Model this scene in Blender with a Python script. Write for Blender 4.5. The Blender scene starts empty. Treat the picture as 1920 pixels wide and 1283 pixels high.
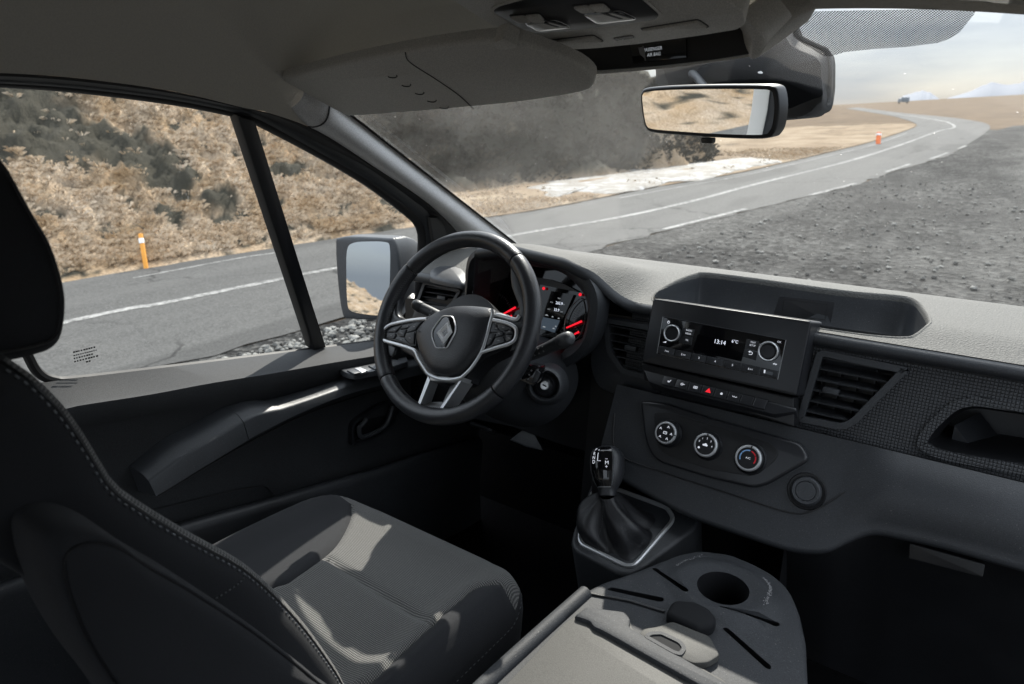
import bpy, bmesh, math, random
import numpy as np
from mathutils import Vector as V, Matrix, noise
from mathutils.geometry import tessellate_polygon, delaunay_2d_cdt
R = math.radians
S = bpy.context.scene
COL = S.collection

# ---------------------------------------------------------------- camera, sky, sun, exposure
YAW, PITCH, FPX = R(36.28), R(17.87), 1280.0
CAM = V((0.424, -0.932, 1.667))
cd = bpy.data.cameras.new('camera'); cam = bpy.data.objects.new('camera', cd); COL.objects.link(cam)
cam.location = CAM
cam.rotation_euler = (R(90) - PITCH, 0, YAW)
cd.sensor_width = 36; cd.lens = 36 * FPX / 1920
cd.clip_start = 0.02; cd.clip_end = 20000
cd.dof.use_dof = True; cd.dof.focus_distance = 1.25; cd.dof.aperture_fstop = 6.3
S.camera = cam
SUN_AZ, SUN_EL = -18.0, 42.0          # degrees: left of straight ahead, above the van
sv = V((math.sin(R(SUN_AZ)) * math.cos(R(SUN_EL)), math.cos(R(SUN_AZ)) * math.cos(R(SUN_EL)), math.sin(R(SUN_EL))))
sl = bpy.data.lights.new('sun', 'SUN'); so = bpy.data.objects.new('sun', sl); COL.objects.link(so)
sl.energy = 4.6; sl.angle = R(0.5); sl.color = (1.0, 0.94, 0.85)
so.rotation_euler = sv.to_track_quat('Z', 'Y').to_euler(); so.location = (0, 0, 30)
W = bpy.data.worlds.new('World'); S.world = W; W.use_nodes = True
wn, wl = W.node_tree.nodes, W.node_tree.links
sky = wn.new('ShaderNodeTexSky'); sky.sky_type = 'NISHITA'; sky.sun_disc = False
sky.sun_elevation = R(SUN_EL); sky.sun_rotation = R(SUN_AZ); sky.air_density = 1.0; sky.dust_density = 2.0
bg = wn['Background']; bg.inputs[1].default_value = 0.15
# thin high cloud mixed over the blue
tc = wn.new('ShaderNodeTexCoord'); mp = wn.new('ShaderNodeMapping'); mp.inputs['Scale'].default_value = (1.2, 1.2, 7.0)
nz = wn.new('ShaderNodeTexNoise'); nz.inputs['Scale'].default_value = 2.2; nz.inputs['Detail'].default_value = 6
rp = wn.new('ShaderNodeValToRGB'); rp.color_ramp.elements[0].position = 0.36; rp.color_ramp.elements[1].position = 0.66
rp.color_ramp.elements[0].color = (0.82, 0.82, 0.82, 1)
mx = wn.new('ShaderNodeMix'); mx.data_type = 'RGBA'
# cloud deck: dull towards the horizon, about three times brighter overhead
sx = wn.new('ShaderNodeSeparateXYZ'); cr_ = wn.new('ShaderNodeValToRGB'); e_ = cr_.color_ramp.elements
e_[0].position = 0.0; e_[0].color = (0.104, 0.110, 0.118, 1); e_[1].position = 0.75; e_[1].color = (1.0, 1.0, 1.0, 1)
k_ = e_.new(0.22); k_.color = (0.36, 0.37, 0.38, 1)
cs = wn.new('ShaderNodeMix'); cs.data_type = 'RGBA'; cs.blend_type = 'MULTIPLY'; cs.inputs['Factor'].default_value = 1.0; cs.inputs['B'].default_value = (9.6, 10.3, 11.2, 1)
wl.new(tc.outputs['Generated'], sx.inputs[0]); wl.new(sx.outputs[2], cr_.inputs[0]); wl.new(cr_.outputs[0], cs.inputs['A']); wl.new(cs.outputs['Result'], mx.inputs['B'])
wl.new(tc.outputs['Generated'], mp.inputs[0]); wl.new(mp.outputs[0], nz.inputs['Vector']); wl.new(nz.outputs[0], rp.inputs[0])
wl.new(rp.outputs[0], mx.inputs['Factor']); wl.new(sky.outputs[0], mx.inputs['A']); wl.new(mx.outputs['Result'], bg.inputs[0])
S.view_settings.view_transform = 'Standard'; S.view_settings.look = 'None'
S.view_settings.exposure = 1.0; S.view_settings.gamma = 1.0
S.render.engine = 'CYCLES'
cy = S.cycles
cy.use_denoising = True; cy.max_bounces = 10; cy.diffuse_bounces = 5; cy.glossy_bounces = 5
cy.transparent_max_bounces = 16; cy.caustics_reflective = False; cy.caustics_refractive = False
cy.sample_clamp_indirect = 6.0

# ---------------------------------------------------------------- photograph -> place: rays on real planes
_f = V((-math.sin(YAW) * math.cos(PITCH), math.cos(YAW) * math.cos(PITCH), -math.sin(PITCH)))
_r = V((math.cos(YAW), math.sin(YAW), 0)); _u = _r.cross(_f)
def ray(px, py): return _f + _r * ((px - 960) / FPX) - _u * ((py - 641.5) / FPX)
def on(px, py, n, d):
    n = V(n); D = ray(px, py); return CAM + D * ((d - n.dot(CAM)) / n.dot(D))
def X(px, py, x): return on(px, py, (1, 0, 0), x)
def Y(px, py, y): return on(px, py, (0, 1, 0), y)
def Z(px, py, z): return on(px, py, (0, 0, 1), z)
def many(fn, pts, *a): return [fn(p[0], p[1], *a) for p in pts]
class Fr:
    """a flat working frame: origin, two axes in the plane, n towards the viewer"""
    def __init__(s, o, ex, ey):
        s.o = V(o); s.ex = V(ex).normalized(); s.n = s.ex.cross(V(ey)).normalized(); s.ey = s.n.cross(s.ex)
    def pt(s, u, v, w=0.0): return s.o + s.ex * u + s.ey * v + s.n * w
    def uv(s, px, py, w=0.0):
        q = on(px, py, s.n, s.n.dot(s.o) + w) - s.o
        return (q.dot(s.ex), q.dot(s.ey))
    def uvs(s, pts, w=0.0): return [s.uv(p[0], p[1], w) for p in pts]
    def at(s, u, v, w=0.0): return Fr(s.pt(u, v, w), s.ex, s.ey)

# ---------------------------------------------------------------- curves and polygons
def cr(pts, n=6, closed=True):
    """Catmull-Rom through the points (tuples or Vectors)"""
    P = [V(p) for p in pts]; out = []; m = len(P)
    for i in range(m if closed else m - 1):
        p1, p2 = P[i], P[(i + 1) % m]
        p0 = P[i - 1] if (closed or i > 0) else p1 * 2 - p2
        p3 = P[(i + 2) % m] if (closed or i + 2 < m) else p2 * 2 - p1
        for k in range(n):
            t = k / n
            out.append(0.5 * ((2 * p1) + (p2 - p0) * t + (2 * p0 - 5 * p1 + 4 * p2 - p3) * t * t + (3 * p1 - p0 - 3 * p2 + p3) * t ** 3))
    if not closed: out.append(P[-1])
    return out
def rnd(pts, r, n=4):
    """polygon with rounded corners of radius r (2-D)"""
    P = [V((p[0], p[1])) for p in pts]; m = len(P); out = []
    for i in range(m):
        a, b, c = P[i - 1], P[i], P[(i + 1) % m]
        e1, e2 = (a - b), (c - b); l1, l2 = e1.length, e2.length
        rr = r[i] if isinstance(r, (list, tuple)) else r
        k = min(rr, l1 * 0.45, l2 * 0.45)
        p, q = b + e1 / l1 * k, b + e2 / l2 * k
        for j in range(n + 1):
            t = j / n; out.append((1 - t) ** 2 * p + 2 * t * (1 - t) * b + t * t * q)
    return out
def inset(pts, d):
    P = [V((p[0], p[1])) for p in pts]; m = len(P)
    area = sum(P[i - 1].x * P[i].y - P[i].x * P[i - 1].y for i in range(m)); s = 1 if area > 0 else -1
    out = []
    for i in range(m):
        e1 = (P[i] - P[i - 1]); e2 = (P[(i + 1) % m] - P[i])
        if e1.length < 1e-9: e1 = e2
        if e2.length < 1e-9: e2 = e1
        n1 = V((-e1.y, e1.x)).normalized(); n2 = V((-e2.y, e2.x)).normalized()
        b = n1 + n2
        if b.length < 1e-6: b = n1
        b.normalize(); k = max(0.4, b.dot(n1))
        out.append(P[i] + b * (s * d / k))
    return out
def rect(u0, v0, u1, v1): return [(u0, v0), (u1, v0), (u1, v1), (u0, v1)]
def circ(u, v, r, n=32, a0=0, a1=2 * math.pi, ry=None):
    full = abs(a1 - a0 - 2 * math.pi) < 1e-6
    return [(u + r * math.cos(a0 + (a1 - a0) * i / (n if full else n - 1)), v + (ry or r) * math.sin(a0 + (a1 - a0) * i / (n if full else n - 1))) for i in range(n)]
def lerp(a, b, t): return a + (b - a) * t
def interp(x, xs, ys): return float(np.interp(x, xs, ys))
def sst(a, b, x):
    t = min(1, max(0, (x - a) / (b - a))); return t * t * (3 - 2 * t)

# ---------------------------------------------------------------- mesh builder and objects
LOC = {}
class MB:
    def __init__(s): s.v = []; s.f = []; s.m = []; s.cm = 0
    def vert(s, p): s.v.append(V(p).to_3d()); return len(s.v) - 1
    def face(s, ids): s.f.append(tuple(ids)); s.m.append(s.cm)
    def grid(s, rows, cu=False, cv=False, flip=False):
        idx = [[s.vert(p) for p in r] for r in rows]; nr, nc = len(idx), len(idx[0])
        for i in range(nr if cv else nr - 1):
            for j in range(nc if cu else nc - 1):
                a, b, c, d = idx[i][j], idx[i][(j + 1) % nc], idx[(i + 1) % nr][(j + 1) % nc], idx[(i + 1) % nr][j]
                s.face((d, c, b, a) if flip else (a, b, c, d))
        return idx
    def cap(s, ids):
        pts = [s.v[i] for i in ids]
        for t in tessellate_polygon([pts]): s.face([ids[k] for k in t])
    def prism(s, fr, pts, w0, w1, bev=0.0, seg=2, back=True, taper=0.0, holes=None):
        """outline pts (u, v) pushed from depth w0 to w1 along the frame normal, front edge bevelled"""
        if isinstance(fr, Fr): P = lambda p, w: fr.pt(p[0], p[1], w)
        else: P = fr
        m = len(pts); rings = [(pts, w0)]
        if bev > 0:
            for k in range(seg + 1):
                a = k / seg * math.pi / 2
                rings.append((inset(pts, taper + bev * (1 - math.cos(a))), w1 - bev * (1 - math.sin(a)) * (1 if w1 >= w0 else -1)))
        else: rings.append((inset(pts, taper) if taper else pts, w1))
        ids = s.grid([[P(p, w) for p in r] for r, w in rings], cu=True)
        s.cap(ids[-1])
        if back: s.cap(ids[0])
    def frame(s, fr, outer, inner, w0, w1, w2=None):
        """flat ring between two outlines of equal length; w1 front depth, w2 depth of the inner back edge"""
        w2 = w0 if w2 is None else w2
        s.grid([[fr.pt(p[0], p[1], w) for p in o] for o, w in ((outer, w0), (outer, w1), (inner, w1), (inner, w2))], cu=True)
    def tube(s, path, r, seg=8, closed=False, caps=True, up=None, flat=1.0):
        P = [V(p) for p in path]; m = len(P); rings = []
        T = []
        for i in range(m):
            a = P[i - 1] if (i > 0 or closed) else P[i]; b = P[(i + 1) % m] if (i < m - 1 or closed) else P[i]
            t = (b - a); T.append(t.normalized() if t.length > 1e-9 else V((0, 0, 1)))
        N = V(up) if up is not None else T[0].orthogonal()
        for i in range(m):
            if up is not None: N = V(up)
            n = (N - T[i] * N.dot(T[i]))
            if n.length < 1e-6: n = T[i].orthogonal()
            n.normalize(); N = n; b = T[i].cross(n)
            ri = r[i] if isinstance(r, (list, tuple)) else r
            rings.append([P[i] + n * (ri * flat * math.cos(2 * math.pi * k / seg)) + b * (ri * math.sin(2 * math.pi * k / seg)) for k in range(seg)])
        ids = s.grid(rings, cu=True, cv=closed)
        if caps and not closed: s.cap(ids[0]); s.cap(ids[-1])
    def lathe(s, fr, prof, n=32, caps=True, u=0, v=0):
        rows = [[fr.pt(u + r * math.cos(2 * math.pi * k / n), v + r * math.sin(2 * math.pi * k / n), w) for k in range(n)] for r, w in prof]
        ids = s.grid(rows, cu=True)
        if caps:
            if prof[-1][0] > 1e-5: s.cap(ids[-1])
            if prof[0][0] > 1e-5: s.cap(ids[0])
    def box(s, fr, u0, v0, w0, u1, v1, w1, bev=0.0):
        s.prism(fr, rect(u0, v0, u1, v1), w0, w1, bev)
    def text(s, fr, txt, u, v, h, w=0.0004, rot=0.0, sx=1.0, align='CENTER'):
        cu = bpy.data.curves.new('t', 'FONT'); cu.body = txt; cu.size = h / 0.7; cu.align_x = align; cu.align_y = 'CENTER'
        cu.resolution_u = 3
        ob = bpy.data.objects.new('t', cu); me = ob.to_mesh()
        c, sn = math.cos(rot), math.sin(rot); base = len(s.v)
        for q in me.vertices:
            a, b = q.co.x * sx, q.co.y; s.v.append(fr.pt(u + a * c - b * sn, v + a * sn + b * c, w))
        for p in me.polygons: s.face([base + i for i in p.vertices])
        ob.to_mesh_clear(); bpy.data.objects.remove(ob); bpy.data.curves.remove(cu)
    def build(s, name, mat, parent=None, sharp=32, loc=None, label=None, cat=None, group=None, kind=None, recalc=True):
        l = V(LOC[parent.name]) if parent is not None else V(loc or (0, 0, 0))
        me = bpy.data.meshes.new(name)
        me.from_pydata([tuple(p - l) for p in s.v], [], s.f)
        mats = mat if isinstance(mat, (list, tuple)) else [mat]
        for q in mats: me.materials.append(q)
        if len(mats) > 1: me.polygons.foreach_set('material_index', s.m)
        if recalc:
            bm = bmesh.new(); bm.from_mesh(me); bmesh.ops.remove_doubles(bm, verts=bm.verts, dist=1e-6)
            bmesh.ops.recalc_face_normals(bm, faces=bm.faces); bm.to_mesh(me); bm.free()
        me.polygons.foreach_set('use_smooth', [True] * len(me.polygons))
        me.set_sharp_from_angle(angle=R(sharp))
        me.update()
        o = bpy.data.objects.new(name, me); COL.objects.link(o)
        LOC[o.name] = tuple(l)
        if parent is not None: o.parent = parent
        else: o.location = l
        if label: o['label'] = label
        if cat: o['category'] = cat
        if group: o['group'] = group
        if kind: o['kind'] = kind
        return o
def thing(name, label, cat, loc=(0, 0, 0), group=None):
    o = bpy.data.objects.new(name, None); COL.objects.link(o); o.location = loc; o.empty_display_size = 0.05
    o['label'] = label; o['category'] = cat; LOC[o.name] = tuple(loc)
    if group: o['group'] = group
    return o
# ---------------------------------------------------------------- materials (all procedural)
MATS = {}
def newmat(name):
    m = bpy.data.materials.new(name); m.use_nodes = True; nt = m.node_tree
    return m, nt, nt.nodes['Principled BSDF']
def N(nt, t, **k):
    n = nt.nodes.new('ShaderNode' + t)
    for a, b in k.items(): setattr(n, a, b)
    return n
def MATH(nt, op, a, b=None, c=None):
    n = N(nt, 'Math', operation=op)
    for i, q in enumerate((a, b, c)):
        if q is None: continue
        if isinstance(q, (int, float)): n.inputs[i].default_value = q
        else: nt.links.new(q, n.inputs[i])
    return n.outputs[0]
def MIXC(nt, f, a, b):
    n = N(nt, 'Mix', data_type='RGBA')
    if isinstance(f, (int, float)): n.inputs['Factor'].default_value = f
    else: nt.links.new(f, n.inputs['Factor'])
    for k, q in (('A', a), ('B', b)):
        if isinstance(q, tuple): n.inputs[k].default_value = (*q[:3], 1)
        else: nt.links.new(q, n.inputs[k])
    return n.outputs['Result']
def RAMP(nt, f, stops):
    n = N(nt, 'ValToRGB'); e = n.color_ramp.elements
    while len(e) < len(stops): e.new(0.5)
    for i, (p, c) in enumerate(stops):
        e[i].position = p; e[i].color = (*c, 1) if isinstance(c, tuple) else (c, c, c, 1)
    nt.links.new(f, n.inputs[0]); return n.outputs[0]
def coords(nt, scale=1.0, kind='Object', rot=None):
    t = N(nt, 'TexCoord'); m = N(nt, 'Mapping')
    m.inputs['Scale'].default_value = scale if isinstance(scale, tuple) else (scale,) * 3
    if rot: m.inputs['Rotation'].default_value = rot
    nt.links.new(t.outputs[kind], m.inputs[0]); return m.outputs[0]
def NOISE(nt, vec, scale, detail=3, rough=0.5, out=0):
    n = N(nt, 'TexNoise'); n.inputs['Scale'].default_value = scale; n.inputs['Detail'].default_value = detail; n.inputs['Roughness'].default_value = rough
    nt.links.new(vec, n.inputs['Vector']); return n.outputs[out]
def VORO(nt, vec, scale, out='Distance', feature='F1', rand=1.0):
    n = N(nt, 'TexVoronoi', feature=feature); n.inputs['Scale'].default_value = scale; n.inputs['Randomness'].default_value = rand
    nt.links.new(vec, n.inputs['Vector']); return n.outputs[out]
def BUMP(nt, b, h, strength, dist):
    n = N(nt, 'Bump'); n.inputs['Strength'].default_value = strength; n.inputs['Distance'].default_value = dist
    nt.links.new(h, n.inputs['Height']); nt.links.new(n.outputs[0], b.inputs['Normal']); return n
def plain(name, col, rough=0.5, metal=0.0, spec=0.5, coat=0.0, grain=None, gs=0.25, var=0.0, sheen=0.0, dust=0.0):
    m, nt, b = newmat(name)
    b.inputs['Base Color'].default_value = (*col, 1); b.inputs['Roughness'].default_value = rough
    b.inputs['Metallic'].default_value = metal; b.inputs['Specular IOR Level'].default_value = spec
    b.inputs['Coat Weight'].default_value = coat
    if sheen: b.inputs['Sheen Weight'].default_value = sheen; b.inputs['Sheen Roughness'].default_value = 0.4
    c = coords(nt)
    if grain:
        gr = VORO(nt, c, grain * 0.7, feature='SMOOTH_F1'); BUMP(nt, b, gr, gs, 0.0008)
    if var:
        k = NOISE(nt, c, 9, 4); d = MIXC(nt, RAMP(nt, k, [(0.3, 0.0), (0.75, 1.0)]), tuple(q * (1 - var) for q in col), tuple(min(1, q * (1 + var)) for q in col))
        if grain:
            fn = NOISE(nt, c, grain * 0.45, 2, 0.7); d = MIXC(nt, RAMP(nt, fn, [(0.38, 0.5), (0.62, 0.0)]), d, tuple(q * 0.35 for q in col))
        if dust:
            sp = RAMP(nt, NOISE(nt, c, 420, 1), [(0.70, 0.0), (0.76, 1.0)])
            d = MIXC(nt, MATH(nt, 'MULTIPLY', sp, dust), d, (0.25, 0.24, 0.22))
        nt.links.new(d, b.inputs['Base Color'])
        nt.links.new(MATH(nt, 'MULTIPLY_ADD', k, 0.16, rough - 0.08), b.inputs['Roughness'])
    return m
def emis(name, col, s):
    m, nt, b = newmat(name); b.inputs['Base Color'].default_value = (0.01, 0.01, 0.01, 1)
    b.inputs['Emission Color'].default_value = (*col, 1); b.inputs['Emission Strength'].default_value = s; return m
M = MATS
M['plastic'] = plain('charcoal_plastic', (0.037, 0.040, 0.045), 0.44, spec=0.5, grain=1300, gs=0.35, var=0.14, dust=0.25)
M['plastic_mid'] = plain('grey_plastic', (0.052, 0.056, 0.062), 0.42, grain=1300, gs=0.35, var=0.12, dust=0.25)
M['plastic_deep'] = plain('black_plastic', (0.011, 0.0115, 0.0132), 0.40, grain=1500, gs=0.25, var=0.12)
M['plastic_smooth'] = plain('satin_black_plastic', (0.019, 0.020, 0.023), 0.34, var=0.1)
M['gloss'] = plain('gloss_black', (0.005, 0.005, 0.006), 0.07, coat=0.3)
M['screen'] = plain('display_glass', (0.003, 0.003, 0.004), 0.05)
M['rubber'] = plain('rubber_seal', (0.012, 0.012, 0.013), 0.6, var=0.15)
M['leather'] = plain('black_leather', (0.033, 0.035, 0.040), 0.36, grain=900, gs=0.45, var=0.12)
M['boot'] = plain('soft_leather', (0.018, 0.0185, 0.021), 0.42, grain=1000, gs=0.5, var=0.12)
M['thread'] = plain('grey_thread', (0.20, 0.21, 0.22), 0.8)
M['thread_dark'] = plain('dark_thread', (0.10, 0.102, 0.108), 0.8)
M['silver'] = plain('satin_silver', (0.55, 0.56, 0.57), 0.36, metal=0.55, var=0.06)
M['chrome'] = plain('chrome', (0.78, 0.79, 0.80), 0.08, metal=1.0)
M['steel'] = plain('lock_steel', (0.55, 0.55, 0.54), 0.28, metal=0.9)
M['white'] = emis('backlit_print', (0.85, 0.90, 1.0), 0.40)
M['grey_print'] = plain('grey_print', (0.22, 0.22, 0.225), 0.6)
M['red'] = plain('red_print', (0.65, 0.02, 0.03), 0.5)
M['blue'] = plain('blue_print', (0.25, 0.45, 0.75), 0.5)
M['lit_white'] = emis('lit_display_text', (0.80, 0.86, 1.0), 0.62)
M['lit_blue'] = emis('lit_display_panel', (0.20, 0.28, 0.38), 0.10)
M['lit_dim'] = emis('dim_display_text', (0.7, 0.75, 0.8), 0.22)
M['lit_red'] = emis('lit_red', (1.0, 0.012, 0.03), 0.55)
M['badge'] = plain('badge_chrome', (0.92, 0.93, 0.94), 0.25, metal=0.1)
M['sill'] = plain('matt_door_plastic', (0.046, 0.048, 0.051), 0.72, spec=0.25, grain=1300, gs=0.35, var=0.12)
M['tray'] = plain('slate_tray_plastic', (0.040, 0.043, 0.048), 0.62, spec=0.3, grain=1100, gs=0.4, var=0.15, dust=0.4)
M['matt'] = plain('matt_black_plastic', (0.010, 0.0105, 0.012), 0.75, spec=0.2, var=0.1)
M['mirror'] = plain('mirror_silver', (0.86, 0.88, 0.90), 0.0, metal=1.0)
M['trim'] = plain('pale_pillar_trim', (0.74, 0.74, 0.745), 0.38, grain=1300, gs=0.2, var=0.05)
M['console'] = plain('warm_grey_plastic', (0.58, 0.56, 0.52), 0.48, grain=1400, gs=0.25, var=0.06)
M['visor'] = plain('visor_vinyl', (0.58, 0.56, 0.515), 0.55, grain=1500, gs=0.25, var=0.05)
M['paint'] = plain('silver_paint', (0.36, 0.38, 0.40), 0.3, metal=0.3, coat=0.6)
M['lens'] = plain('lamp_lens', (0.80, 0.80, 0.78), 0.18, coat=0.5)
M['panel'] = plain('grey_seat_panel', (0.078, 0.077, 0.072), 0.6, spec=0.3, grain=1400, gs=0.2, var=0.08)
M['carpet'] = plain('black_carpet', (0.006, 0.006, 0.0065), 0.95, spec=0.02, grain=350, gs=0.8, var=0.2)
M['orange'] = plain('orange_plastic', (0.75, 0.16, 0.03), 0.5, var=0.1)
M['yellow'] = plain('amber_plastic', (0.72, 0.30, 0.03), 0.5, var=0.1)

def mk_dash():
    m, nt, b = newmat('grained_dash_skin'); c = coords(nt)
    v = VORO(nt, c, 380, feature='SMOOTH_F1'); k = NOISE(nt, c, 260, 3, 0.7)
    col = MIXC(nt, k, (0.054, 0.0538, 0.0515), (0.120, 0.119, 0.113))
    sp = RAMP(nt, NOISE(nt, c, 460, 1), [(0.70, 0.0), (0.77, 1.0)])
    col = MIXC(nt, MATH(nt, 'MULTIPLY', sp, 0.35), col, (0.4, 0.39, 0.36))
    nt.links.new(col, b.inputs['Base Color']); b.inputs['Roughness'].default_value = 0.75; b.inputs['Specular IOR Level'].default_value = 0.25
    BUMP(nt, b, v, 0.9, 0.0016); return m
M['dash'] = mk_dash()
def mk_grid():
    """small embossed squares"""
    m, nt, b = newmat('embossed_square_plastic'); c = coords(nt, 1 / 0.0052)
    s = N(nt, 'SeparateXYZ'); nt.links.new(c, s.inputs[0])
    def tri(o):
        q = MATH(nt, 'FRACT', o); q = MATH(nt, 'ABSOLUTE', MATH(nt, 'SUBTRACT', q, 0.5))
        return RAMP(nt, q, [(0.30, 1.0), (0.46, 0.0)])
    h = MATH(nt, 'MULTIPLY', tri(s.outputs[0]), tri(s.outputs[2]))
    nt.links.new(MIXC(nt, h, (0.018, 0.019, 0.021), (0.056, 0.059, 0.064)), b.inputs['Base Color'])
    b.inputs['Roughness'].default_value = 0.45; BUMP(nt, b, h, 1.0, 0.0012); return m
M['grid'] = mk_grid()
def mk_cloth():
    m, nt, b = newmat('black_seat_cloth'); c = coords(nt)
    w = NOISE(nt, c, 900, 2); k = NOISE(nt, c, 6, 3)
    d = MIXC(nt, k, (0.017, 0.0176, 0.0198), (0.026, 0.027, 0.030))
    d = MIXC(nt, MATH(nt, 'MULTIPLY', w, 0.5), d, (0.034, 0.0355, 0.039))
    nt.links.new(d, b.inputs['Base Color']); b.inputs['Roughness'].default_value = 0.9; b.inputs['Specular IOR Level'].default_value = 0.2
    b.inputs['Sheen Weight'].default_value = 0.04; b.inputs['Sheen Roughness'].default_value = 0.5
    BUMP(nt, b, w, 0.5, 0.0008); return m
M['cloth'] = mk_cloth()
def mk_weave(name, ax):
    """woven mesh: offset rows of pale threads over a dark ground, on two object axes"""
    m, nt, b = newmat(name); c = coords(nt)
    s = N(nt, 'SeparateXYZ'); nt.links.new(c, s.inputs[0]); u, v = s.outputs[ax[0]], s.outputs[ax[1]]
    p = 2 * math.pi / 0.0052
    a = MATH(nt, 'SINE', MATH(nt, 'MULTIPLY', MATH(nt, 'ADD', u, v), p)); d = MATH(nt, 'SINE', MATH(nt, 'MULTIPLY', MATH(nt, 'SUBTRACT', u, MATH(nt, 'MULTIPLY', v, 0.6)), p))
    h = MATH(nt, 'MULTIPLY_ADD', MATH(nt, 'MULTIPLY', a, d), 0.5, 0.5)
    f = RAMP(nt, h, [(0.35, 0.0), (0.8, 1.0)]); k = NOISE(nt, c, 300, 2)
    col = MIXC(nt, f, (0.020, 0.021, 0.0235), (0.27, 0.265, 0.25)); col = MIXC(nt, MATH(nt, 'MULTIPLY', k, 0.5), col, (0.06, 0.06, 0.06))
    nt.links.new(col, b.inputs['Base Color']); b.inputs['Roughness'].default_value = 0.85; b.inputs['Specular IOR Level'].default_value = 0.25
    b.inputs['Sheen Weight'].default_value = 0.1
    BUMP(nt, b, h, 0.7, 0.0010); return m
M['weave'] = mk_weave('woven_seat_cloth', (0, 1)); M['weave_up'] = mk_weave('woven_back_cloth', (0, 2))
def mk_head():
    m, nt, b = newmat('headliner_felt'); c = coords(nt)
    k = NOISE(nt, c, 380, 3, 0.7); q = NOISE(nt, c, 3, 3)
    d = MIXC(nt, k, (0.46, 0.44, 0.395), (0.66, 0.635, 0.58)); d = MIXC(nt, MATH(nt, 'MULTIPLY', q, 0.3), d, (0.48, 0.46, 0.415))
    nt.links.new(d, b.inputs['Base Color']); b.inputs['Roughness'].default_value = 0.95; b.inputs['Specular IOR Level'].default_value = 0.1
    BUMP(nt, b, k, 0.5, 0.002); return m
M['head'] = mk_head()
def mk_glass(name, dust=0.0, tint=(0.93, 0.95, 0.95), refl=1.0):
    m = bpy.data.materials.new(name); m.use_nodes = True; nt = m.node_tree; nt.nodes.clear()
    o = N(nt, 'OutputMaterial'); t = N(nt, 'BsdfTransparent'); t.inputs[0].default_value = (*tint, 1)
    g = N(nt, 'BsdfGlossy'); g.inputs['Roughness'].default_value = 0.0; g.inputs['Color'].default_value = (refl, refl, refl, 1)
    fr = N(nt, 'Fresnel'); ge = N(nt, 'NewGeometry')
    nt.links.new(MATH(nt, 'MULTIPLY_ADD', ge.outputs['Backfacing'], 1 / 1.5 - 1.5, 1.5), fr.inputs[0])   # same reflection from both sides of the pane
    mx = N(nt, 'MixShader'); nt.links.new(fr.outputs[0], mx.inputs[0]); nt.links.new(t.outputs[0], mx.inputs[1]); nt.links.new(g.outputs[0], mx.inputs[2])
    last = mx.outputs[0]
    if dust:
        c = coords(nt); d = N(nt, 'BsdfTranslucent'); d.inputs[0].default_value = (0.8, 0.78, 0.74, 1)
        spk = RAMP(nt, VORO(nt, c, 62), [(0.04, 1.0), (0.075, 0.0)])
        sel = RAMP(nt, NOISE(nt, c, 26, 1), [(0.50, 0.0), (0.62, 1.0)])
        film = RAMP(nt, NOISE(nt, c, 5, 4), [(0.3, 0.2), (0.8, 1.0)])
        # the wipers leave an unswept, dirtier corner on the driver's side
        s3 = N(nt, 'SeparateXYZ'); nt.links.new(c, s3.inputs[0]); pv = N(nt, 'VectorMath', operation='DISTANCE'); nt.links.new(c, pv.inputs[0]); pv.inputs[1].default_value = (0.16, 0.80, 1.34)
        uns = RAMP(nt, MATH(nt, 'ADD', pv.outputs['Value'], MATH(nt, 'MULTIPLY', NOISE(nt, c, 7, 2), 0.01)), [(0.585, 0.0), (0.592, 1.0)])
        film = MATH(nt, 'MULTIPLY', film, MATH(nt, 'MULTIPLY_ADD', uns, 1.1, 0.6))
        fac = MATH(nt, 'MULTIPLY_ADD', MATH(nt, 'MULTIPLY', spk, sel), 0.5, MATH(nt, 'MULTIPLY', film, dust))
        m2 = N(nt, 'MixShader'); nt.links.new(fac, m2.inputs[0]); nt.links.new(last, m2.inputs[1]); nt.links.new(d.outputs[0], m2.inputs[2]); last = m2.outputs[0]
    nt.links.new(last, o.inputs[0]); return m
M['windscreen'] = mk_glass('windscreen_glass', 0.022)
M['glass'] = mk_glass('door_glass', 0.0)
def mk_frit():
    m = bpy.data.materials.new('dotted_frit'); m.use_nodes = True; nt = m.node_tree; nt.nodes.clear()
    o = N(nt, 'OutputMaterial'); t = N(nt, 'BsdfTransparent'); b = N(nt, 'BsdfDiffuse'); b.inputs[0].default_value = (0.012, 0.012, 0.012, 1)
    s = N(nt, 'SeparateXYZ'); nt.links.new(coords(nt, 1 / 0.0025, rot=(0, 0, R(45))), s.inputs[0])
    a = MATH(nt, 'SINE', MATH(nt, 'MULTIPLY', s.outputs[0], 2 * math.pi)); d = MATH(nt, 'SINE', MATH(nt, 'MULTIPLY', s.outputs[1], 2 * math.pi))
    f = RAMP(nt, MATH(nt, 'MULTIPLY_ADD', MATH(nt, 'ADD', a, d), 0.25, 0.5), [(0.40, 0.0), (0.50, 1.0)])
    mx = N(nt, 'MixShader'); nt.links.new(f, mx.inputs[0]); nt.links.new(t.outputs[0], mx.inputs[1]); nt.links.new(b.outputs[0], mx.inputs[2]); nt.links.new(mx.outputs[0], o.inputs[0]); return m
M['frit'] = mk_frit()
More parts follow.
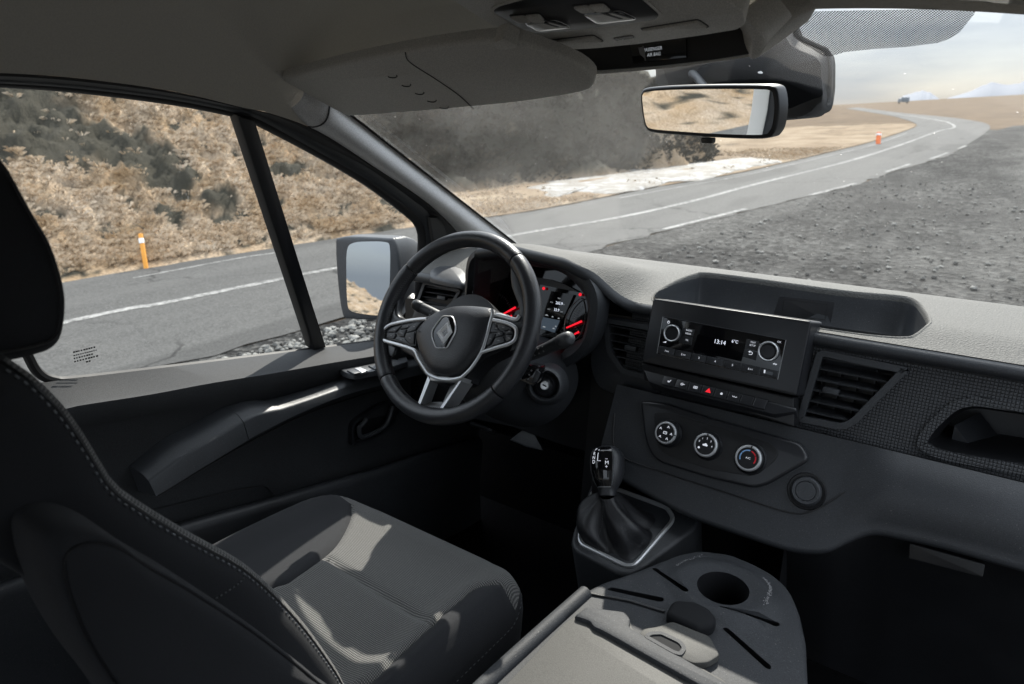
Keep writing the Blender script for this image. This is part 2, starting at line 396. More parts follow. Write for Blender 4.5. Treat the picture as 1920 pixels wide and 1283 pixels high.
# ---------------------------------------------------------------- the land outside
_d1, _d2 = ray(1560, 197), ray(1900, 178)
GN = _d1.cross(_d2).normalized()
if GN.z < 0: GN = -GN
def gz(x, y): return -(GN.x * x + GN.y * y) / GN.z
def G(px, py, h=0.0): return on(px, py, GN, h)
def fbm(x, y, s, o=3, z=0.0):
    return noise.fractal(V((x * s, y * s, z)), 0.9, 2.0, o)
def soil(name, stops, sc, bump=0.04, fine=40.0, mix2=None):
    m, nt, b = newmat(name); c = coords(nt)
    k = NOISE(nt, c, sc, 6, 0.62); col = RAMP(nt, k, stops)
    f = NOISE(nt, c, fine, 3, 0.7); col = MIXC(nt, MATH(nt, 'MULTIPLY', f, 0.6), col, MIXC(nt, f, (0.02, 0.018, 0.014), stops[-1][1]))
    nt.links.new(col, b.inputs['Base Color']); b.inputs['Roughness'].default_value = 0.95; b.inputs['Specular IOR Level'].default_value = 0.1
    BUMP(nt, b, f, 0.7, bump); return m
def mk_asphalt():
    m, nt, b = newmat('worn_asphalt'); c = coords(nt)
    v = VORO(nt, c, 60, out='Color'); s = N(nt, 'SeparateColor'); nt.links.new(v, s.inputs[0])
    k = NOISE(nt, c, 0.9, 5, 0.6)
    st = NOISE(nt, coords(nt, (1.6, 0.05, 1)), 1.6, 3)
    col = MIXC(nt, s.outputs[0], (0.034, 0.034, 0.033), (0.092, 0.091, 0.088)); col = MIXC(nt, MATH(nt, 'MULTIPLY', k, 0.55), col, (0.050, 0.050, 0.049))
    col = MIXC(nt, MATH(nt, 'MULTIPLY', RAMP(nt, st, [(0.35, 0.0), (0.7, 1.0)]), 0.35), col, (0.090, 0.089, 0.086))
    e = N(nt, 'TexVoronoi', feature='DISTANCE_TO_EDGE'); e.inputs['Scale'].default_value = 0.42; wv_ = N(nt, 'VectorMath', operation='ADD'); nt.links.new(c, wv_.inputs[0]); nt.links.new(NOISE(nt, c, 1.3, 4, 0.6, 1), wv_.inputs[1]); nt.links.new(wv_.outputs[0], e.inputs['Vector'])
    ck = MATH(nt, 'MULTIPLY', RAMP(nt, e.outputs['Distance'], [(0.004, 1.0), (0.016, 0.0)]), RAMP(nt, NOISE(nt, c, 0.35, 2), [(0.45, 0.0), (0.6, 0.8)]))
    pt = RAMP(nt, NOISE(nt, coords(nt, (0.5, 0.09, 1)), 1.0, 2), [(0.60, 0.0), (0.63, 0.45)])
    col = MIXC(nt, pt, col, (0.030, 0.030, 0.0295)); col = MIXC(nt, ck, col, (0.014, 0.014, 0.014))
    nt.links.new(col, b.inputs['Base Color']); b.inputs['Roughness'].default_value = 0.85; b.inputs['Specular IOR Level'].default_value = 0.15
    BUMP(nt, b, s.outputs[1], 0.5, 0.004); return m
def mk_gravel():
    m, nt, b = newmat('gravel'); c = coords(nt)
    v1 = N(nt, 'TexVoronoi'); v1.inputs['Scale'].default_value = 17; nt.links.new(c, v1.inputs['Vector'])
    s = N(nt, 'SeparateColor'); nt.links.new(v1.outputs['Color'], s.inputs[0])
    k = NOISE(nt, c, 0.55, 5, 0.65); k2 = NOISE(nt, c, 5, 4, 0.7)
    col = MIXC(nt, RAMP(nt, s.outputs[0], [(0.25, 0.0), (0.95, 1.0)]), (0.009, 0.009, 0.009), (0.092, 0.091, 0.087))
    col = MIXC(nt, RAMP(nt, k2, [(0.4, 0.0), (0.7, 0.75)]), col, (0.014, 0.014, 0.014))
    col = MIXC(nt, RAMP(nt, k, [(0.42, 0.0), (0.66, 0.8)]), col, (0.012, 0.012, 0.0125))
    dry = RAMP(nt, NOISE(nt, coords(nt, (0.5, 0.16, 1), rot=(0, 0, R(-18))), 1.1, 5, 0.65), [(0.48, 0.0), (0.66, 0.55)])
    col = MIXC(nt, dry, col, MIXC(nt, s.outputs[1], (0.040, 0.0395, 0.038), (0.14, 0.137, 0.13)))
    nt.links.new(col, b.inputs['Base Color']); b.inputs['Roughness'].default_value = 0.9; b.inputs['Specular IOR Level'].default_value = 0.08
    BUMP(nt, b, v1.outputs['Distance'], 1.0, 0.03); return m
M['asphalt'] = mk_asphalt(); M['gravel'] = mk_gravel()
M['moor'] = soil('brown_moor', [(0.30, (0.04, 0.027, 0.017)), (0.5, (0.09, 0.06, 0.036)), (0.72, (0.16, 0.117, 0.073))], 0.32, 0.05, 9)
def mk_stone():
    m, nt, b = newmat('pebble_stone'); c = coords(nt); s = N(nt, 'SeparateColor'); nt.links.new(VORO(nt, c, 9, out='Color'), s.inputs[0])
    nt.links.new(MIXC(nt, s.outputs[0], (0.045, 0.045, 0.044), (0.22, 0.215, 0.20)), b.inputs['Base Color']); b.inputs['Roughness'].default_value = 0.9; b.inputs['Specular IOR Level'].default_value = 0.1; return m
M['stone'] = mk_stone()
def mk_paint():
    m, nt, b = newmat('worn_road_paint'); c = coords(nt); k = NOISE(nt, c, 14, 5, 0.75); q = NOISE(nt, c, 0.8, 3)
    f = RAMP(nt, MATH(nt, 'ADD', k, MATH(nt, 'MULTIPLY', q, 0.4)), [(0.60, 0.0), (0.80, 1.0)])
    nt.links.new(MIXC(nt, f, (0.085, 0.084, 0.082), (0.27, 0.267, 0.258)), b.inputs['Base Color']); b.inputs['Roughness'].default_value = 0.85; b.inputs['Specular IOR Level'].default_value = 0.1; return m
M['road_paint'] = mk_paint()
def mk_snow():
    m, nt, b = newmat('dirty_old_snow'); c = coords(nt); k = NOISE(nt, c, 2.2, 6, 0.7); f = NOISE(nt, c, 30, 3, 0.8)
    d = RAMP(nt, MATH(nt, 'ADD', k, MATH(nt, 'MULTIPLY', f, 0.25)), [(0.46, 0.0), (0.66, 1.0)])
    nt.links.new(MIXC(nt, d, (0.27, 0.275, 0.28), (0.11, 0.098, 0.08)), b.inputs['Base Color']); b.inputs['Roughness'].default_value = 0.75; BUMP(nt, b, f, 0.8, 0.03); return m
M['snow'] = mk_snow()
M['hazy_rock'] = plain('hazy_mountain_rock', (0.12, 0.135, 0.165), 0.9, var=0.3)  # the blue of distance haze is put into this colour

def sheet(name, poly, mat, lift, kind='structure', step=None):
    mb = MB(); ids = [mb.vert((p[0], p[1], gz(p[0], p[1]) + lift)) for p in poly]; mb.cap(ids)
    return mb.build(name, mat, kind=kind)
def strip(name, left, right, mat, lift, kind='structure'):
    mb = MB(); mb.grid([[(p.x, p.y, gz(p.x, p.y) + lift) for p in row] for row in (left, right)])
    return mb.build(name, mat, kind=kind)
# the ground: one sheet to the horizon
def axis(a): return sorted([-q for q in a] + [0] + list(a))
mb = MB(); ax = axis([4, 9, 16, 26, 40, 65, 110, 200, 400, 900, 2200, 6000, 15000])
mb.grid([[(x, y, gz(x, y) - 0.02) for x in ax] for y in ax]); mb.build('ground', M['moor'], kind='structure')

EDGE_L = [V((-10.6, -30, 0)), V((-10.1, -8, 0)), V((-9.75, 0, 0)), V((-9.45, 3.0, 0)), V((-8.9, 5.6, 0)), V((-8.2, 8.0, 0))] + many(G, [(1000, 396), (1240, 350), (1400, 322), (1560, 285), (1640, 265), (1700, 245), (1719, 236), (1711, 229), (1690, 222.6), (1652, 214), (1586, 203.5)])
EDGE_R = [V((-6.0, -30, 0)), V((-5.3, -8, 0)), V((-4.9, 0, 0)), V((-4.55, 3.0, 0)), V((-4.3, 5.4, 0)), V((-3.85, 8.6, 0))] + many(G, [(1400, 396), (1520, 367), (1605, 347), (1665, 325), (1750, 300), (1800, 280), (1856, 236), (1806, 223.5), (1752, 217.5), (1676, 210), (1608, 201.5)])
EL, ER = cr(EDGE_L, 8, False), cr(EDGE_R, 8, False)
def gravel_lot():
    right = [(p.x, p.y) for p in ER if p.y < 46 and p.x < 6]
    far = [tuple(G(px, py).xy) for px, py in ((1870, 244), (1900, 236), (1960, 232))]
    poly = [(-5.9, -30)] + right[1:] + far + [(30, 44), (70, 40), (70, -40), (-5.9, -40)]
    return sheet('gravel', poly, M['gravel'], -0.008)
gravel_lot()
def ragged(L, a, sd):
    return [V((p.x + a * noise.fractal(V((p.y * 2.3, sd, 0)), 0.8, 2.0, 3), p.y, 0)) if p.y < 30 else p for p in resample_xy(L, 700)]
def resample_xy(P, n):
    L = [0.0]
    for i in range(1, len(P)): L.append(L[-1] + (P[i] - P[i - 1]).length)
    s = [L[-1] * (k / (n - 1)) ** 2.2 for k in range(n)]
    return [V((float(np.interp(q, L, [p.x for p in P])), float(np.interp(q, L, [p.y for p in P])), 0)) for q in s]
strip('road', ragged(EL, 0.10, 1.0), ragged(ER, 0.16, 5.0), M['asphalt'], 0.0)
def line_px(name, pts, w, lift=0.004, world=None):
    c = cr((world or []) + many(G, pts), 6, False); a, b = [], []
    for i, p in enumerate(c):
        t = (c[min(i + 1, len(c) - 1)] - c[max(i - 1, 0)]); n = V((-t.y, t.x, 0)).normalized() * (w / 2); a.append(p + n); b.append(p - n)
    return strip(name, a, b, M['road_paint'], lift)
line_px('road_marking', [(120, 605), (300, 570), (520, 525), (620, 505), (970, 440), (1160, 408), (1300, 377), (1420, 345), (1600, 300), (1700, 268), (1760, 246), (1789, 239), (1780, 231), (1752, 224.5), (1664, 212)], 0.15, world=[V((-8.0, -14, 0)), V((-7.45, -4, 0))])
line_px('road_marking', [(250, 522), (440, 486), (520, 474)], 0.06)
line_px('road_marking', [(1160, 372), (1280, 350), (1400, 328), (1560, 291), (1640, 271), (1700, 250)], 0.07)
for a, b in (((1245, 430), (1398, 392)), ((1520, 366), (1603, 344.5)), ((1660, 323), (1706, 308)), ((1745, 298), (1776, 287)), ((1797, 279), (1812, 273))):
    line_px('road_marking', [a, ((a[0] + b[0]) / 2, (a[1] + b[1]) / 2 + 0.3), b], 0.11)

# grassy hillside on the left of the road
BX = ([-40, -12, 0, 3, 5.6, 8, 9.5, 11, 13, 18, 40], [-11.4, -10.4, -9.95, -9.6, -9.1, -8.4, -8.7, -10.0, -13.0, -20, -40])
def hill_h(x, y):
    d = interp(y, *BX) - x
    if d < -0.3: return -0.3, 0
    e = min(1.0, max(0.0, d) / 1.6)
    h = 0.40 * d + 0.09 * sst(1, 6, d) * d * (0.6 + fbm(x, y, 0.12, 2, 4.0)) if d < 15 else 0.40 * 15 + 0.15 * (d - 15) + 0.09 * 15 * (0.6 + fbm(x, y, 0.12, 2, 4.0))
    h += e * 0.30 * fbm(x, y, 0.35, 3, 1.0)
    t = fbm(x * 1.0, y * 1.2, 2.3, 3, 7.0); r = abs(fbm(x, y, 4.2, 3, 3.0)); t2 = fbm(x, y, 0.8, 2, 5.0)
    tus = max(0.0, t + 0.25) * 0.26 + (0.30 - r) * 0.13 + 0.16 * t2
    tus += 0.07 * fbm(x, y, 8.5, 2, 6.0)
    h += e * tus * (0.5 + 0.5 * sst(0, 3, d))
    return h, t
def mk_hillgrass():
    m, nt, b = newmat('straw_tussock'); c = coords(nt)
    at = N(nt, 'Attribute'); at.attribute_name = 'dark_tone'
    k = NOISE(nt, c, 1.4, 5, 0.6); f = NOISE(nt, coords(nt, (1, 1, 0.35)), 26, 4, 0.75)
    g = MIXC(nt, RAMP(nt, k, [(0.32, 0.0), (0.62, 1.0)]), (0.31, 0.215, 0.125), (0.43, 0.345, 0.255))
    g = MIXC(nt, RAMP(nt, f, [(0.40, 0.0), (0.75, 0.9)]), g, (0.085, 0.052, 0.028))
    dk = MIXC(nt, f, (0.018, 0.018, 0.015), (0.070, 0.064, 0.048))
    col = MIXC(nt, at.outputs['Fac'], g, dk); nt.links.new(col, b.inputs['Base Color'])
    b.inputs['Roughness'].default_value = 0.95; b.inputs['Specular IOR Level'].default_value = 0.1
    BUMP(nt, b, f, 0.9, 0.05); return m
M['hillgrass'] = mk_hillgrass()
def add_attr(o, vals):
    a = o.data.attributes.new('dark_tone', 'FLOAT', 'POINT'); a.data.foreach_set('value', vals)
def hit(px, py):
    D = ray(px, py); t = 3.0
    while t < 60:
        p = CAM + D * t
        if p.z < gz(p.x, p.y) + hill_h(p.x, p.y)[0]: return p
        t += 0.1
    return CAM + D * 20
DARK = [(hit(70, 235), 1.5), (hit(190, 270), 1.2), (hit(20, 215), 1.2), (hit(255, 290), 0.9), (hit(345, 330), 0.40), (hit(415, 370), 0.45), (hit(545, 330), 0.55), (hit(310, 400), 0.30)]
def build_hill():
    xs = np.concatenate([np.arange(-7.6, -17, -0.085), np.arange(-17, -34, -0.26)]); ys = np.concatenate([np.arange(-60, -14, 1.2), np.arange(-14, -4, 0.3), np.arange(-4, 12, 0.085), np.arange(12, 20, 0.25)])
    mb = MB(); vals = []; rows = []
    for y in ys:
        row = []
        for x in xs:
            h, t = hill_h(x, y); row.append((x, y, gz(x, y) + h))
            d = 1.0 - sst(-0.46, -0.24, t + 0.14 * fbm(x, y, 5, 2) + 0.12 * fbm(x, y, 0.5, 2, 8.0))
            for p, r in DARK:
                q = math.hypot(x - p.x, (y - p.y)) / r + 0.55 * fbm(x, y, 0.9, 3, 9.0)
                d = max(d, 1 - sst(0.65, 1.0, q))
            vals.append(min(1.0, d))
        rows.append(row)
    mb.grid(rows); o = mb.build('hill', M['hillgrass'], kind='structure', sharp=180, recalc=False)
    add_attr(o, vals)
build_hill()
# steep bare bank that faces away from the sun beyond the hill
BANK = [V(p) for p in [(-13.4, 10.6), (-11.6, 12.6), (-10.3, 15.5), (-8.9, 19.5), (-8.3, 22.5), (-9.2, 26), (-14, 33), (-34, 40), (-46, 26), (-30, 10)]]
def sdist(x, y, poly):
    p = V((x, y)); best = 1e9; ins = False; m = len(poly)
    for i in range(m):
        a, b = poly[i], poly[(i + 1) % m]; ab = b - a; t = min(1, max(0, (p - a).dot(ab) / ab.length_squared)); best = min(best, (p - a - ab * t).length)
        if (a.y > y) != (b.y > y) and x < (b.x - a.x) * (y - a.y) / (b.y - a.y) + a.x: ins = not ins
    return best if ins else -best
def bank_h(x, y):
    d = sdist(x, y, BANK) + 0.6 * fbm(x, y, 0.5, 3, 2.0) + 0.22 * fbm(x, y, 1.6, 3, 8.0); top = 2.6 + 1.6 * sst(-10, -18, x) + 0.5 * fbm(x, y, 0.2, 2, 5.0)
    h = -0.3 if d < -0.3 else (1.25 * d if 1.25 * d < top else top + 0.06 * (d - top / 1.25))
    return h + (0.26 * fbm(x, y, 1.1, 4, 1.0) + 0.10 * abs(fbm(x, y, 3.2, 3, 4.0))) * sst(0, 1.0, d), d
def bank_z(x, y): return gz(x, y) + bank_h(x, y)[0]
def build_bank():
    mb = MB(); rows = []; vals = []
    for y in np.concatenate([np.arange(8.5, 24, 0.12), np.arange(24, 36, 0.3)]):
        row = []
        for x in np.concatenate([np.arange(-6.5, -16, -0.12), np.arange(-16, -30, -0.4)]):
            h, d = bank_h(x, y)
            row.append((x, y, gz(x, y) + h)); vals.append(min(1.0, sst(-0.1, 0.25, d + 0.10 * fbm(x, y, 1.2, 2))) * (1 - sst(-9.6, -8.8, x + 0.5 * fbm(x, y, 0.8, 2)) * sst(18, 20, y)))  # dark colour holds soil and shade of the bank; sunlit flank stays straw
        rows.append(row)
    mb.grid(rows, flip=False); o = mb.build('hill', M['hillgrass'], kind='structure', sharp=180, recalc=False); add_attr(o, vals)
build_bank()
SNP = [V(p.xy) for p in many(G, [(980, 357), (1027, 344), (1090, 340), (1140, 327), (1193, 310), (1227, 299), (1293, 295), (1464, 303), (1412, 314), (1360, 326), (1303, 340), (1220, 352), (1150, 365), (1040, 372)])]
def tufts():
    """dry grass standing on the slope, one mass of blades"""
    rng = random.Random(11); mb = MB()
    def blade(p, n_, L, lean):
        for _ in range(n_):
            a = rng.uniform(0, 6.28); l = L * rng.uniform(.5, 1.2); w = 0.0030 * rng.uniform(.6, 1.5); o = V((math.cos(a), math.sin(a), 0)); r = o * rng.uniform(0, .05)
            t = V((-o.y, o.x, 0)) * w; b = len(mb.v); k = rng.uniform(.3, 1.0) * lean
            mb.v += [p + r - t, p + r + t, p + r + o * l * k * .5 + V((0, 0, l * .75)) + t * .5, p + r + o * l * k * 1.1 + V((0, 0, l * .62))]
            mb.f.append((b, b + 1, b + 2)); mb.f.append((b, b + 2, b + 3)); mb.m += [0, 0]
    for i in range(30000):
        y = rng.uniform(-3.0, 11.0); x = interp(y, *BX) - 0.15 - 11 * rng.random() ** 1.35; h, t = hill_h(x, y)
        if t < -0.10 and rng.random() < 0.85: continue
        if any(math.hypot(x - p.x, y - p.y) < r * 0.8 for p, r in DARK) and rng.random() < 0.95: continue
        blade(V((x, y, gz(x, y) + h - 0.02)), 7, 0.05 + 0.075 * rng.random(), 1.3)
    for i in range(5000):
        p0 = EL[rng.randrange(len(EL))]
        y = rng.uniform(9.0, 30.0); xe = interp(y, [p.y for p in EL if p.y < 60 and p.x > -40][:120], [p.x for p in EL if p.y < 60 and p.x > -40][:120]); x = xe - 0.2 - 5 * rng.random() ** 1.2
        if sdist(x, y, SNP) > -0.3 and rng.random() < 0.97: continue
        blade(V((x, y, gz(x, y))), 5, 0.06 + 0.07 * rng.random(), 1.2)
    mb.build('grass', M['blade'], kind='stuff', sharp=180, recalc=False)
    mb = MB()
    for i in range(16000):
        a, b_ = BANK[rng.randrange(0, 5)], None; j = rng.randrange(0, 5); a, b_ = BANK[j], BANK[j + 1]; q = a.lerp(b_, rng.random()); nn = (b_ - a); nn = V((-nn.y, nn.x)).normalized()
        d = 4.6 * rng.random(); x, y = q.x + nn.x * d, q.y + nn.y * d
        if sdist(x, y, BANK) < 0.05: continue
        z = bank_z(x, y)
        blade(V((x, y, z - 0.02)), 4, 0.08 + 0.16 * rng.random() ** 2, 1.3)
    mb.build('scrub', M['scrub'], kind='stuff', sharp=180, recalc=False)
def mk_blade():
    m, nt, b = newmat('dry_grass_blade'); c = coords(nt); k = NOISE(nt, c, 1.4, 4); f = NOISE(nt, c, 35, 2)
    col = MIXC(nt, RAMP(nt, k, [(0.3, 0.0), (0.65, 1.0)]), (0.47, 0.345, 0.215), (0.62, 0.52, 0.405)); col = MIXC(nt, RAMP(nt, f, [(0.4, 0.0), (0.7, 0.7)]), col, (0.20, 0.145, 0.095))
    nt.links.new(col, b.inputs['Base Color']); b.inputs['Roughness'].default_value = 0.8; b.inputs['Specular IOR Level'].default_value = 0.1; return m
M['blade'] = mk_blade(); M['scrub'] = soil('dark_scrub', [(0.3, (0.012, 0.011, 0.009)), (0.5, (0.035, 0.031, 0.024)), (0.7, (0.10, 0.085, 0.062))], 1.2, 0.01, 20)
tufts()
# flat straw field between bank and road
M['straw'] = soil('straw_field', [(0.28, (0.06, 0.042, 0.027)), (0.45, (0.17, 0.12, 0.075)), (0.7, (0.30, 0.24, 0.17))], 0.55, 0.06, 12)
def field():
    left = [(-14, 9.0), (-16, 14), (-18, 24), (-30, 60), (-60, 120)]
    edge = [(p.x - 0.15, p.y) for p in EL if 9.0 < p.y < 60 and p.x > -12][::-1]
    mb = MB(); ed = [p for p in EL if 8.6 < p.y < 64 and p.x > -40]
    rows = []
    for p in ed[:-1:1]:
        row = []
        for k in range(25):
            x = p.x - 0.1 - (k / 24) ** 1.4 * 30; row.append((x, p.y, gz(x, p.y) + 0.004 + 0.10 * sst(0.2, 2.5, p.x - x) * (0.5 + fbm(x, p.y, 0.7, 3))))
        rows.append(row)
    rows = [r for i, r in enumerate(rows) if i == 0 or r[0][1] > rows[i - 1][0][1]]
    mb.grid(rows); mb.build('field', M['straw'], kind='structure', sharp=180)
field()
sp = [(980, 357), (1010, 347), (1027, 344), (1060, 344), (1090, 340), (1115, 333), (1140, 327), (1170, 319), (1193, 310), (1227, 299), (1293, 295), (1350, 303), (1400, 297), (1464, 303), (1440, 309), (1412, 314), (1360, 326), (1303, 340), (1260, 342), (1220, 352), (1150, 365), (1080, 363), (1040, 372), (985, 368)]
def snow():
    c = [p + V((0.15 * fbm(p.x, p.y, 1.3, 3), 0.25 * fbm(p.x, p.y, 1.3, 3, 4.0), 0)) for p in cr([p.to_3d() for p in many(G, sp)], 8)]; mb = MB(); cen = sum(c, V()) / len(c); rows = []
    for k, q in enumerate((1.0, 0.96, 0.8, 0.5, 0.02)):
        rows.append([(cen.x + (p.x - cen.x) * q, cen.y + (p.y - cen.y) * q, gz(cen.x + (p.x - cen.x) * q, cen.y + (p.y - cen.y) * q) + (0.005, 0.04, 0.07, 0.08, 0.09)[k] + 0.03 * fbm(p.x, p.y * q, 1.1, 2)) for p in c])
    mb.grid(rows, cu=True); mb.build('snow', M['snow'], kind='structure', sharp=180)
snow()
# loose stones on the gravel, one mass
def stones():
    rng = random.Random(5); mb = MB()
    phi = (1 + 5 ** 0.5) / 2
    ico = [V(p).normalized() for p in [(-1, phi, 0), (1, phi, 0), (-1, -phi, 0), (1, -phi, 0), (0, -1, phi), (0, 1, phi), (0, -1, -phi), (0, 1, -phi), (phi, 0, -1), (phi, 0, 1), (-phi, 0, -1), (-phi, 0, 1)]]
    tri = [(0, 11, 5), (0, 5, 1), (0, 1, 7), (0, 7, 10), (0, 10, 11), (1, 5, 9), (5, 11, 4), (11, 10, 2), (10, 7, 6), (7, 1, 8), (3, 9, 4), (3, 4, 2), (3, 2, 6), (3, 6, 8), (3, 8, 9), (4, 9, 5), (2, 4, 11), (6, 2, 10), (8, 6, 7), (9, 8, 1)]
    def put(x, y, r):
        b = len(mb.v); sx, sy, sz = rng.uniform(.7, 1.3), rng.uniform(.7, 1.3), rng.uniform(.45, .8); a = rng.uniform(0, 6.28); c, s = math.cos(a), math.sin(a); z = gz(x, y)
        for p in ico:
            q = p * rng.uniform(.82, 1.15); u, v = q.x * sx * r, q.y * sy * r; mb.v.append(V((x + u * c - v * s, y + u * s + v * c, z + q.z * sz * r + r * .25)))
        for t in tri: mb.f.append((b + t[0], b + t[1], b + t[2])); mb.m.append(0)
    for i in range(7000):
        x = -1.6 - 3.0 * rng.random() ** 0.8; y = rng.uniform(-1.0, 5.5)
        if x < interp(y, [-8, 0, 3, 5.4], [-5.1, -4.7, -4.35, -4.1]): continue
        put(x, y, 0.012 + 0.030 * rng.random() ** 3)
    for i in range(9500):
        y = 2.6 + 14 * rng.random() ** 1.5; x = rng.uniform(-3.4 + 0.05 * y, 3 + y * 0.9); put(x, y, 0.007 + 0.030 * rng.random() ** 5)
    mb.build('gravel_stones', M['stone'], kind='stuff', sharp=20, recalc=False)
stones()
def mountains():
    mb = MB(); rng = random.Random(3)
    def ridge(px0, px1, D, prof):
        rows = [[], [], []]
        for k in range(41):
            px = lerp(px0, px1, k / 40); d = ray(px, 190); d = V((d.x, d.y, 0)).normalized(); p = d * D; base = gz(p.x, p.y)
            h = interp(k / 40, *prof) * D / FPX * 1.0 * (1 + 0.10 * fbm(k, px, 0.35, 3))
            rows[0].append((p.x, p.y, base - 20)); q = d * (D + 300); rows[1].append((q.x, q.y, base + max(0, h))); q = d * (D + 1500); rows[2].append((q.x, q.y, base - 20))
        mb.grid(rows)
    ridge(1683, 1762, 6500, ([0, .12, .3, .55, .75, 1], [4, 10, 13, 16, 12, 1])); ridge(1775, 2080, 7500, ([0, .12, .2, .27, .34, .45, .6, 1], [2, 9, 18, 22, 16, 19, 12, 16]))
    mb.build('mountains', M['hazy_rock'], kind='structure', sharp=180)
mountains()
# marker posts and the far truck
def post(foot_px, top_px, mat, label, r):
    b = G(*foot_px); t = on(top_px[0], top_px[1], _f, _f.dot(b)); th = thing('marker_post', label, 'marker post', tuple(b))
    ax = (t - b).normalized(); fr = Fr(b - ax * 0.1, ax.orthogonal(), ax.cross(ax.orthogonal())); L = (t - b).length + 0.1
    mb = MB(); mb.prism(fr, rnd(rect(-r, -r * .6, r, r * .6), r * .4), 0, L, r * .5); mb.build('post', M[mat], th)
    mb = MB(); mb.prism(fr, rnd(rect(-r * 1.15, -r * .75, r * 1.15, r * .75), r * .4), L - 0.14, L - 0.07, 0.004); mb.build('reflector', M['lens'], th)
post((274, 503), (263, 438), 'yellow', 'thin amber marker post leaning at the foot of the grassy hill', 0.028)
post((1646.5, 270), (1648, 248), 'orange', 'short orange marker post standing beside the far bend of the road', 0.09)
def truck():
    c = G(1697, 191.2); d = V((c.x, c.y, 0)).normalized() * 520; b = V((d.x, d.y, gz(d.x, d.y)))
    th = thing('truck', 'tiny blue grey box truck on the horizon in front of the mountains', 'truck', tuple(b)); side = d.normalized().cross(V((0, 0, 1)))
    fr = Fr(b + V((0, 0, 1.6)), side, (0, 0, 1))
    mb = MB(); mb.box(fr, -2.2, -0.6, -1.2, 2.4, 2.2, 1.2, 0.05); mb.build('cargo_box', plain('truck_box', (0.12, 0.15, 0.18), 0.6), th)
    mb = MB(); mb.box(fr, -3.9, -0.7, -1.1, -2.3, 1.4, 1.1, 0.1); mb.build('cab', plain('truck_cab', (0.20, 0.22, 0.24), 0.5), th)
    for u in (-3.1, 1.4):
        mb = MB(); mb.lathe(Fr(b + side * u + V((0, 0, 0.5)), side, (0, 0, 1)), [(0.5, -1.2), (0.5, 1.2)], 16); mb.build('wheel', M['rubber'], th)
truck()
# ---------------------------------------------------------------- van shell
def SP(px, py, d): return on(px, py, (1, 0, -0.2), d)
def resample(P, n):
    P = [V(p) for p in P]; L = [0]
    for i in range(1, len(P)): L.append(L[-1] + (P[i] - P[i - 1]).length)
    out = []
    for k in range(n):
        t = L[-1] * k / (n - 1); i = 1
        while i < len(L) - 1 and L[i] < t: i += 1
        q = (t - L[i - 1]) / max(1e-9, L[i] - L[i - 1]); out.append(P[i - 1].lerp(P[i], q))
    return out
def mirx(P): return [V((-p.x, p.y, p.z)) for p in P]
pxA = [(-420, 158), (-60, 163), (0, 164.5), (138, 174), (322, 197), (441, 220), (474, 231), (598, 296), (690, 351), (760, 404), (780, 424), (786, 450), (782, 520), (778, 600), (775, 634)]
pxB = [(-420, 148), (-60, 155), (0, 157), (138, 166), (322, 188), (460, 216), (500, 232), (598, 286), (690, 338), (765, 390), (792, 418), (799, 450), (796, 520), (792, 600), (790, 632)]
pxC = [(-420, 140), (-60, 148), (0, 150), (138, 159), (322, 181), (460, 208), (500, 221), (598, 268), (690, 315), (775, 376), (806, 404), (815, 450), (812, 520), (808, 600), (806, 630)]
pxD = [(-420, 126), (-60, 135), (0, 137), (138, 146), (322, 171), (460, 203), (505, 212), (598, 247), (700, 312), (790, 372), (836, 412), (866, 445)]
LA = cr(many(SP, pxA, -1.110), 5, False); LB = cr(many(SP, pxB, -1.098), 5, False); LC = cr(many(SP, pxC, -1.085), 5, False); LD = cr(many(SP, pxD, -1.068), 5, False)
def WS(x, s, off=0.0):
    k = 1 - (x / 0.765) ** 2
    return V((x * (1 - 0.085 * s), 0.69 - 0.67 * s + 0.155 * k - off * 0.45, 1.335 + 0.365 * s + 0.115 * k * max(0, s) - off))
def wsx(px, py):
    """point where a ray meets the windscreen (bisection on depth)"""
    D = ray(px, py); lo, hi = 0.3, 2.6
    def sgn(t):
        p = CAM + D * t; x = p.x; best = None
        s = (0.69 + 0.155 * (1 - (x / 0.765) ** 2) - p.y) / 0.67
        return p.z - WS(x, s).z
    for _ in range(50):
        m = (lo + hi) / 2
        if sgn(m) < 0 and (CAM + D * m).y < 1.2 and sgn(lo) < 0 or sgn(m) < 0: lo = m
        else: hi = m
    return CAM + D * lo
van = thing('van', 'silver grey van cab shell with pale headliner, windscreen and pillars around the seats', 'van', (0, 0, 0))
def headliner():
    edge = [p for p in LD if p.y < 0.02 and p.x < 0]
    k = [i for i, p in enumerate(LD) if i <= 5 * 7 - 1]; edge = [LD[i] for i in k]
    pre = [V((-0.728, y, 1.735)) for y in (-2.4, -1.9, -1.5, -1.2)]; edge = pre + [p for p in edge if p.y > -1.1]
    rows = []
    for p in edge:
        zc = interp(p.y, [-2.4, -0.7, -0.35, -0.1, 0.05, 0.2], [1.93, 1.93, 1.915, 1.875, 1.845, 1.80]); row = []
        for j in range(41):
            t = -1 + 2 * j / 40; x = -p.x * t; q = abs(t); row.append((x, p.y + 0.13 * (1 - q * q) * sst(-0.5, 0.0, p.y), p.z + (zc - p.z) * (1 - q ** 8)))
        rows.append(row)
    row = []
    for j in range(41):
        t = -1 + 2 * j / 40; p = WS(0.705 / 0.915 * t, 1.02, 0.004); row.append(p)
    rows.append(row)
    mb = MB(); mb.grid(rows); mb.build('headliner', M['head'], van, sharp=180)
    # outer roof skin so that no light leaks in
    mb = MB(); mb.grid([[(x * 1.04, y + 0.02, z + 0.04) for x, y, z in ([tuple(q) for q in r])] for r in rows]); mb.build('roof', M['paint'], van, sharp=180)
headliner()
PE = [V((WS(-0.765, s)).xyz) for s in (1.04, 0.9, 0.75, 0.6, 0.45, 0.3, 0.15, 0.0, -0.08)]
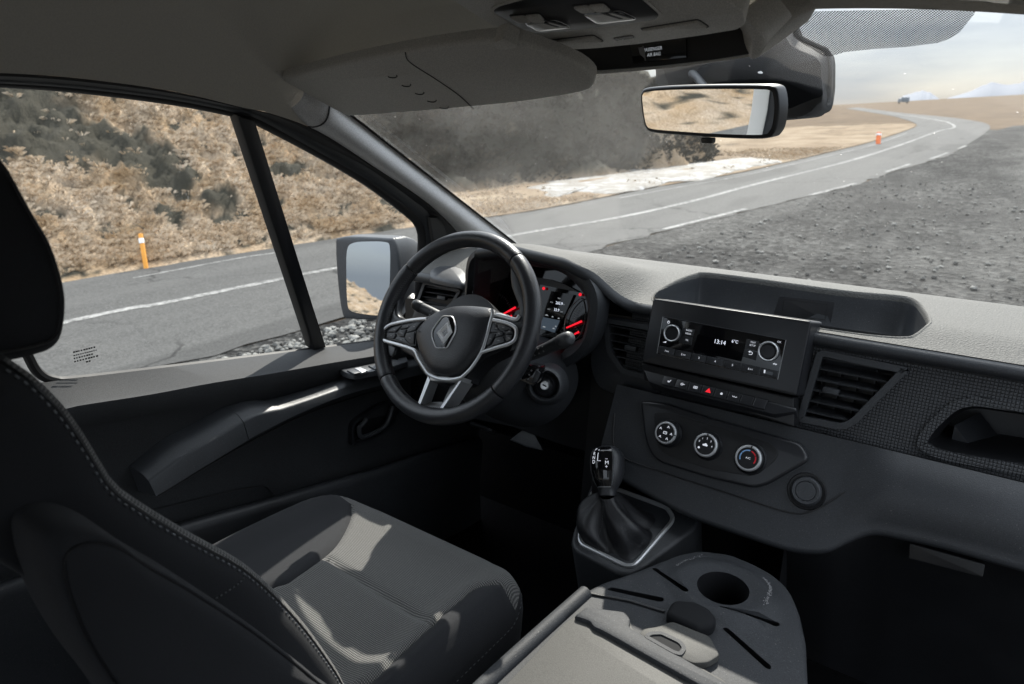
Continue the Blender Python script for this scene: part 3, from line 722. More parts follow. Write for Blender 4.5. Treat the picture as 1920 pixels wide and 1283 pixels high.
def pillar(sgn):
    lo = resample(LD[5 * 7 - 1:], 24); hi = resample(cr(PE, 4, False), 24); rows = []
    lo = [lo[0] + (lo[0] - lo[1]).normalized() * 0.05 + V((-0.02, 0, 0.015))] + lo; hi = [hi[0] + (hi[0] - hi[1]).normalized() * 0.05 + V((-0.01, 0, 0.02))] + hi
    for k in range(11):
        t = k / 10; row = []
        for a, b in zip(lo, hi):
            p = a.lerp(b, t); n = (b - a).cross(V((0.1, -0.85, 0.5))).normalized()
            if n.dot(CAM - p) < 0: n = -n
            p = p + n * 0.034 * math.sin(math.pi * t) ** 0.8
            row.append((sgn * -p.x, p.y, p.z))
        rows.append(row)
    mb = MB(); mb.grid(rows); o = mb.build('pillar_trim', M['trim'], van, sharp=180)
    # seam with the headliner and the black glass border
    mb = MB()
    if sgn < 0: mb.tube([V(r[1]) + (CAM - V(r[1])).normalized() * 0.001 for r in rows], 0.0016, 6); mb.build('seam', M['plastic_deep'], o)
    mb = MB(); e = hi; f = [p + V((0.016 * 1, 0.0, -0.001)) for p in hi]
    g1 = [V((sgn * -(p.x - 0.004), p.y - 0.002, p.z - 0.006)) for p in e]; g2 = [V((sgn * -p.x, p.y - 0.002, p.z - 0.006)) for p in f]
    mb.grid([g1, g2]); mb.build('glass_border', M['rubber'], van, sharp=180)
pillar(-1); pillar(1)
def windscreen():
    mb = MB(); rows = [[WS(0.775 * (-1 + 2 * j / 32), s) for j in range(33)] for s in [(-0.16 + 1.2 * k / 14) for k in range(15)]]
    mb.grid(rows); w = mb.build('windscreen', M['windscreen'], van, sharp=180, recalc=False)
    pts = [(1488, 37), (1490, 61), (1506, 74), (1525, 84), (1545, 97), (1560, 98), (1586, 90), (1640, 84), (1700, 80), (1761, 72), (1785, 63), (1803, 50), (1838, 6), (1486, 14)]
    c = []
    for p in pts: c.append(wsx(*p) + V((0, -0.004, -0.006)))
    mb = MB(); ids = [mb.vert(p) for p in c]; mb.cap(ids); mb.build('dotted_border', M['frit'], w, sharp=180)
windscreen()
# bulkhead, floor, side walls behind the doors, front bulkhead
fz = 0.50

mb = MB(); mb.grid([[(x, y, fz + 0.02 * math.sin(9 * y)) for x in (-0.88, -0.4, 0, 0.4, 0.88)] for y in np.linspace(-1.65, 0.95, 30)]); mb.build('floor', M['carpet'], van)
mb = MB(); mb.grid([[(x, 0.62 + 0.2 * (z - 0.5), z) for x in (-0.88, 0, 0.88)] for z in (0.4, 0.8, 1.25)]); mb.build('firewall', M['carpet'], van)
def b_pillar(sgn):
    mb = MB(); pts = [(-1.65, 0.5), (-0.70, 0.5), (-0.70, 1.10), (-0.735, 1.25), (-0.75, 1.5), (-0.74, 1.66), (-0.66, 1.70), (-0.66, 1.80), (-1.65, 1.80)]
    P = lambda p, w: V((sgn * -(-1.078 + 0.2 * p[1] + w), p[0], p[1]))
    mb.prism(P, pts, -0.03, 0.035, 0.012); mb.build('side_pillar', M['paint'], van)
b_pillar(-1); b_pillar(1)

# ---------------------------------------------------------------- driver's door
door = thing('driver_door', "driver's front door with big side window, dark panel and angled armrest", 'van door', (-0.87, 0.0, 0.9))
def side_strips(sgn, root):
    q = (lambda L: L) if sgn < 0 else mirx
    n = 70; a, b, c, d = [resample(q(L), n) for L in (LA, LB, LC, LD + [SP(872, 560, -1.068), SP(872, 640, -1.068)])]
    def off(L, k): return [p + V((-sgn * k, 0, 0)) for p in L]
    mb = MB(); mb.grid([off(a, -0.006), a, [p.lerp(r, 0.5) + V((-sgn * 0.005, 0, 0)) for p, r in zip(a, b)], b]); mb.build('window_seal', M['rubber'], root, sharp=60)
    mb = MB(); mb.grid([b, [p.lerp(r, 0.4) + V((-sgn * 0.006, 0, 0)) for p, r in zip(b, c)], c]); mb.build('window_frame', M['paint'] if False else M['plastic_mid'], root, sharp=60)
    mb = MB(); mb.grid([c, [p.lerp(r, 0.5) + V((-sgn * 0.009, 0, 0)) for p, r in zip(c, d)], d]); mb.build('door_seal', M['rubber'], root, sharp=60)
side_strips(-1, door)
sill = [(-160, 740), (67, 720), (150, 709), (359, 684), (563, 658), (704, 640), (775, 633), (840, 622)]
def door_glass(sgn, root):
    lo = many(SP, [(-420, 770)] + sill[:-2], -1.110); loop = LA[:-1] + [SP(775, 634, -1.11)] + lo[::-1]
    loop = [SP(p[0], p[1], -1.11) for p in ()] or loop
    if sgn > 0: loop = mirx(loop)
    mb = MB(); ids = [mb.vert(p) for p in loop]; mb.cap(ids); return mb.build('window_glass', M['glass'], root, sharp=180)
dglass = door_glass(-1, door)
mb = MB(); fw = Fr(SP(520, 430, -1.095), (0, -1, 0), (0.2, 0, 1)); fw = Fr(fw.o, (0, 1, 0), (0.2, 0, 1))
if fw.n.x < 0: fw = Fr(fw.o, (0, -1, 0), (0.2, 0, 1))
mb.prism(fw, rnd(fw.uvs([(440, 214), (474, 224), (608, 650), (584, 655)]), 0.003), -0.02, 0.008, 0.004); mb.build('divider_bar', M['plastic_deep'], door)
# etched marks on the glass
mb = MB(); fg = Fr(SP(160, 668, -1.1085), fw.ex, fw.ey)
rng = random.Random(2)
for r, (ln, n) in enumerate(((0.052, 9), (0.055, 11), (0.045, 8), (0.056, 9), (0.012, 2))):
    u = -0.026 if r < 4 else 0.0
    for k in range(n):
        w = ln / n * rng.uniform(0.5, 0.85); mb.box(fg, u * .72, (0.016 - r * 0.0085) * .72, 0, (u + w) * .72, (0.016 - r * 0.0085 + (0.0042 if r != 1 else 0.003)) * .72, 0.0003); u += ln / n
mb.build('etched_mark', M['rubber'], dglass)
# lower rubber of the window and rear corner
mb = MB(); mb.tube(cr([SP(*p, -1.104) for p in [(-30, 520), (20, 600), (49, 660), (70, 697), (100, 712), (150, 711), (359, 686), (563, 660), (704, 642), (790, 632)]], 5, False), 0.008, 8); mb.build('sill_seal', M['rubber'], door)
# inner panel
P0 = many(SP, sill, -1.104)
def XL(pts, x): return cr(many(X, pts, x), 4, False)
SI = [(-60, 800), (100, 772), (141, 762), (282, 740), (394, 719), (507, 701), (620, 681), (700, 668), (800, 652), (880, 640)]
L1 = [(-60, 835), (120, 806), (169, 797), (300, 775), (450, 752), (620, 715), (790, 690), (880, 672)]
L2 = [(-60, 1120), (200, 1030), (300, 997), (360, 978), (507, 938), (620, 905), (720, 877), (800, 850), (900, 820)]
L3 = [(-60, 1140), (200, 1048), (300, 1012), (360, 992), (507, 950), (620, 917), (720, 888), (800, 862), (900, 832)]
L4 = [(-60, 1240), (200, 1148), (300, 1112), (360, 1090), (507, 1040), (620, 1000), (720, 965), (800, 940), (900, 900)]
n = 40
rows = [resample(P0, n), [p + V((0.012, 0, 0.004)) for p in resample(P0, n)]]
si = resample(XL(SI, -0.800), n)
rows += [[p + V((-0.010, 0, 0.003)) for p in si], si, [p + V((0.002, 0, -0.012)) for p in si], resample(XL(L1, -0.812), n), [p + V((-0.012, 0, -0.012)) for p in resample(XL(L1, -0.812), n)]]
l2 = resample(XL(L2, -0.835), n)
rows += [[p + V((0.0, 0, 0.06)) for p in l2], l2]
mb = MB(); mb.grid(rows); panel = mb.build('door_panel', M['sill'], door, sharp=50)
mb = MB(); l3, l4 = resample(XL(L2, -0.775), n), resample(XL(L4, -0.760), n)
mb.grid([[p + V((-0.05, 0, -0.02)) for p in l3], [p + V((-0.006, 0, 0.0)) for p in l3], [p + V((0.006, 0, -0.006)) for p in l3], [p + V((0.010, 0, -0.02)) for p in l3], l4, [p + V((0, 0, -0.25)) for p in l4]])
mb.build('door_pocket', M['plastic'], door, sharp=60)
def armrest(top, low, name, mat, endcap):
    a, c = resample(cr(many(X, top, -0.822), 4, False), 24), resample(cr(many(X, low, -0.762), 4, False), 24)
    b = [p.lerp(q, 0.42) + V((0.028, 0, 0.006)) for p, q in zip(a, c)]
    d = [p + V((-0.07, 0, -0.012)) for p in c]
    rows = [[p + V((-0.02, 0, -0.004)) for p in a], a]
    for t in (0.35, 0.7): rows.append([p.lerp(q, t) + V((0.004, 0, 0.003)) for p, q in zip(a, b)])
    rows += [[p + V((-0.004, 0, 0.0015)) for p in b], b, [p.lerp(q, 0.12) + V((0.001, 0, 0)) for p, q in zip(b, c)], [p.lerp(q, 0.9) for p, q in zip(b, c)], c, d]
    mb = MB(); ids = mb.grid(rows); mb.cap([r[0] for r in ids]); mb.cap([r[-1] for r in ids]); return mb.build(name, mat, door, sharp=50)
arm = armrest([(245, 875), (307, 825), (360, 797), (422, 762)], [(293, 931), (335, 905), (380, 877), (430, 847), (466, 825)], 'armrest', M['plastic_mid'], 1)
grip = armrest([(423, 762), (446, 752), (468, 749), (490, 752), (530, 743), (575, 730), (625, 712), (640, 694), (704, 681), (790, 664), (850, 655)], [(467, 824), (500, 806), (563, 775), (648, 741), (720, 721), (800, 700), (880, 682)], 'grip', M['plastic_mid'], 1)
mb = MB(); mb.tube(cr(many(X, [(180, 985), (310, 951), (434, 921), (480, 913), (500, 914), (514, 930), (516, 940)], -0.829), 5, False), 0.0018, 6); mb.build('pocket_seam', M['rubber'], panel)
mb = MB(); mb.tube(cr(many(X, [(296, 931), (400, 868), (470, 829), (560, 783), (650, 750), (740, 724)], -0.824), 5, False), 0.0018, 6); mb.build('armrest_seam', M['rubber'], panel)
# window switches let into the grip
sw = Fr(X(672, 696, -0.79), (1, 0.0, 0.0), (0, 1, -0.13))
mb = MB(); out = rnd(sw.uvs([(634, 698), (642, 690), (706, 679), (760, 671), (765, 684), (716, 700), (665, 709), (650, 706)]), 0.006); mb.prism(sw, out, -0.004, 0.009, 0.002)
swo = mb.build('switch_plate', M['plastic_mid'], door)
for q in ([(650, 697), (662, 694), (676, 701), (664, 704)], [(664, 693), (676, 691), (690, 698), (678, 701)], [(690, 688), (700, 686), (713, 693), (703, 695)], [(703, 685), (713, 683), (726, 690), (716, 692)]):
    mb = MB(); mb.prism(sw, rnd(sw.uvs(q, 0.009), 0.002), 0.008, 0.013, 0.0015); mb.build('window_switch', M['silver'] if q[0][0] in (664, 703) else M['plastic'], swo)
# inside handle
hf = Fr(X(700, 795, -0.826), (0, 1, 0), (0, 0, 1))
ho = [(656, 797), (668, 783), (695, 763), (720, 753), (742, 756), (744, 768), (735, 792), (723, 805), (703, 820), (663, 833), (656, 826)]
oo = [p for p in cr([V((*q, 0)) for q in hf.uvs(ho)], 4)]; oo = [(p.x, p.y) for p in oo]
mb = MB(); mb.frame(hf, oo, inset(oo, 0.008), -0.004, 0.010, -0.02); b_ = MB(); hb = mb.build('handle_bezel', M['plastic_smooth'], door, sharp=50)
mb = MB(); ids = [mb.vert(hf.pt(p[0], p[1], -0.004)) for p in inset(oo, 0.007)]; mb.cap(ids); mb.build('handle_recess', M['plastic_deep'], hb)
hp = hf.uvs([(681, 784), (672, 795), (667, 800), (671, 817), (690, 812), (712, 800), (722, 786), (730, 760)])
mb = MB(); mb.tube(cr([hf.pt(u, v, 0.012) for u, v in hp], 5, False), 0.0065, 8); mb.build('pull_lever', M['plastic_mid'], hb)
# sail panel in front of the window
mb = MB(); fs = Fr(SP(830, 480, -1.072), fw.ex, fw.ey); mb.prism(fs, fs.uvs([(806, 408), (824, 408), (872, 452), (880, 520), (880, 640), (812, 640), (816, 470)]), -0.01, 0.0, 0.003); mb.build('sail_panel', M['plastic_deep'], door)
# outer skin below the window, so the lower door is closed
mb = MB(); mb.grid([[p + V((-0.004, 0, 0)) for p in resample(P0, n)], [p + V((-0.05, 0, -0.2)) for p in resample(P0, n)], [V((-0.95, p.y, 0.45)) for p in resample(P0, n)]]); mb.build('outer_skin', M['paint'], door, sharp=80)
# wing mirror
wm = Fr(Y(690, 520, 0.32), (1, 0.30, 0.03), (0.0, 0.13, 1))
wo = [(630, 455), (637, 446), (660, 443), (727, 446), (740, 450), (748, 480), (752, 540), (748, 598), (713, 600), (658, 598), (643, 590), (634, 530)]
w2 = [(p.x, p.y) for p in cr([V((*q, 0)) for q in wm.uvs(wo)], 3)]
mb = MB(); mb.prism(wm, w2, -0.012, 0.004, 0.006); ids = mb.grid([[wm.pt(p[0], p[1], -0.012) for p in w2], [wm.pt(p[0], p[1], -0.06) for p in inset(w2, -0.004)], [wm.pt(p[0] * 0.97 + 0.004, p[1] * 0.95, -0.11) for p in w2], [wm.pt(p[0] * 0.8 + 0.01, p[1] * 0.8, -0.16) for p in w2]], cu=True); mb.cap(ids[-1])
mir = mb.build('wing_mirror', M['plastic_mid'], door, sharp=50)
g = [(651, 470), (662, 456), (690, 453), (722, 454), (731, 462), (732, 500), (730, 545), (722, 585), (712, 591), (690, 590), (660, 584), (652, 570), (650, 520)]
g2 = [(p.x, p.y) for p in cr([V((*q, 0)) for q in wm.uvs(g, 0.004)], 3)]
mb = MB(); ids = [mb.vert(wm.pt(p[0], p[1], 0.0052)) for p in g2]; mb.cap(ids); mb.build('mirror_glass', M['mirror'], mir)
mb = MB(); mb.tube([wm.pt(0.06, -0.07, -0.08), V((-0.86, 0.37, 1.15))], 0.045, 12); mb.build('mirror_arm', M['plastic_deep'], mir)

# ---------------------------------------------------------------- dashboard
dash = thing('dashboard', 'wide charcoal van dashboard with sunlit grained top, storage tray and textured front', 'dashboard', (0.0, 0.30, 1.0))
HOOD = [(872, 560), (874, 528), (876, 505), (880, 482), (886, 471), (898, 465), (930, 461), (960, 461), (992, 468), (1034, 478), (1066, 487), (1105, 513.6), (1130, 538), (1153, 556), (1181, 567), (1218, 570.5), (1240, 574)]
HY = 0.215
Hc = cr(many(Y, HOOD, HY), 6, False)
def front_edge(x):
    """rear edge (y, z) of the dash top at x"""
    if x > -0.15: return 0.30, 1.318
    t = sst(-0.15, -0.27, x); hx = [p.x for p in Hc]
    if x > -0.515: z = interp(x, hx[24:], [p.z for p in Hc[24:]])
    else: z = 1.315
    if x < -0.515: return lerp(0.215, 0.265, sst(-0.515, -0.56, x)), 1.315
    return lerp(0.30, HY, t), lerp(1.318, z, sst(-0.15, -0.24, x))
def top_z(x, y):
    fy, fz_ = front_edge(x)
    far = 1.338 if y < 0.62 else 1.338 - 0.045 * sst(0.60, 0.86, y) - 0.01 * sst(0.7, 0.86, y)
    if x > -0.12: return lerp(fz_, far, sst(0.28, 0.40, y))
    lo = lerp(1.318, far, sst(0.28, 0.40, y))
    k = sst(HY, 0.60, y) if x > -0.56 else sst(0.25, 0.45, y)
    return lerp(fz_ - 0.002 * 0, lo if x > -0.56 else far, k ** 1.15)
TRAY = [(1224, 548), (1226, 541), (1236, 535), (1266, 523), (1300, 514), (1322, 512), (1400, 521), (1500, 535), (1600, 548), (1690, 556), (1722, 566), (1738, 585), (1746, 602), (1742, 610), (1722, 619), (1700, 621), (1640, 615), (1540, 601), (1400, 579), (1300, 562), (1245, 554)]
tw = [V((p.x, p.y)) for p in cr([V((*Z(px, py, 1.337).xy, 0)) for px, py in TRAY], 5)]
def dash_top():
    pts, edges = [], []
    def add_loop(L):
        b = len(pts); pts.extend(V((p[0], p[1])) for p in L); edges.extend((b + i, b + (i + 1) % len(L)) for i in range(len(L)))
    xs = np.linspace(-0.80, 0.84, 165); fe = [(float(x), front_edge(float(x))[0]) for x in xs]
    back = [(float(x), 0.72 + 0.135 * (1 - (float(x) / 0.8) ** 2)) for x in xs[::-1]]
    add_loop(fe + back); add_loop(tw); tin = inset(tw, 0.006)
    area = sum(tw[i - 1].x * tw[i].y - tw[i].x * tw[i - 1].y for i in range(len(tw)))
    step = 0.016
    for i in range(int(1.64 / step)):
        for j in range(int(0.7 / step)):
            x, y = -0.80 + step * (i + 0.5), 0.2 + step * (j + 0.5)
            if y < front_edge(x)[0] + 0.008 or y > 0.70 + 0.135 * (1 - (x / 0.8) ** 2): continue
            if abs(sdist(x, y, tw)) < 0.007 or sdist(x, y, tw) > 0: continue
            pts.append(V((x, y)))
    vo, eo, fo, *_ = delaunay_2d_cdt(pts, edges, [], 1, 1e-6)
    mb = MB()
    for p in vo: mb.v.append(V((p.x, p.y, top_z(p.x, p.y))))
    for f in fo:
        c = sum((vo[i] for i in f), V((0, 0))) / len(f)
        if sdist(c.x, c.y, tw) > 0: continue
        mb.face(f)
    # rolled rim of the tray
    mb2 = MB(); rr = []
    for d, dz in ((-0.002, -0.001), (0.0, 0.0015), (0.003, 0.001), (0.005, -0.004), (0.0055, -0.012)):
        rr.append([(p.x, p.y, top_z(p.x, p.y) + dz) for p in inset(tw, d if area > 0 else d)])
    mb2.grid(rr, cu=True)
    o = mb.build('top_pad', M['dash'], dash, sharp=45)
    mb2.build('tray_rim', M['dash'], o, sharp=60)
    mb3 = MB(); rows = []
    for d, dz in ((0.0055, -0.010), (0.007, -0.03), (0.010, -0.075), (0.016, -0.082)):
        rows.append([(p.x, p.y, 1.337 + dz) for p in inset(tw, d)])
    ids = mb3.grid(rows, cu=True); mb3.cap(ids[-1]); mb3.build('storage_tray', M['plastic'], dash, sharp=40)
dash_top()
# cover of the tray socket on the far wall
tf = Fr(Y(1505, 585, 0.5635), (1, -0.02, 0), (0, 0.05, 1))
mb = MB(); mb.prism(tf, rnd(tf.uvs([(1462, 555), (1565, 566), (1558, 606), (1450, 590)]), 0.002), -0.004, 0.0012, 0.0006); tp = mb.build('tray_cover', M['plastic_smooth'], dash)
mb = MB(); q = tf.uvs([(1470, 561), (1552, 571), (1547, 600), (1466, 588)]); mb.tube([tf.pt(u, v, 0.0012) for u, v in q], 0.0007, 4, closed=True); mb.build('lid_gap', M['rubber'], tp)
# rounded lip under the top's rear edge and down into the front
def lip():
    rows = [[], [], [], [], [], []]
    for x in np.linspace(-0.80, 0.84, 200):
        x = float(x); y, z = front_edge(x)
        dy = lerp(0.0, 0.02, sst(-0.14, -0.3, x)) if x > -0.56 else 0.0
        dr = lerp(0.028, 0.030, sst(-0.17, -0.3, x))
        prof = [(0, 0), (-0.008, -0.004), (-0.011, -0.012), (-0.008, -0.021), (0.004, -0.027), (0.03 + dy, -0.030)]
        for r, (a, b) in zip(rows, prof): r.append((x, y + a, z + b))
    mb = MB(); mb.grid(rows); mb.build('edge_roll', M['plastic'], dash, sharp=70)
lip()
FN = V((0, 1, -0.2)); FD = 0.042            # vertical front face of the dash
def F1(px, py, d=0.0): return on(px, py, FN, FD - d)
ff = Fr(F1(1500, 700), (1, 0, 0), (0, 0.2, 1))
# front panel of embossed squares, from the left block to the right end, with vent and glovebox cut out
GBO = [(1723, 835), (1724, 824), (1740, 798), (1778, 762), (1800, 751), (1830, 747), (1960, 765), (2100, 786), (2100, 912), (1960, 893), (1780, 861), (1745, 850)]
VRO = [(1533, 661), (1545, 656), (1700, 688), (1706, 694), (1640, 760), (1606, 795), (1580, 806), (1500, 790), (1496, 783)]
def rframe(pts, r, n=4): return rnd(ff.uvs(pts), r, n)
gbo = rframe(GBO, 0.03); vro = rframe(VRO, 0.008)
def front_panel():
    pts, edges = [], []
    def add(L):
        b = len(pts); pts.extend(V((p[0], p[1])) for p in L); edges.extend((b + i, b + (i + 1) % len(L)) for i in range(len(L)))
    o0 = ff.uv(1500, 700)
    def uvw(x, z): return (x - ff.o.x, (V((x, FD + 0.2 * z, z)) - ff.o).dot(ff.ey))
    lo = [(-0.175, 1.125), (-0.10, 1.118), (0.05, 1.100), (0.20, 1.096), (0.30, 1.098), (0.84, 1.098)]
    outer = [uvw(-0.175, 1.295), uvw(0.84, 1.295)] + [uvw(*p) for p in lo[::-1]]
    add(outer); add(gbo); add(vro)
    vo, eo, fo, *_ = delaunay_2d_cdt(pts, edges, [], 1, 1e-6); mb = MB()
    for p in vo: mb.v.append(ff.pt(p.x, p.y, 0.0))
    for f in fo:
        c = sum((vo[i] for i in f), V((0, 0))) / len(f)
        if sdist(c.x, c.y, gbo) > 0 or sdist(c.x, c.y, vro) > 0: continue
        mb.face(f)
    # the lower edge rolls under
    e = cr([V((p[0], FD + 0.2 * p[1], p[1])) for p in lo], 10, False)
    mb.grid([e, [p + V((0, -0.003, -0.006)) for p in e], [p + V((0, 0.0, -0.024)) for p in e], [p + V((0, 0.014, -0.031)) for p in e], [p + V((0, 0.05, -0.032)) for p in e]])
    fp = mb.build('front_panel', M['grid'], dash, sharp=60)
    mb = MB(); mb.frame(ff, inset(gbo, -0.003), inset(gbo, 0.011), 0.0, 0.006, -0.03); gb = mb.build('cubby_rim', M['grid'], dash, sharp=45)
    mb = MB(); a = inset(gbo, 0.010); b = inset(gbo, 0.022)
    ids = mb.grid([[ff.pt(p[0], p[1], w) for p in L] for L, w in ((a, -0.002), (b, -0.05), (inset(gbo, 0.026), -0.16))], cu=True); mb.cap(ids[-1]); cub = mb.build('open_cubby', M['plastic_deep'], dash, sharp=40)
    mb = MB(); sh = [(1790, 798), (1830, 850), (1900, 872), (2080, 900)]
    s0 = many(F1, sh, -0.05); s1 = [p + V((0.03, 0.10, -0.004)) for p in s0]; s2 = [p + V((0, -0.0, -0.08)) for p in s0]; mb.grid([s1, s0, s2]); mb.build('cubby_step', M['plastic'], cub, sharp=40)
    # joint lines
    for q in ((1548, 812, 1544, 868), (1168, 716, 1166, 742)):
        mb = MB(); mb.tube([F1(q[0], q[1], 0.0008), F1(q[2], q[3], 0.0008)], 0.0011, 5); mb.build('panel_joint', M['rubber'], fp)
front_panel()
def vent(outer_px, slat_px, n, name_lab, tab_px, frame_w=0.011, fr=None, par=None):
    """frame ring, dark throat, slats and a slider tab"""
    fr = fr or ff; o = rnd(fr.uvs(outer_px), 0.010, 3); i = inset(o, frame_w)
    mb = MB(); mb.frame(fr, o, i, -0.004, 0.007, -0.022); v = mb.build('air_vent', M['plastic_mid'], dash, sharp=50)
    mb = MB(); ids = mb.grid([[fr.pt(p[0], p[1], w) for p in i] for w in (-0.004, -0.065)], cu=True); mb.cap(ids[-1]); mb.build('throat', M['plastic_deep'], v)
    vs = [p[1] for p in i]; us = [p[0] for p in i]; v0, v1 = min(vs), max(vs)
    def span(v):
        xs = []
        for a, b in zip(i, i[1:] + i[:1]):
            if (a[1] - v) * (b[1] - v) < 0: xs.append(a[0] + (b[0] - a[0]) * (v - a[1]) / (b[1] - a[1]))
        return (min(xs), max(xs)) if len(xs) > 1 else None
    for k in range(n):
        q = v0 + (v1 - v0) * (k + 0.55) / n; s = span(q)
        if not s: continue
        mb = MB(); P = lambda p, w: fr.pt(p[0], q + p[1] * 1.0, w)
        mb.grid([[fr.pt(s[0], q + dv, w) for dv, w in ((0.0016, -0.001), (0.0028, -0.006), (0.008, -0.034), (0.006, -0.035), (-0.0010, -0.006), (-0.0010, -0.002))], [fr.pt(s[1], q + dv, w) for dv, w in ((0.0016, -0.001), (0.0028, -0.006), (0.008, -0.034), (0.006, -0.035), (-0.0010, -0.006), (-0.0010, -0.002))]], cu=True)
        mb.build('slat', M['plastic_mid'], v, sharp=30)
    mb = MB()
    for k in range(5):
        u = min(us) + (max(us) - min(us)) * (k + 0.5) / 5; mb.box(fr, u - 0.0008, v0 + 0.006, -0.06, u + 0.0008, v1 - 0.006, -0.036)
    mb.build('rear_vane', M['plastic_deep'], v)
    tu, tv = fr.uv(*tab_px); mb = MB(); mb.prism(fr, rnd(rect(tu - 0.013, tv - 0.005, tu + 0.013, tv + 0.005), 0.002), -0.006, 0.008, 0.002); mb.box(fr, tu - 0.009, tv - 0.0035, 0.007, tu + 0.009, tv - 0.0020, 0.0088, 0.0003)
    mb.build('slider_tab', M['plastic_mid'], v)
    return v
vent(VRO, None, 6, '', (1558, 733))
def plate_hole(fr, outer, hole, w, depth, bev=0.004):
    pts, edges = [], []
    def add(L):
        b = len(pts); pts.extend(V((p[0], p[1])) for p in L); edges.extend((b + i, b + (i + 1) % len(L)) for i in range(len(L)))
    io = inset(outer, bev); add(io); add(hole)
    vo, eo, fo, *_ = delaunay_2d_cdt(pts, edges, [], 1, 1e-6); mb = MB(); hv = [V((p[0], p[1])) for p in hole]
    for p in vo: mb.v.append(fr.pt(p.x, p.y, w))
    for f in fo:
        c = sum((vo[i] for i in f), V((0, 0))) / len(f)
        if sdist(c.x, c.y, hv) <= 0: mb.face(f)
    mb.grid([[fr.pt(p[0], p[1], q) for p in L] for L, q in ((io, w), (inset(outer, bev * .3), w - bev * .3), (outer, w - bev), (outer, w - depth))], cu=True)
    return mb
# left block of the centre stack with its own vent
lf = Fr(F1(1170, 660, 0.004), (1, 0, 0), (0, 0.2, 1))
LV = [(1134, 596), (1236, 612), (1232, 716), (1168, 700), (1140, 662)]
mb = plate_hole(lf, rnd(lf.uvs([(1110, 588), (1240, 607), (1236, 738), (1170, 746), (1120, 728), (1106, 690)]), [0.006, 0.002, 0.002, 0.004, 0.02, 0.02]), inset(rnd(lf.uvs(LV), 0.010, 3), 0.004), 0.0, 0.05); mb.build('stack_side', M['plastic'], dash, sharp=40)
lf2 = lf.at(0, 0, 0.002)
vent([(1134, 596), (1236, 612), (1232, 716), (1168, 700), (1140, 662)], None, 6, '', (1184, 653), 0.010, lf2)
# left vent beside the door
vf = Fr(Y(822, 552, 0.305), (1, 0.10, 0), (0, 0.25, 1))
LV2 = [(797, 527), (868, 544), (846, 582), (784, 576), (783, 566)]
mb = plate_hole(vf, rnd(vf.uvs([(796, 520), (892, 538), (882, 572), (850, 660), (770, 600)]), 0.008), inset(rnd(vf.uvs(LV2), 0.010, 3), 0.004), -0.001, 0.04); mb.build('vent_surround', M['plastic'], dash, sharp=40)
vent([(797, 527), (868, 544), (846, 582), (784, 576), (783, 566)], None, 4, '', (830, 559), 0.008, vf)
# pad over the left vent
mb = MB(); pd = many(Z, [(803, 508), (812, 502), (850, 494), (880, 484), (884, 520), (872, 531), (858, 531), (830, 526), (806, 519)], 1.312); c = cr(pd, 4)
cen = sum(c, V()) / len(c)
mb.grid([[p + V((0, 0, -0.012)) for p in c], [p + V((0, 0, -0.004)) for p in c], [p.lerp(cen, 0.03) for p in c], [p.lerp(cen, 0.10) + V((0, 0, 0.004)) for p in c], [p.lerp(cen, 0.5) + V((0, 0, 0.010)) for p in c], [p.lerp(cen, 0.98) + V((0, 0, 0.012)) for p in c]], cu=True)
mb.build('side_pad', M['plastic_mid'], dash, sharp=60)
# instrument hood: rear lip, tunnel and face
IN = [(878, 640), (880, 590), (888, 545), (891.5, 520), (893, 505), (900, 492), (916, 488), (945, 488), (970, 492), (995, 499), (1045, 508), (1073, 526), (1096, 554), (1102, 580), (1100, 607), (1091, 636), (1075, 651), (1050, 664), (1000, 690), (930, 700)]
OUT = [(868, 660), (868, 600), (871, 560), (872, 530), (873, 508), (879, 482), (896, 468), (930, 464), (965, 464), (995, 471), (1038, 482), (1072, 496), (1106, 525), (1120, 560), (1118, 600), (1108, 640), (1090, 668), (1060, 690), (1000, 720), (920, 730)]
ia, oa = cr(many(Y, IN, 0.232), 4), cr(many(Y, OUT, 0.222), 4)
mb = MB(); mid = [p.lerp(q, 0.5) + V((0, -0.010, 0.002)) for p, q in zip(ia, oa)]
mb.grid([[p + V((0, 0.05, 0)) for p in oa], oa, [p.lerp(q, 0.5) for p, q in zip(oa, mid)], mid, [p.lerp(q, 0.6) for p, q in zip(mid, ia)], ia, [p + V((0, 0.01, -0.001)) for p in ia]], cu=True); mb.build('instrument_hood', M['plastic'], dash, sharp=60)
mb = MB(); cen = sum(ia, V()) / len(ia); deep = [V((lerp(cen.x, p.x, 0.93), 0.33 + 0.25 * (p.z - 1.28), lerp(cen.z, p.z, 0.92))) for p in ia]
mb.grid([[p + V((0, 0.008, 0)) for p in ia], [p.lerp(q, 0.5) for p, q in zip(ia, deep)], deep], cu=True); mb.build('instrument_tunnel', M['plastic_deep'], dash, sharp=60)
cl = thing('instrument_cluster', 'black instrument cluster behind the steering wheel with red needles and a lit trip display', 'instrument cluster', tuple(cen + V((0, 0.08, 0))))
cf = Fr(Y(1050, 585, 0.318), (1, 0, 0), (0, 0.25, 1))
mb = MB(); ids = [mb.vert(p + V((0, -0.002, 0))) for p in deep]; mb.cap(ids); mb.build('face', M['screen'], cl)
top = cf.uvs([(990, 518), (1030, 524), (1060, 534), (1083, 546), (1084, 548), (1060, 543), (1010, 533), (990, 531)])
mb = MB(); mb.prism(cf, top, 0.0, 0.003); mb.build('upper_shade', M['plastic_mid'], cl)
mb = MB(); mb.prism(cf, cf.uvs([(1034, 546), (1076, 553), (1044, 625), (1010, 614)]), 0.0, 0.0012); dsp = mb.build('trip_display', M['screen'], cl)
mb = MB(); mb.prism(cf, cf.uvs([(1019, 595), (1050, 601), (1040, 624), (1010, 615)], 0.0014), 0.0012, 0.0016); mb.build('lit_panel', M['lit_blue'], dsp)
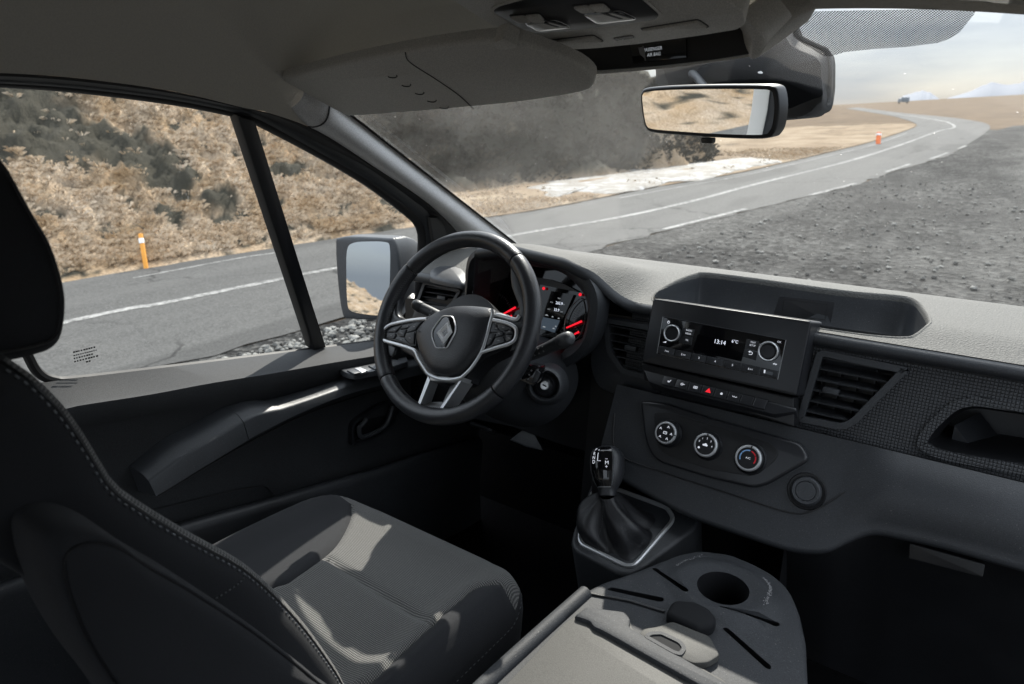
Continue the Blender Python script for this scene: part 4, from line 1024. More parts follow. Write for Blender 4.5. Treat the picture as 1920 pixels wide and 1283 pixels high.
mb = MB()
def ct(t, px, py, h, sx=1.0): u, v = cf.uv(px, py, 0.0018); mb.text(cf, t, u, v, h, 0.0019, 0.0, sx)
ct('265.9', 1048.5, 569, 0.0062, 0.95); ct('33.9', 1043.5, 581.5, 0.0062, 0.95)
mb.build('trip_figures', M['lit_white'], dsp)
mb = MB(); ct('TRIP', 1048, 560, 0.0030); ct('km', 1057, 571, 0.0030); ct('km/h', 1053, 585, 0.0026); ct('AVG', 1034, 567, 0.0028); ct('AVG', 1029, 580, 0.0028)
for px, py, w in ((1025, 591, 5), (1036, 594, 3), (1047.5, 597, 3), (1020, 613, 5), (1042, 612, 2.5), (1038, 616, 4)):
    u, v = cf.uv(px, py, 0.0018); mb.prism(cf, [(u - w * .0009, v - .0012), (u + w * .0009, v - .0012), (u + w * .0004, v + .0012), (u - w * .0004, v + .0012)], 0.0016, 0.0019)
mb.build('trip_icons', M['lit_dim'], dsp)
# right gauge: bright arc, dial, needle
arc = [(1094, 559), (1083, 565), (1072, 577), (1065, 590), (1061, 604), (1060, 620), (1063, 634)]
mb = MB(); mb.tube(cr([cf.pt(*cf.uv(*p), 0.004) for p in arc], 5, False), 0.0011, 6); mb.build('gauge_arc', M['silver'], cl)
arc2 = [(1095, 560), (1099, 575), (1100, 590), (1098, 607), (1093, 622), (1086, 633), (1074, 640)]
mb = MB(); mb.tube(cr([cf.pt(*cf.uv(*p), 0.004) for p in arc2], 5, False), 0.0018, 6); mb.build('gauge_arc', M['plastic_mid'], cl)
def needle(p0, p1, w):
    a, b = V((*cf.uv(*p0), 0)), V((*cf.uv(*p1), 0)); t = (b - a).normalized(); nn = V((-t.y, t.x, 0)) * w
    mb = MB(); mb.prism(cf, [tuple((a - nn * .7).xy), tuple((b - nn).xy), tuple((b + nn).xy), tuple((a + nn * .7).xy)], 0.004, 0.006, 0.0004); mb.build('needle', M['lit_red'], cl)
needle((1064, 615), (1093, 602.5), 0.0022); needle((1079, 627), (1087.5, 622.5), 0.0022); needle((944, 590), (969, 576.5), 0.0024); needle((950, 598), (962, 592), 0.002)
mb = MB(); rd = [(u, v) for u, v in circ(*cf.uv(925, 592), 0.056, 48)]
for k in range(40):
    a = R(-30 + 240 * k / 39); u0, v0 = cf.uv(925, 592); L = 0.008 if k % 4 == 0 else 0.005
    p = [(u0 + (0.056 - q) * math.cos(a) + s * math.sin(a) * 0.0005, v0 + (0.056 - q) * math.sin(a) - s * math.cos(a) * 0.0005) for q, s in ((0, -1), (0, 1), (L, 1), (L, -1))]
    mb.prism(cf, p, 0.0012, 0.0016)
mb.build('dial_marks', M['grey_print'], cl); mb = MB()
for k in range(16):
    a = R(120 + 150 * k / 15); u0, v0 = cf.uv(1100, 600); p = [(u0 + (0.034 - q) * math.cos(a) + s * math.sin(a) * 0.0004, v0 + (0.034 - q) * math.sin(a) - s * math.cos(a) * 0.0004) for q, s in ((0, -1), (0, 1), (0.005, 1), (0.005, -1))]
    mb.prism(cf, p, 0.0012, 0.0016)
mb.build('dial_marks', M['grey_print'], cl)
for px, py in ((1019, 541), (1087.5, 552.5)):
    u, v = cf.uv(px, py, 0.002); mb = MB(); mb.prism(cf, circ(u, v, 0.0034, 12), 0.0005, 0.002); mb.build('warning_light', M['lit_red'], cl)
# lower dash: sloping apron below the front panel, ending in a lip
def CP(px, py, d=0.0): n_ = V((0, -0.8944, 0.4472)); return on(px, py, n_, n_.dot(V((0, -0.33, 0))) + d)
cp = Fr(CP(1330, 840), (1, 0, 0), (0, 0.5, 1))
LIP = [(1118, 870), (1150, 882), (1190, 905), (1290, 958), (1400, 997), (1480, 1022), (1530, 1027), (1560, 1022), (1600, 1003), (1640, 991), (1700, 1001), (1780, 1019), (1920, 1058), (2100, 1105)]
def apron():
    e = resample(cr(many(CP, LIP), 5, False), 90); rows = []
    for k in range(9):
        t = k / 8; rows.append([V((p.x, lerp(0.275, p.y, t), 0)) for p in e])
    top = [V((p.x, 0.2475, 1.155 if p.x > -0.2 else 1.155)) for p in e]
    mb = MB(); R_ = []
    for k in range(10):
        t = k / 9; row = []
        for a, b in zip(top, e):
            p = a.lerp(b, t); zz = (p.y + 0.33) * 2
            f = sst(0.26, 0.34, p.x); bulge = 0.018 * math.sin(math.pi * t) * f
            row.append(V((p.x, p.y - bulge * 0.9, p.z + bulge * 0.5)))
        R_.append(row)
    R_ += [[p + V((0, -0.003, -0.006)) for p in e], [p + V((0, 0.002, -0.014)) for p in e], [p + V((0, 0.03, -0.018)) for p in e], [p + V((0, 0.10, -0.022)) for p in e]]
    mb.grid(R_); mb.build('apron', M['plastic'], dash, sharp=70)
    # recessed panel under the lip
    und = [p for p in e if p.x > 0.19]; mb = MB()
    mb.grid([[p + V((0, 0.032, -0.004)) for p in und], [p + V((0, 0.036, -0.03)) for p in und], [p + V((0, 0.05, -0.05)) for p in und], [V((p.x, 0.34, 0.62)) for p in und]]); k = mb.build('lower_panel', M['plastic_deep'], dash, sharp=50)
    gf = Fr(Y(1776, 1040, 0.225), (1, 0, 0), (0, 0.25, 1)); mb = MB(); mb.prism(gf, rnd(gf.uvs([(1705, 1017), (1848, 1057), (1843, 1082), (1704, 1047)]), 0.003), -0.02, 0.004, 0.002); mb.build('glovebox_latch', M['plastic_deep'], dash)
apron()
# seam groove round the control panel field
mb = MB(); mb.tube(cr([CP(px, py, 0.0006) for px, py in [(1152, 775), (1150, 830), (1168, 858), (1250, 888), (1380, 930), (1480, 961), (1520, 959), (1560, 938), (1626, 894)]], 6, False), 0.0016, 6); mb.build('apron_seam', M['rubber'], dash)
# knee panel and underside left of the stack
mb = MB(); kp = [(1108, 600), (1106, 690), (1122, 735), (1150, 790), (1146, 830), (1168, 880), (1110, 850), (1040, 830), (960, 800), (860, 780), (760, 760), (760, 560), (868, 560), (1000, 720), (1090, 680)]
kq = many(Y, kp, 0.305); ids = [mb.vert(p) for p in kq]; mb.cap(ids); mb.build('knee_panel', M['plastic_deep'], dash, sharp=40)
mb = MB(); mb.grid([[Y(px, py, 0.30) for px, py in ((760, 760), (860, 780), (960, 800), (1040, 830), (1110, 850), (1168, 880))], [Y(px, py, 0.30) + V((0, 0.05, -0.03)) for px, py in ((760, 760), (860, 780), (960, 800), (1040, 830), (1110, 850), (1168, 880))], [V((Y(px, py, 0.30).x, 0.60, 0.75)) for px, py in ((760, 760), (860, 780), (960, 800), (1040, 830), (1110, 850), (1168, 880))]]); mb.build('underside', M['carpet'], dash, sharp=40)
mb = MB(); mb.grid([[V((x, 0.215, z)) if False else V((x, 0.30 - 0.1 * (1.17 - z), z)) for x in (-0.262, -0.235, -0.175)] for z in (1.17, 1.05, 0.95, 0.80)]); mb.build('stack_flank', M['plastic_deep'], dash, sharp=40)
mb = MB(); mb.grid([[V((-0.175, y, z)) for y in (0.16, 0.25, 0.5)] for z in (1.0, 0.8, 0.55)]); mb.grid([[V((0.20, y, z)) for y in (0.18, 0.25, 0.5)] for z in (0.97, 0.8, 0.55)]); mb.grid([[V((x, 0.32, z)) for x in (-0.175, 0.20)] for z in (1.0, 0.5)]); mb.build('stack_base', M['plastic_deep'], dash)
# ---------------------------------------------------------------- radio
RN = V((0, -1, 0.27)).normalized(); rf = Fr(on(1370, 650, RN, RN.dot(V((0, 0.27, 1.343)))), (1, 0, 0), (0, 0.27, 1))
radio = thing('radio', 'raised black car radio with two ringed knobs and a lit clock reading 13:14', 'car radio', tuple(rf.o))
ro = rnd(rf.uvs([(1224, 559), (1522, 602), (1493.5, 744), (1202, 679)]), 0.006)
mb = MB(); mb.prism(rf, ro, -0.055, 0.0, 0.005); ids = mb.grid([[rf.pt(p[0], p[1], -0.004) for p in ro], [rf.pt(p[0] + 0.006 * (1 if p[0] > 0 else -0.4), p[1] * 1.02, -0.06) for p in ro]], cu=True); mb.build('housing', M['plastic_smooth'], radio, sharp=40)
mb = MB(); q = rf.uvs([(1200, 672), (1492, 737), (1490, 747), (1200, 681)]); 
fc = rf.uvs([(1243.5, 594), (1474, 638), (1458.5, 712), (1232.5, 663)]); fcr = rnd(fc, 0.0015, 2)
mb.tube([rf.pt(*p, 0.0003) for p in fc], 0.0012, 4, closed=True); mb.build('bezel', M['plastic_mid'], radio)
for a_, b_ in ((0, 3), (1, 2)):
    mb = MB(); mb.tube([rf.pt(*fc[a_], 0.0014), rf.pt(*fc[b_], 0.0014)], 0.0006, 5); mb.build('bright_edge', M['silver'], radio)
mb = MB(); mb.prism(rf, fcr, -0.002, 0.0012, 0.0004); mb.build('fascia', M['gloss'], radio)
mb = MB(); mb.prism(rf, rnd(rf.uvs([(1308, 627), (1400, 645), (1390, 678), (1300, 658)], 0.0013), 0.001), 0.0010, 0.0015); disp = mb.build('display', M['screen'], radio)
u, v = rf.uv(1349.5, 642, 0.0017); mb = MB(); mb.text(rf, '13:14', u, v, 0.0075, 0.0018, 0.0, 0.95); u, v = rf.uv(1378, 641, 0.0017); mb.text(rf, '6°C', u, v, 0.0055, 0.0018, 0.0, 0.95); mb.build('clock_text', M['lit_white'], disp)
# keys
def key(px, name='key', mat='plastic', w=0.003, parent=None, g=0.0006):
    mb = MB(); mb.prism(rf, inset(rnd(rf.uvs(px, 0.001), 0.001, 2), g), 0.0008, w, 0.0006); return mb.build(name, M[mat], parent or radio)
k1 = key([(1279.5, 614), (1304, 618), (1300, 632), (1276, 628)]); k2 = key([(1276, 628), (1300, 632), (1297, 648), (1272, 643)])
k3 = key([(1400, 635), (1425, 640), (1421, 660), (1396, 654)]); k4 = key([(1396, 654), (1421, 660), (1418, 677), (1392, 669)])
tl, tr, br, bl = (1236, 648), (1461, 696), (1458, 711), (1233, 662)
keys = []
fr_ = [0, .14, .275, .40, .545, .69, .845, 1.0]
lab = ['1BAS', '2ART', '3', '4', '5', '6ALT']
def mixp(a, b, t): return (a[0] + (b[0] - a[0]) * t, a[1] + (b[1] - a[1]) * t)
for i in range(7):
    a, b = fr_[i], fr_[i + 1]; o = key([mixp(tl, tr, a), mixp(tl, tr, b), mixp(bl, br, b), mixp(bl, br, a)], 'preset_key' if i < 6 else 'usb_cover')
    if i < 6:
        c = mixp(mixp(tl, tr, (a + b) / 2), mixp(bl, br, (a + b) / 2), 0.5); u, v = rf.uv(*c, 0.003); mb = MB()
        if len(lab[i]) > 1: mb.text(rf, lab[i][0], u - 0.0032, v, 0.0038, 0.0032); mb.text(rf, lab[i][1:], u + 0.0018, v - 0.0004, 0.0022, 0.0032)
        else: mb.text(rf, lab[i], u, v, 0.0038, 0.0032)
        mb.build('number', M['white'], o)
    else:
        mb = MB(); mb.prism(rf, rf.uvs([(1437, 695.5), (1450, 698.5), (1448, 704), (1435, 701)], 0.003), 0.0028, 0.0033); mb.build('usb_port', M['screen'], o)
        mb = MB(); mb.prism(rf, rf.uvs([(1432.5, 693.5), (1435.5, 694), (1434.5, 700), (1432, 699.5)], 0.003), 0.0028, 0.0033); mb.build('usb_mark', M['white'], o)
def ktext(o, items):
    mb = MB()
    for t, px, py, h, sx in items: u, v = rf.uv(px, py, 0.003); mb.text(rf, t, u, v, h, 0.0032, 0.0, sx)
    mb.build('lettering', M['white'], o)
ktext(k1, [('RADIO', 1292, 620, 0.0030, 0.9), ('MEDIA', 1290.5, 626, 0.0030, 0.9)]); ktext(k2, [('TEL', 1288, 638, 0.0030, 0.9)])
ktext(k3, [('TEXT', 1412, 642.5, 0.0030, 0.9), ('SETUP', 1411, 648, 0.0030, 0.9)])
mb = MB(); pth = [rf.pt(*rf.uv(px, py, 0.003), 0.0034) for px, py in ((1404, 664.5), (1409, 665), (1411, 662.5), (1409, 660), (1404.5, 659.5))]; mb.tube(cr(pth, 3, False), 0.0005, 5)
mb.prism(rf, rf.uvs([(1403, 659.5), (1407, 657.5), (1406.5, 662)], 0.003), 0.003, 0.0034); mb.build('back_arrow', M['white'], k4)
mb = MB(); u, v = rf.uv(1461.5, 641.5); mb.text(rf, 'OK', u, v, 0.0032, 0.0015)
mb.prism(rf, rf.uvs([(1449, 682.5), (1453, 680.5), (1452.5, 684)]), 0.001, 0.0015); mb.prism(rf, rf.uvs([(1454.5, 681.5), (1454, 685), (1457.5, 683.5)]), 0.001, 0.0015)
mb.prism(rf, rf.uvs([(1243, 642), (1250, 640), (1249, 643)]), 0.001, 0.0015)
u, v = rf.uv(1254, 604.3); mb.frame(rf, circ(u, v, 0.0026, 20), circ(u, v, 0.0018, 20), 0.001, 0.0015); mb.box(rf, u - .0004, v, 0.001, u + .0004, v + .003, 0.0015); mb.build('marks', M['white'], radio)
def rknob(px, py, r):
    u, v = rf.uv(px, py, 0.011); mb = MB(); k = rf.at(u, v)
    mb.lathe(k, [(r, 0.0008), (r, 0.0095), (r * 0.985, 0.0105), (r * 0.80, 0.0115)], 40, caps=False); o = mb.build('volume_knob' if px < 1300 else 'menu_knob', M['plastic_mid'], radio, sharp=40)
    mb = MB(); mb.lathe(k, [(r * 1.0, 0.0085), (r * 0.97, 0.0112), (r * 0.90, 0.0125), (r * 0.80, 0.0115), (r * 0.78, 0.009)], 40, caps=False); mb.build('ring', M['silver'], o, sharp=60)
    mb = MB(); mb.lathe(k, [(r * 0.79, 0.0095), (r * 0.72, 0.0108), (r * 0.70, 0.0100), (r * 0.66, 0.0098), (r * 0.64, 0.0106), (0.0001, 0.0108)], 40, caps=False); mb.build('cap', M['plastic_smooth'], o, sharp=60)
rknob(1259, 625, 0.0165); rknob(1440, 659, 0.0180)
# ---------------------------------------------------------------- switch bar below the radio
bn = V((0, -0.72, 0.69)).normalized(); bf = Fr(on(1345, 735, bn, bn.dot(Y(1345, 735, 0.232))), (1, 0, 0), (0, 0.7, 0.72))
bar = thing('switch_bar', 'row of eight small black dashboard switches with a red hazard triangle', 'switch panel', tuple(bf.o))
mb = MB(); mb.prism(bf, rnd(bf.uvs([(1206, 693), (1494, 765), (1493, 772), (1452, 777), (1250, 728), (1216, 716)]), 0.004), -0.03, 0.0, 0.003); mb.build('bar_body', M['plastic_smooth'], bar)
mb = MB(); mb.prism(Fr(rf.pt(0, 0, -0.02), rf.ex, rf.ey), rnd(rf.uvs([(1206, 680), (1492, 745), (1492, 800), (1212, 714)], -0.02), 0.004), -0.03, 0.012, 0.003); mb.build('bar_back', M['plastic_deep'], bar)
tA, tB, bA, bB = (1245, 706), (1441, 752), (1240, 721), (1434, 769)
icon = ['seat', 'wiper', 'defrost', 'hazard', 'lock', 'trac', None, None]
for i in range(8):
    a, b = i / 8 + 0.004, (i + 1) / 8 - 0.004; q = [mixp(tA, tB, a), mixp(tA, tB, b), mixp(bA, bB, b), mixp(bA, bB, a)]
    mb = MB(); mb.prism(bf, rnd(bf.uvs(q), 0.0008, 2), -0.004, 0.003, 0.001); o = mb.build('hazard_switch' if icon[i] == 'hazard' else 'dash_switch', M['plastic_smooth'], bar)
    c = mixp(mixp(tA, tB, (a + b) / 2), mixp(bA, bB, (a + b) / 2), 0.4); u, v = bf.uv(*c, 0.003); mb = MB(); w = 0.0033
    if icon[i] is None: continue
    if icon[i] == 'hazard':
        t = 0.0052; mb.frame(bf, [(u - t, v - t * .75), (u + t, v - t * .75), (u, v + t)], [(u - t * .55, v - t * .5), (u + t * .55, v - t * .5), (u, v + t * .45)], 0.0028, w); mb.prism(bf, [(u - t * .42, v - t * .42), (u + t * .42, v - t * .42), (u, v + t * .32)], 0.0028, w)
        mb.build('hazard_triangle', M['lit_red'], o); continue
    if icon[i] == 'seat': mb.prism(bf, [(u - .0035, v - .001), (u + .001, v - .0012), (u + .003, v + .003), (u + .002, v + .003), (u + .0005, v), (u - .0035, v + .0005)], 0.0028, w); mb.box(bf, u - .003, v - .0026, .0028, u + .001, v - .0018, w)
    if icon[i] == 'wiper': mb.frame(bf, circ(u - .001, v, .0026, 16), circ(u - .001, v, .0019, 16), .0028, w); mb.box(bf, u + .001, v - .0002, .0028, u + .0048, v + .0006, w); mb.box(bf, u - .0032, v - .0003, .0028, u + .001, v + .0003, w)
    if icon[i] == 'defrost':
        mb.frame(bf, rect(u - .0038, v - .0024, u + .0038, v + .0024), rect(u - .0031, v - .0017, u + .0031, v + .0017), .0028, w)
        for d in (-.0015, 0, .0015): mb.box(bf, u + d - .0004, v - .0013, .0028, u + d + .0004, v + .0013, w)
    if icon[i] == 'lock': mb.box(bf, u - .002, v - .002, .0028, u + .002, v + .0008, w); mb.frame(bf, circ(u, v + .0008, .0016, 14), circ(u, v + .0008, .0009, 14), .0028, w)
    if icon[i] == 'trac': mb.tube([bf.pt(u + a_, v + b_, w) for a_, b_ in ((-.004, 0.001), (-.002, -.001), (-.0005, .0012), (.0012, -.0012), (.0045, .0005))], 0.0005, 5)
    mb.build('symbol', M['white'], o)
# ---------------------------------------------------------------- climate panel
cp2 = cp.at(0, 0, 0.004)
clim = thing('climate_panel', 'black heating panel with three ringed rotary knobs set below the radio', 'climate control', tuple(cp.o))
po = [(1204, 752), (1252, 757), (1340, 786), (1504, 832), (1521, 863), (1440, 910), (1415, 916), (1330, 896), (1240, 868), (1222, 850), (1212, 820)]
pr = rnd(cp.uvs(po), 0.012, 4)
mb = MB(); mb.prism(cp, pr, -0.01, 0.013, 0.006, 3); mb.build('panel', M['plastic_smooth'], clim, sharp=40)
pin = rnd(cp.uvs([(1226, 772), (1262, 775), (1448, 832), (1462, 850), (1450, 868), (1412, 894), (1330, 880), (1250, 854), (1232, 838)], 0.013), 0.010, 4)
mb = MB(); mb.prism(cp, pin, 0.004, 0.0142, 0.001); mb.build('recess', M['plastic_deep'], clim, sharp=40)
def knob(px, py, r, kind):
    u, v = cp.uv(px, py, 0.034); k = cp.at(u, v); mb = MB()
    mb.lathe(k, [(r * 1.30, 0.013), (r * 1.28, 0.018), (r * 1.18, 0.021), (r * 1.16, 0.019)], 48, caps=False); base = mb.build('knob_collar', M['plastic_smooth'], clim, sharp=50)
    mb = MB(); mb.lathe(k, [(r * 1.14, 0.014), (r * 1.10, 0.0285), (r * 1.02, 0.0315), (r * 0.86, 0.0330)], 48, caps=False); o = mb.build('rotary_knob', M['plastic_smooth'], clim, sharp=50)
    mb = MB(); mb.lathe(k, [(r * 1.05, 0.0305), (r * 1.00, 0.0335), (r * 0.93, 0.0345), (r * 0.85, 0.0338), (r * 0.84, 0.032)], 48, caps=False); mb.build('ring', M['silver'], o, sharp=60)
    mb = MB(); mb.lathe(k, [(r * 0.85, 0.0325), (r * 0.83, 0.0335), (0.0001, 0.0336)], 48, caps=False); cap = mb.build('cap', M['plastic_deep'], o, sharp=60)
    w0, w1 = 0.0334, 0.0341; mb = MB(); a = {'air': R(0), 'fan': R(88), 'temp': R(84)}[kind]
    mk = MB(); mk.prism(k, [(r * (q * math.cos(a)) - s * math.sin(a) * 0.0010, r * (q * math.sin(a)) + s * math.cos(a) * 0.0010) for q, s in ((0.83, -1), (1.02, -1), (1.02, 1), (0.83, 1))], 0.033, 0.0352); mk.build('pointer', M['plastic_deep'], o)
    s = r / 0.021
    if kind == 'fan':
        for t, aa in (('0', 160), ('1', 125), ('2', 85), ('3', 45), ('4', 0)): mb.text(k, t, 0.0125 * s * math.cos(R(aa)), 0.0125 * s * math.sin(R(aa)), 0.0034, w1)
        mb.prism(k, rnd(rect(-.0045, -.0018, .0045, .0012), .001), w0, w1); mb.prism(k, [(-.002, .0012), (.003, .0012), (.002, .003), (-.0005, .003)], w0, w1)
        u2, v2 = 0.0125 * s * math.cos(R(215)), 0.0125 * s * math.sin(R(215)); mb.prism(k, circ(u2, v2, .0019, 12), w0, w1)
        mb.build('symbols', M['white'], cap)
    elif kind == 'air':
        mb.frame(k, rnd(rect(-.0035, -.0025, .0035, .0025), .001), rnd(rect(-.0027, -.0017, .0027, .0017), .0008), w0, w1); mb.prism(k, [(-.0008, .0), (.0008, 0), (0, .0022)], w0, w1)
        for aa in (72, 150, 230, 0, 300):
            u2, v2 = .0125 * s * math.cos(R(aa)), .0125 * s * math.sin(R(aa)); mb.prism(k, circ(u2, v2 + .0016, .0009, 10), w0, w1)
            mb.tube([k.pt(u2 - .0020, v2 - .0015, w1), k.pt(u2 - .001, v2 + .0004, w1), k.pt(u2 + .0012, v2 - .0002, w1), k.pt(u2 + .0022, v2 - .0016, w1)], 0.0005, 5)
        mb.build('symbols', M['white'], cap)
    else:
        mb.text(k, 'A/C', 0.0005, 0, 0.0036, w1); mb.build('symbols', M['white'], cap)
        for nm, a0, a1, mt in (('cold_arc', 205, 150, 'blue'), ('cold_arc', 146, 84, 'blue'), ('warm_arc', 76, 30, 'red'), ('warm_arc', 26, -30, 'red')):
            mb = MB(); mb.grid([[k.pt(q * r * math.cos(R(lerp(a0, a1, t / 10))), q * r * math.sin(R(lerp(a0, a1, t / 10))), w1) for t in range(11)] for q in (0.56, 0.66)]); mb.build(nm, M[mt], cap)
knob(1247, 811.5, 0.0205, 'air'); knob(1322, 834.5, 0.0210, 'fan'); knob(1402, 859, 0.0222, 'temp')
# power socket
u, v = cp.uv(1511, 921, 0.008); k = cp.at(u, v); mb = MB(); r = 0.0235
mb.lathe(k, [(r * 1.35, 0.0), (r * 1.28, 0.003), (r * 1.1, 0.002), (r * 1.08, -0.002)], 40, caps=False); s_ = mb.build('power_socket', M['plastic_deep'], dash, sharp=50)
mb = MB(); mb.lathe(k, [(r * 1.06, -0.002), (r, 0.009), (r * 0.92, 0.011), (r * 0.74, 0.0105), (r * 0.70, 0.009), (r * 0.66, 0.0105), (0.0001, 0.0108)], 40, caps=False); mb.build('socket_cap', M['plastic_mid'], s_, sharp=50)
# ---------------------------------------------------------------- steering wheel
WA = R(29.59); wf = Fr((-0.4002, 0.0, 1.3003), (1, 0, 0), (0, math.sin(WA), math.cos(WA)))
_w0 = _f * 1.291 + _r * (1.291 * (848.31 - 960) / FPX) - _u * (1.291 * (610.52 - 641.5) / FPX) + CAM
wf = Fr(_w0, (1, 0, 0), (0, math.sin(WA), math.cos(WA)))
wheel = thing('steering_wheel', 'black leather steering wheel with silver spokes and a chrome diamond emblem', 'steering wheel', tuple(wf.o))
RM, RT = 0.1742, 0.0158
def torus(a0, a1, mat, n=40):
    mb = MB(); P = [wf.pt(RM * math.cos(lerp(a0, a1, k / n)), RM * math.sin(lerp(a0, a1, k / n))) for k in range(n + 1)]; rows = []
    for k, p in enumerate(P):
        a = lerp(a0, a1, k / n); e = wf.ex * math.cos(a) + wf.ey * math.sin(a); ed = 1 - 0.05 * (1 if k in (0, n) else 0)
        rows.append([p + e * (RT * ed * math.cos(2 * math.pi * j / 20)) + wf.n * (RT * 1.12 * ed * math.sin(2 * math.pi * j / 20)) for j in range(20)])
    ids = mb.grid(rows, cu=True); mb.cap(ids[0]); mb.cap(ids[-1]); return mb.build('rim', mat, wheel, sharp=60)
def ang(px, py): u, v = wf.uv(px, py); return math.atan2(v, u)
s1, s2, s3, s4 = ang(966, 492), ang(774, 506), ang(725, 712), ang(934, 735)
gap = 0.008
rims = [torus(s1 + gap, s2 - gap, M['leather'], 60), torus(s2 + gap, s3 % (2 * math.pi) - gap, M['leather'], 60), torus(s3 % (2 * math.pi) + gap, s4 % (2 * math.pi) - gap, M['leather'], 60), torus((s4) + gap, s1 - gap, M['leather'], 60)]
mb = MB()
for a in np.arange(0, 2 * math.pi, 0.030):
    r0 = RM - RT * 0.86; e = lambda r, a, w: wf.pt(r * math.cos(a), r * math.sin(a), w)
    mb.tube([e(r0 - 0.0005, a, 0.0070), e(r0 - 0.0026, a + 0.012, 0.0035), e(r0 - 0.0005, a + 0.024, 0.0100)], 0.0007, 4)
mb.build('rim_stitching', M['thread_dark'], wheel)
def W2(pts, w=0.0): return wf.uvs(pts, w)
boss = [(799.8, 597), (812, 586), (831.7, 575.8), (848, 570.5), (867, 568.7), (885, 568.8), (902.5, 570.5), (914, 573.5), (920, 580), (921, 590), (917, 602), (911, 629), (899, 661), (874, 690), (862, 700), (841, 705), (821, 703), (807, 698), (795, 682), (785, 661), (778.5, 638), (779, 623), (786, 610)]
def smooth2(pts, n=4, w=0.0): return [(p.x, p.y) for p in cr([V((*q, 0)) for q in W2(pts, w)], n)]
b2 = smooth2(boss, 4, 0.012)
mb = MB(); cx = sum(p[0] for p in b2) / len(b2); cyy = sum(p[1] for p in b2) / len(b2)
rows = []
for q, w in ((1.0, -0.03), (1.0, 0.002), (0.992, 0.007), (0.97, 0.0115), (0.92, 0.0150), (0.8, 0.0185), (0.6, 0.0205), (0.3, 0.0215), (0.02, 0.022)):
    rows.append([wf.pt(cx + (p[0] - cx) * q, cyy + (p[1] - cyy) * q, w) for p in b2])
for r_ in rows[1:]:
    for i_, p_ in enumerate(r_):
        v_ = (p_ - wf.o).dot(wf.ey); r_[i_] = p_ - wf.n * (5.5 * max(0.0, v_ + 0.004) ** 2)
mb.grid(rows, cu=True); bo = mb.build('airbag_cover', M['leather'], wheel, sharp=70)
mb = MB(); u, v = wf.uv(823.5, 680, 0.019); mb.text(wf, 'SRS', u, v + 0.003, 0.0048, 0.0192); mb.text(wf, 'AIRBAG', u, v - 0.0035, 0.0042, 0.0190)
for px in (788, 882): u, v = wf.uv(px, 622.5, 0.017); mb.tube([wf.pt(u - .004, v + .0015, .0185), wf.pt(u - .002, v - .0012, .0187), wf.pt(u + .001, v + .0012, .0187), wf.pt(u + .004, v - .0008, .0185)], 0.0006, 5)
mb.build('embossed_text', M['plastic_deep'], bo)
# emblem: framed hexagon plate with an interlaced open diamond
hx = [(829.9, 592.3), (851, 592.6), (857, 612), (855.5, 625), (839, 655), (817.5, 654.5), (810, 633), (810, 620)]
h2 = rnd(W2(hx, 0.021), 0.006, 3)
mb = MB(); mb.prism(wf, h2, 0.012, 0.0225, 0.001); em = mb.build('emblem_plate', M['gloss'], wheel)
mb = MB(); o_, i_ = h2, inset(h2, 0.0022); mid = inset(h2, 0.0011)
mb.grid([[wf.pt(p[0], p[1], w) for p in L] for L, w in ((o_, 0.0205), (inset(h2, 0.0004), 0.0240), (mid, 0.0250), (inset(h2, 0.0018), 0.0243), (i_, 0.0222))], cu=True); mb.build('emblem_frame', M['badge'], em, sharp=40)
D4 = W2([(840.5, 600.5), (846.8, 623), (830, 644.5), (817.2, 623.5)], 0.025); dc = V((sum(p[0] for p in D4) / 4, sum(p[1] for p in D4) / 4))
T_, R_, B_, L_ = [V((p[0], p[1])) for p in D4]
def band(path_o, path_i, h=0.0045):
    mb_ = MB(); n_ = len(path_o); rows = [[], [], []]
    for a, b in zip(path_o, path_i):
        rows[0].append(wf.pt(a.x, a.y, 0.0225)); m_ = (a + b) / 2; rows[1].append(wf.pt(m_.x, m_.y, 0.0225 + h)); rows[2].append(wf.pt(b.x, b.y, 0.0225))
    ids = mb_.grid(rows); mb_.cap([r[0] for r in ids]); mb_.cap([r[-1] for r in ids]); return mb_
k = 0.36
def inn(p): return dc + (p - dc) * k
cut = 0.16
lft = band([T_.lerp(R_, cut * 1.4), T_, L_, B_.lerp(L_, cut)], [inn(T_).lerp(inn(R_), 0.55), inn(T_), inn(L_), inn(B_).lerp(inn(L_), 0.25)])
lft.build('diamond_band', M['badge'], em, sharp=20)
rgt = band([T_.lerp(R_, cut * 1.9), R_, B_, B_.lerp(L_, cut * 0.6)], [inn(T_).lerp(inn(R_), 0.72), inn(R_), inn(B_), inn(B_).lerp(inn(L_), 0.12)])
rgt.build('diamond_band', M['badge'], em, sharp=20)
# back body of the spokes
mb = MB(); spk = [(712, 618), (735, 600), (790, 596), (850, 580), (920, 580), (975, 606), (968, 646), (915, 672), (880, 705), (870, 720), (805, 715), (775, 670), (725, 645), (712, 632)]
mb.prism(wf, smooth2(spk, 2, -0.01), -0.045, -0.006, 0.006); mb.build('spoke_core', M['plastic_smooth'], wheel)
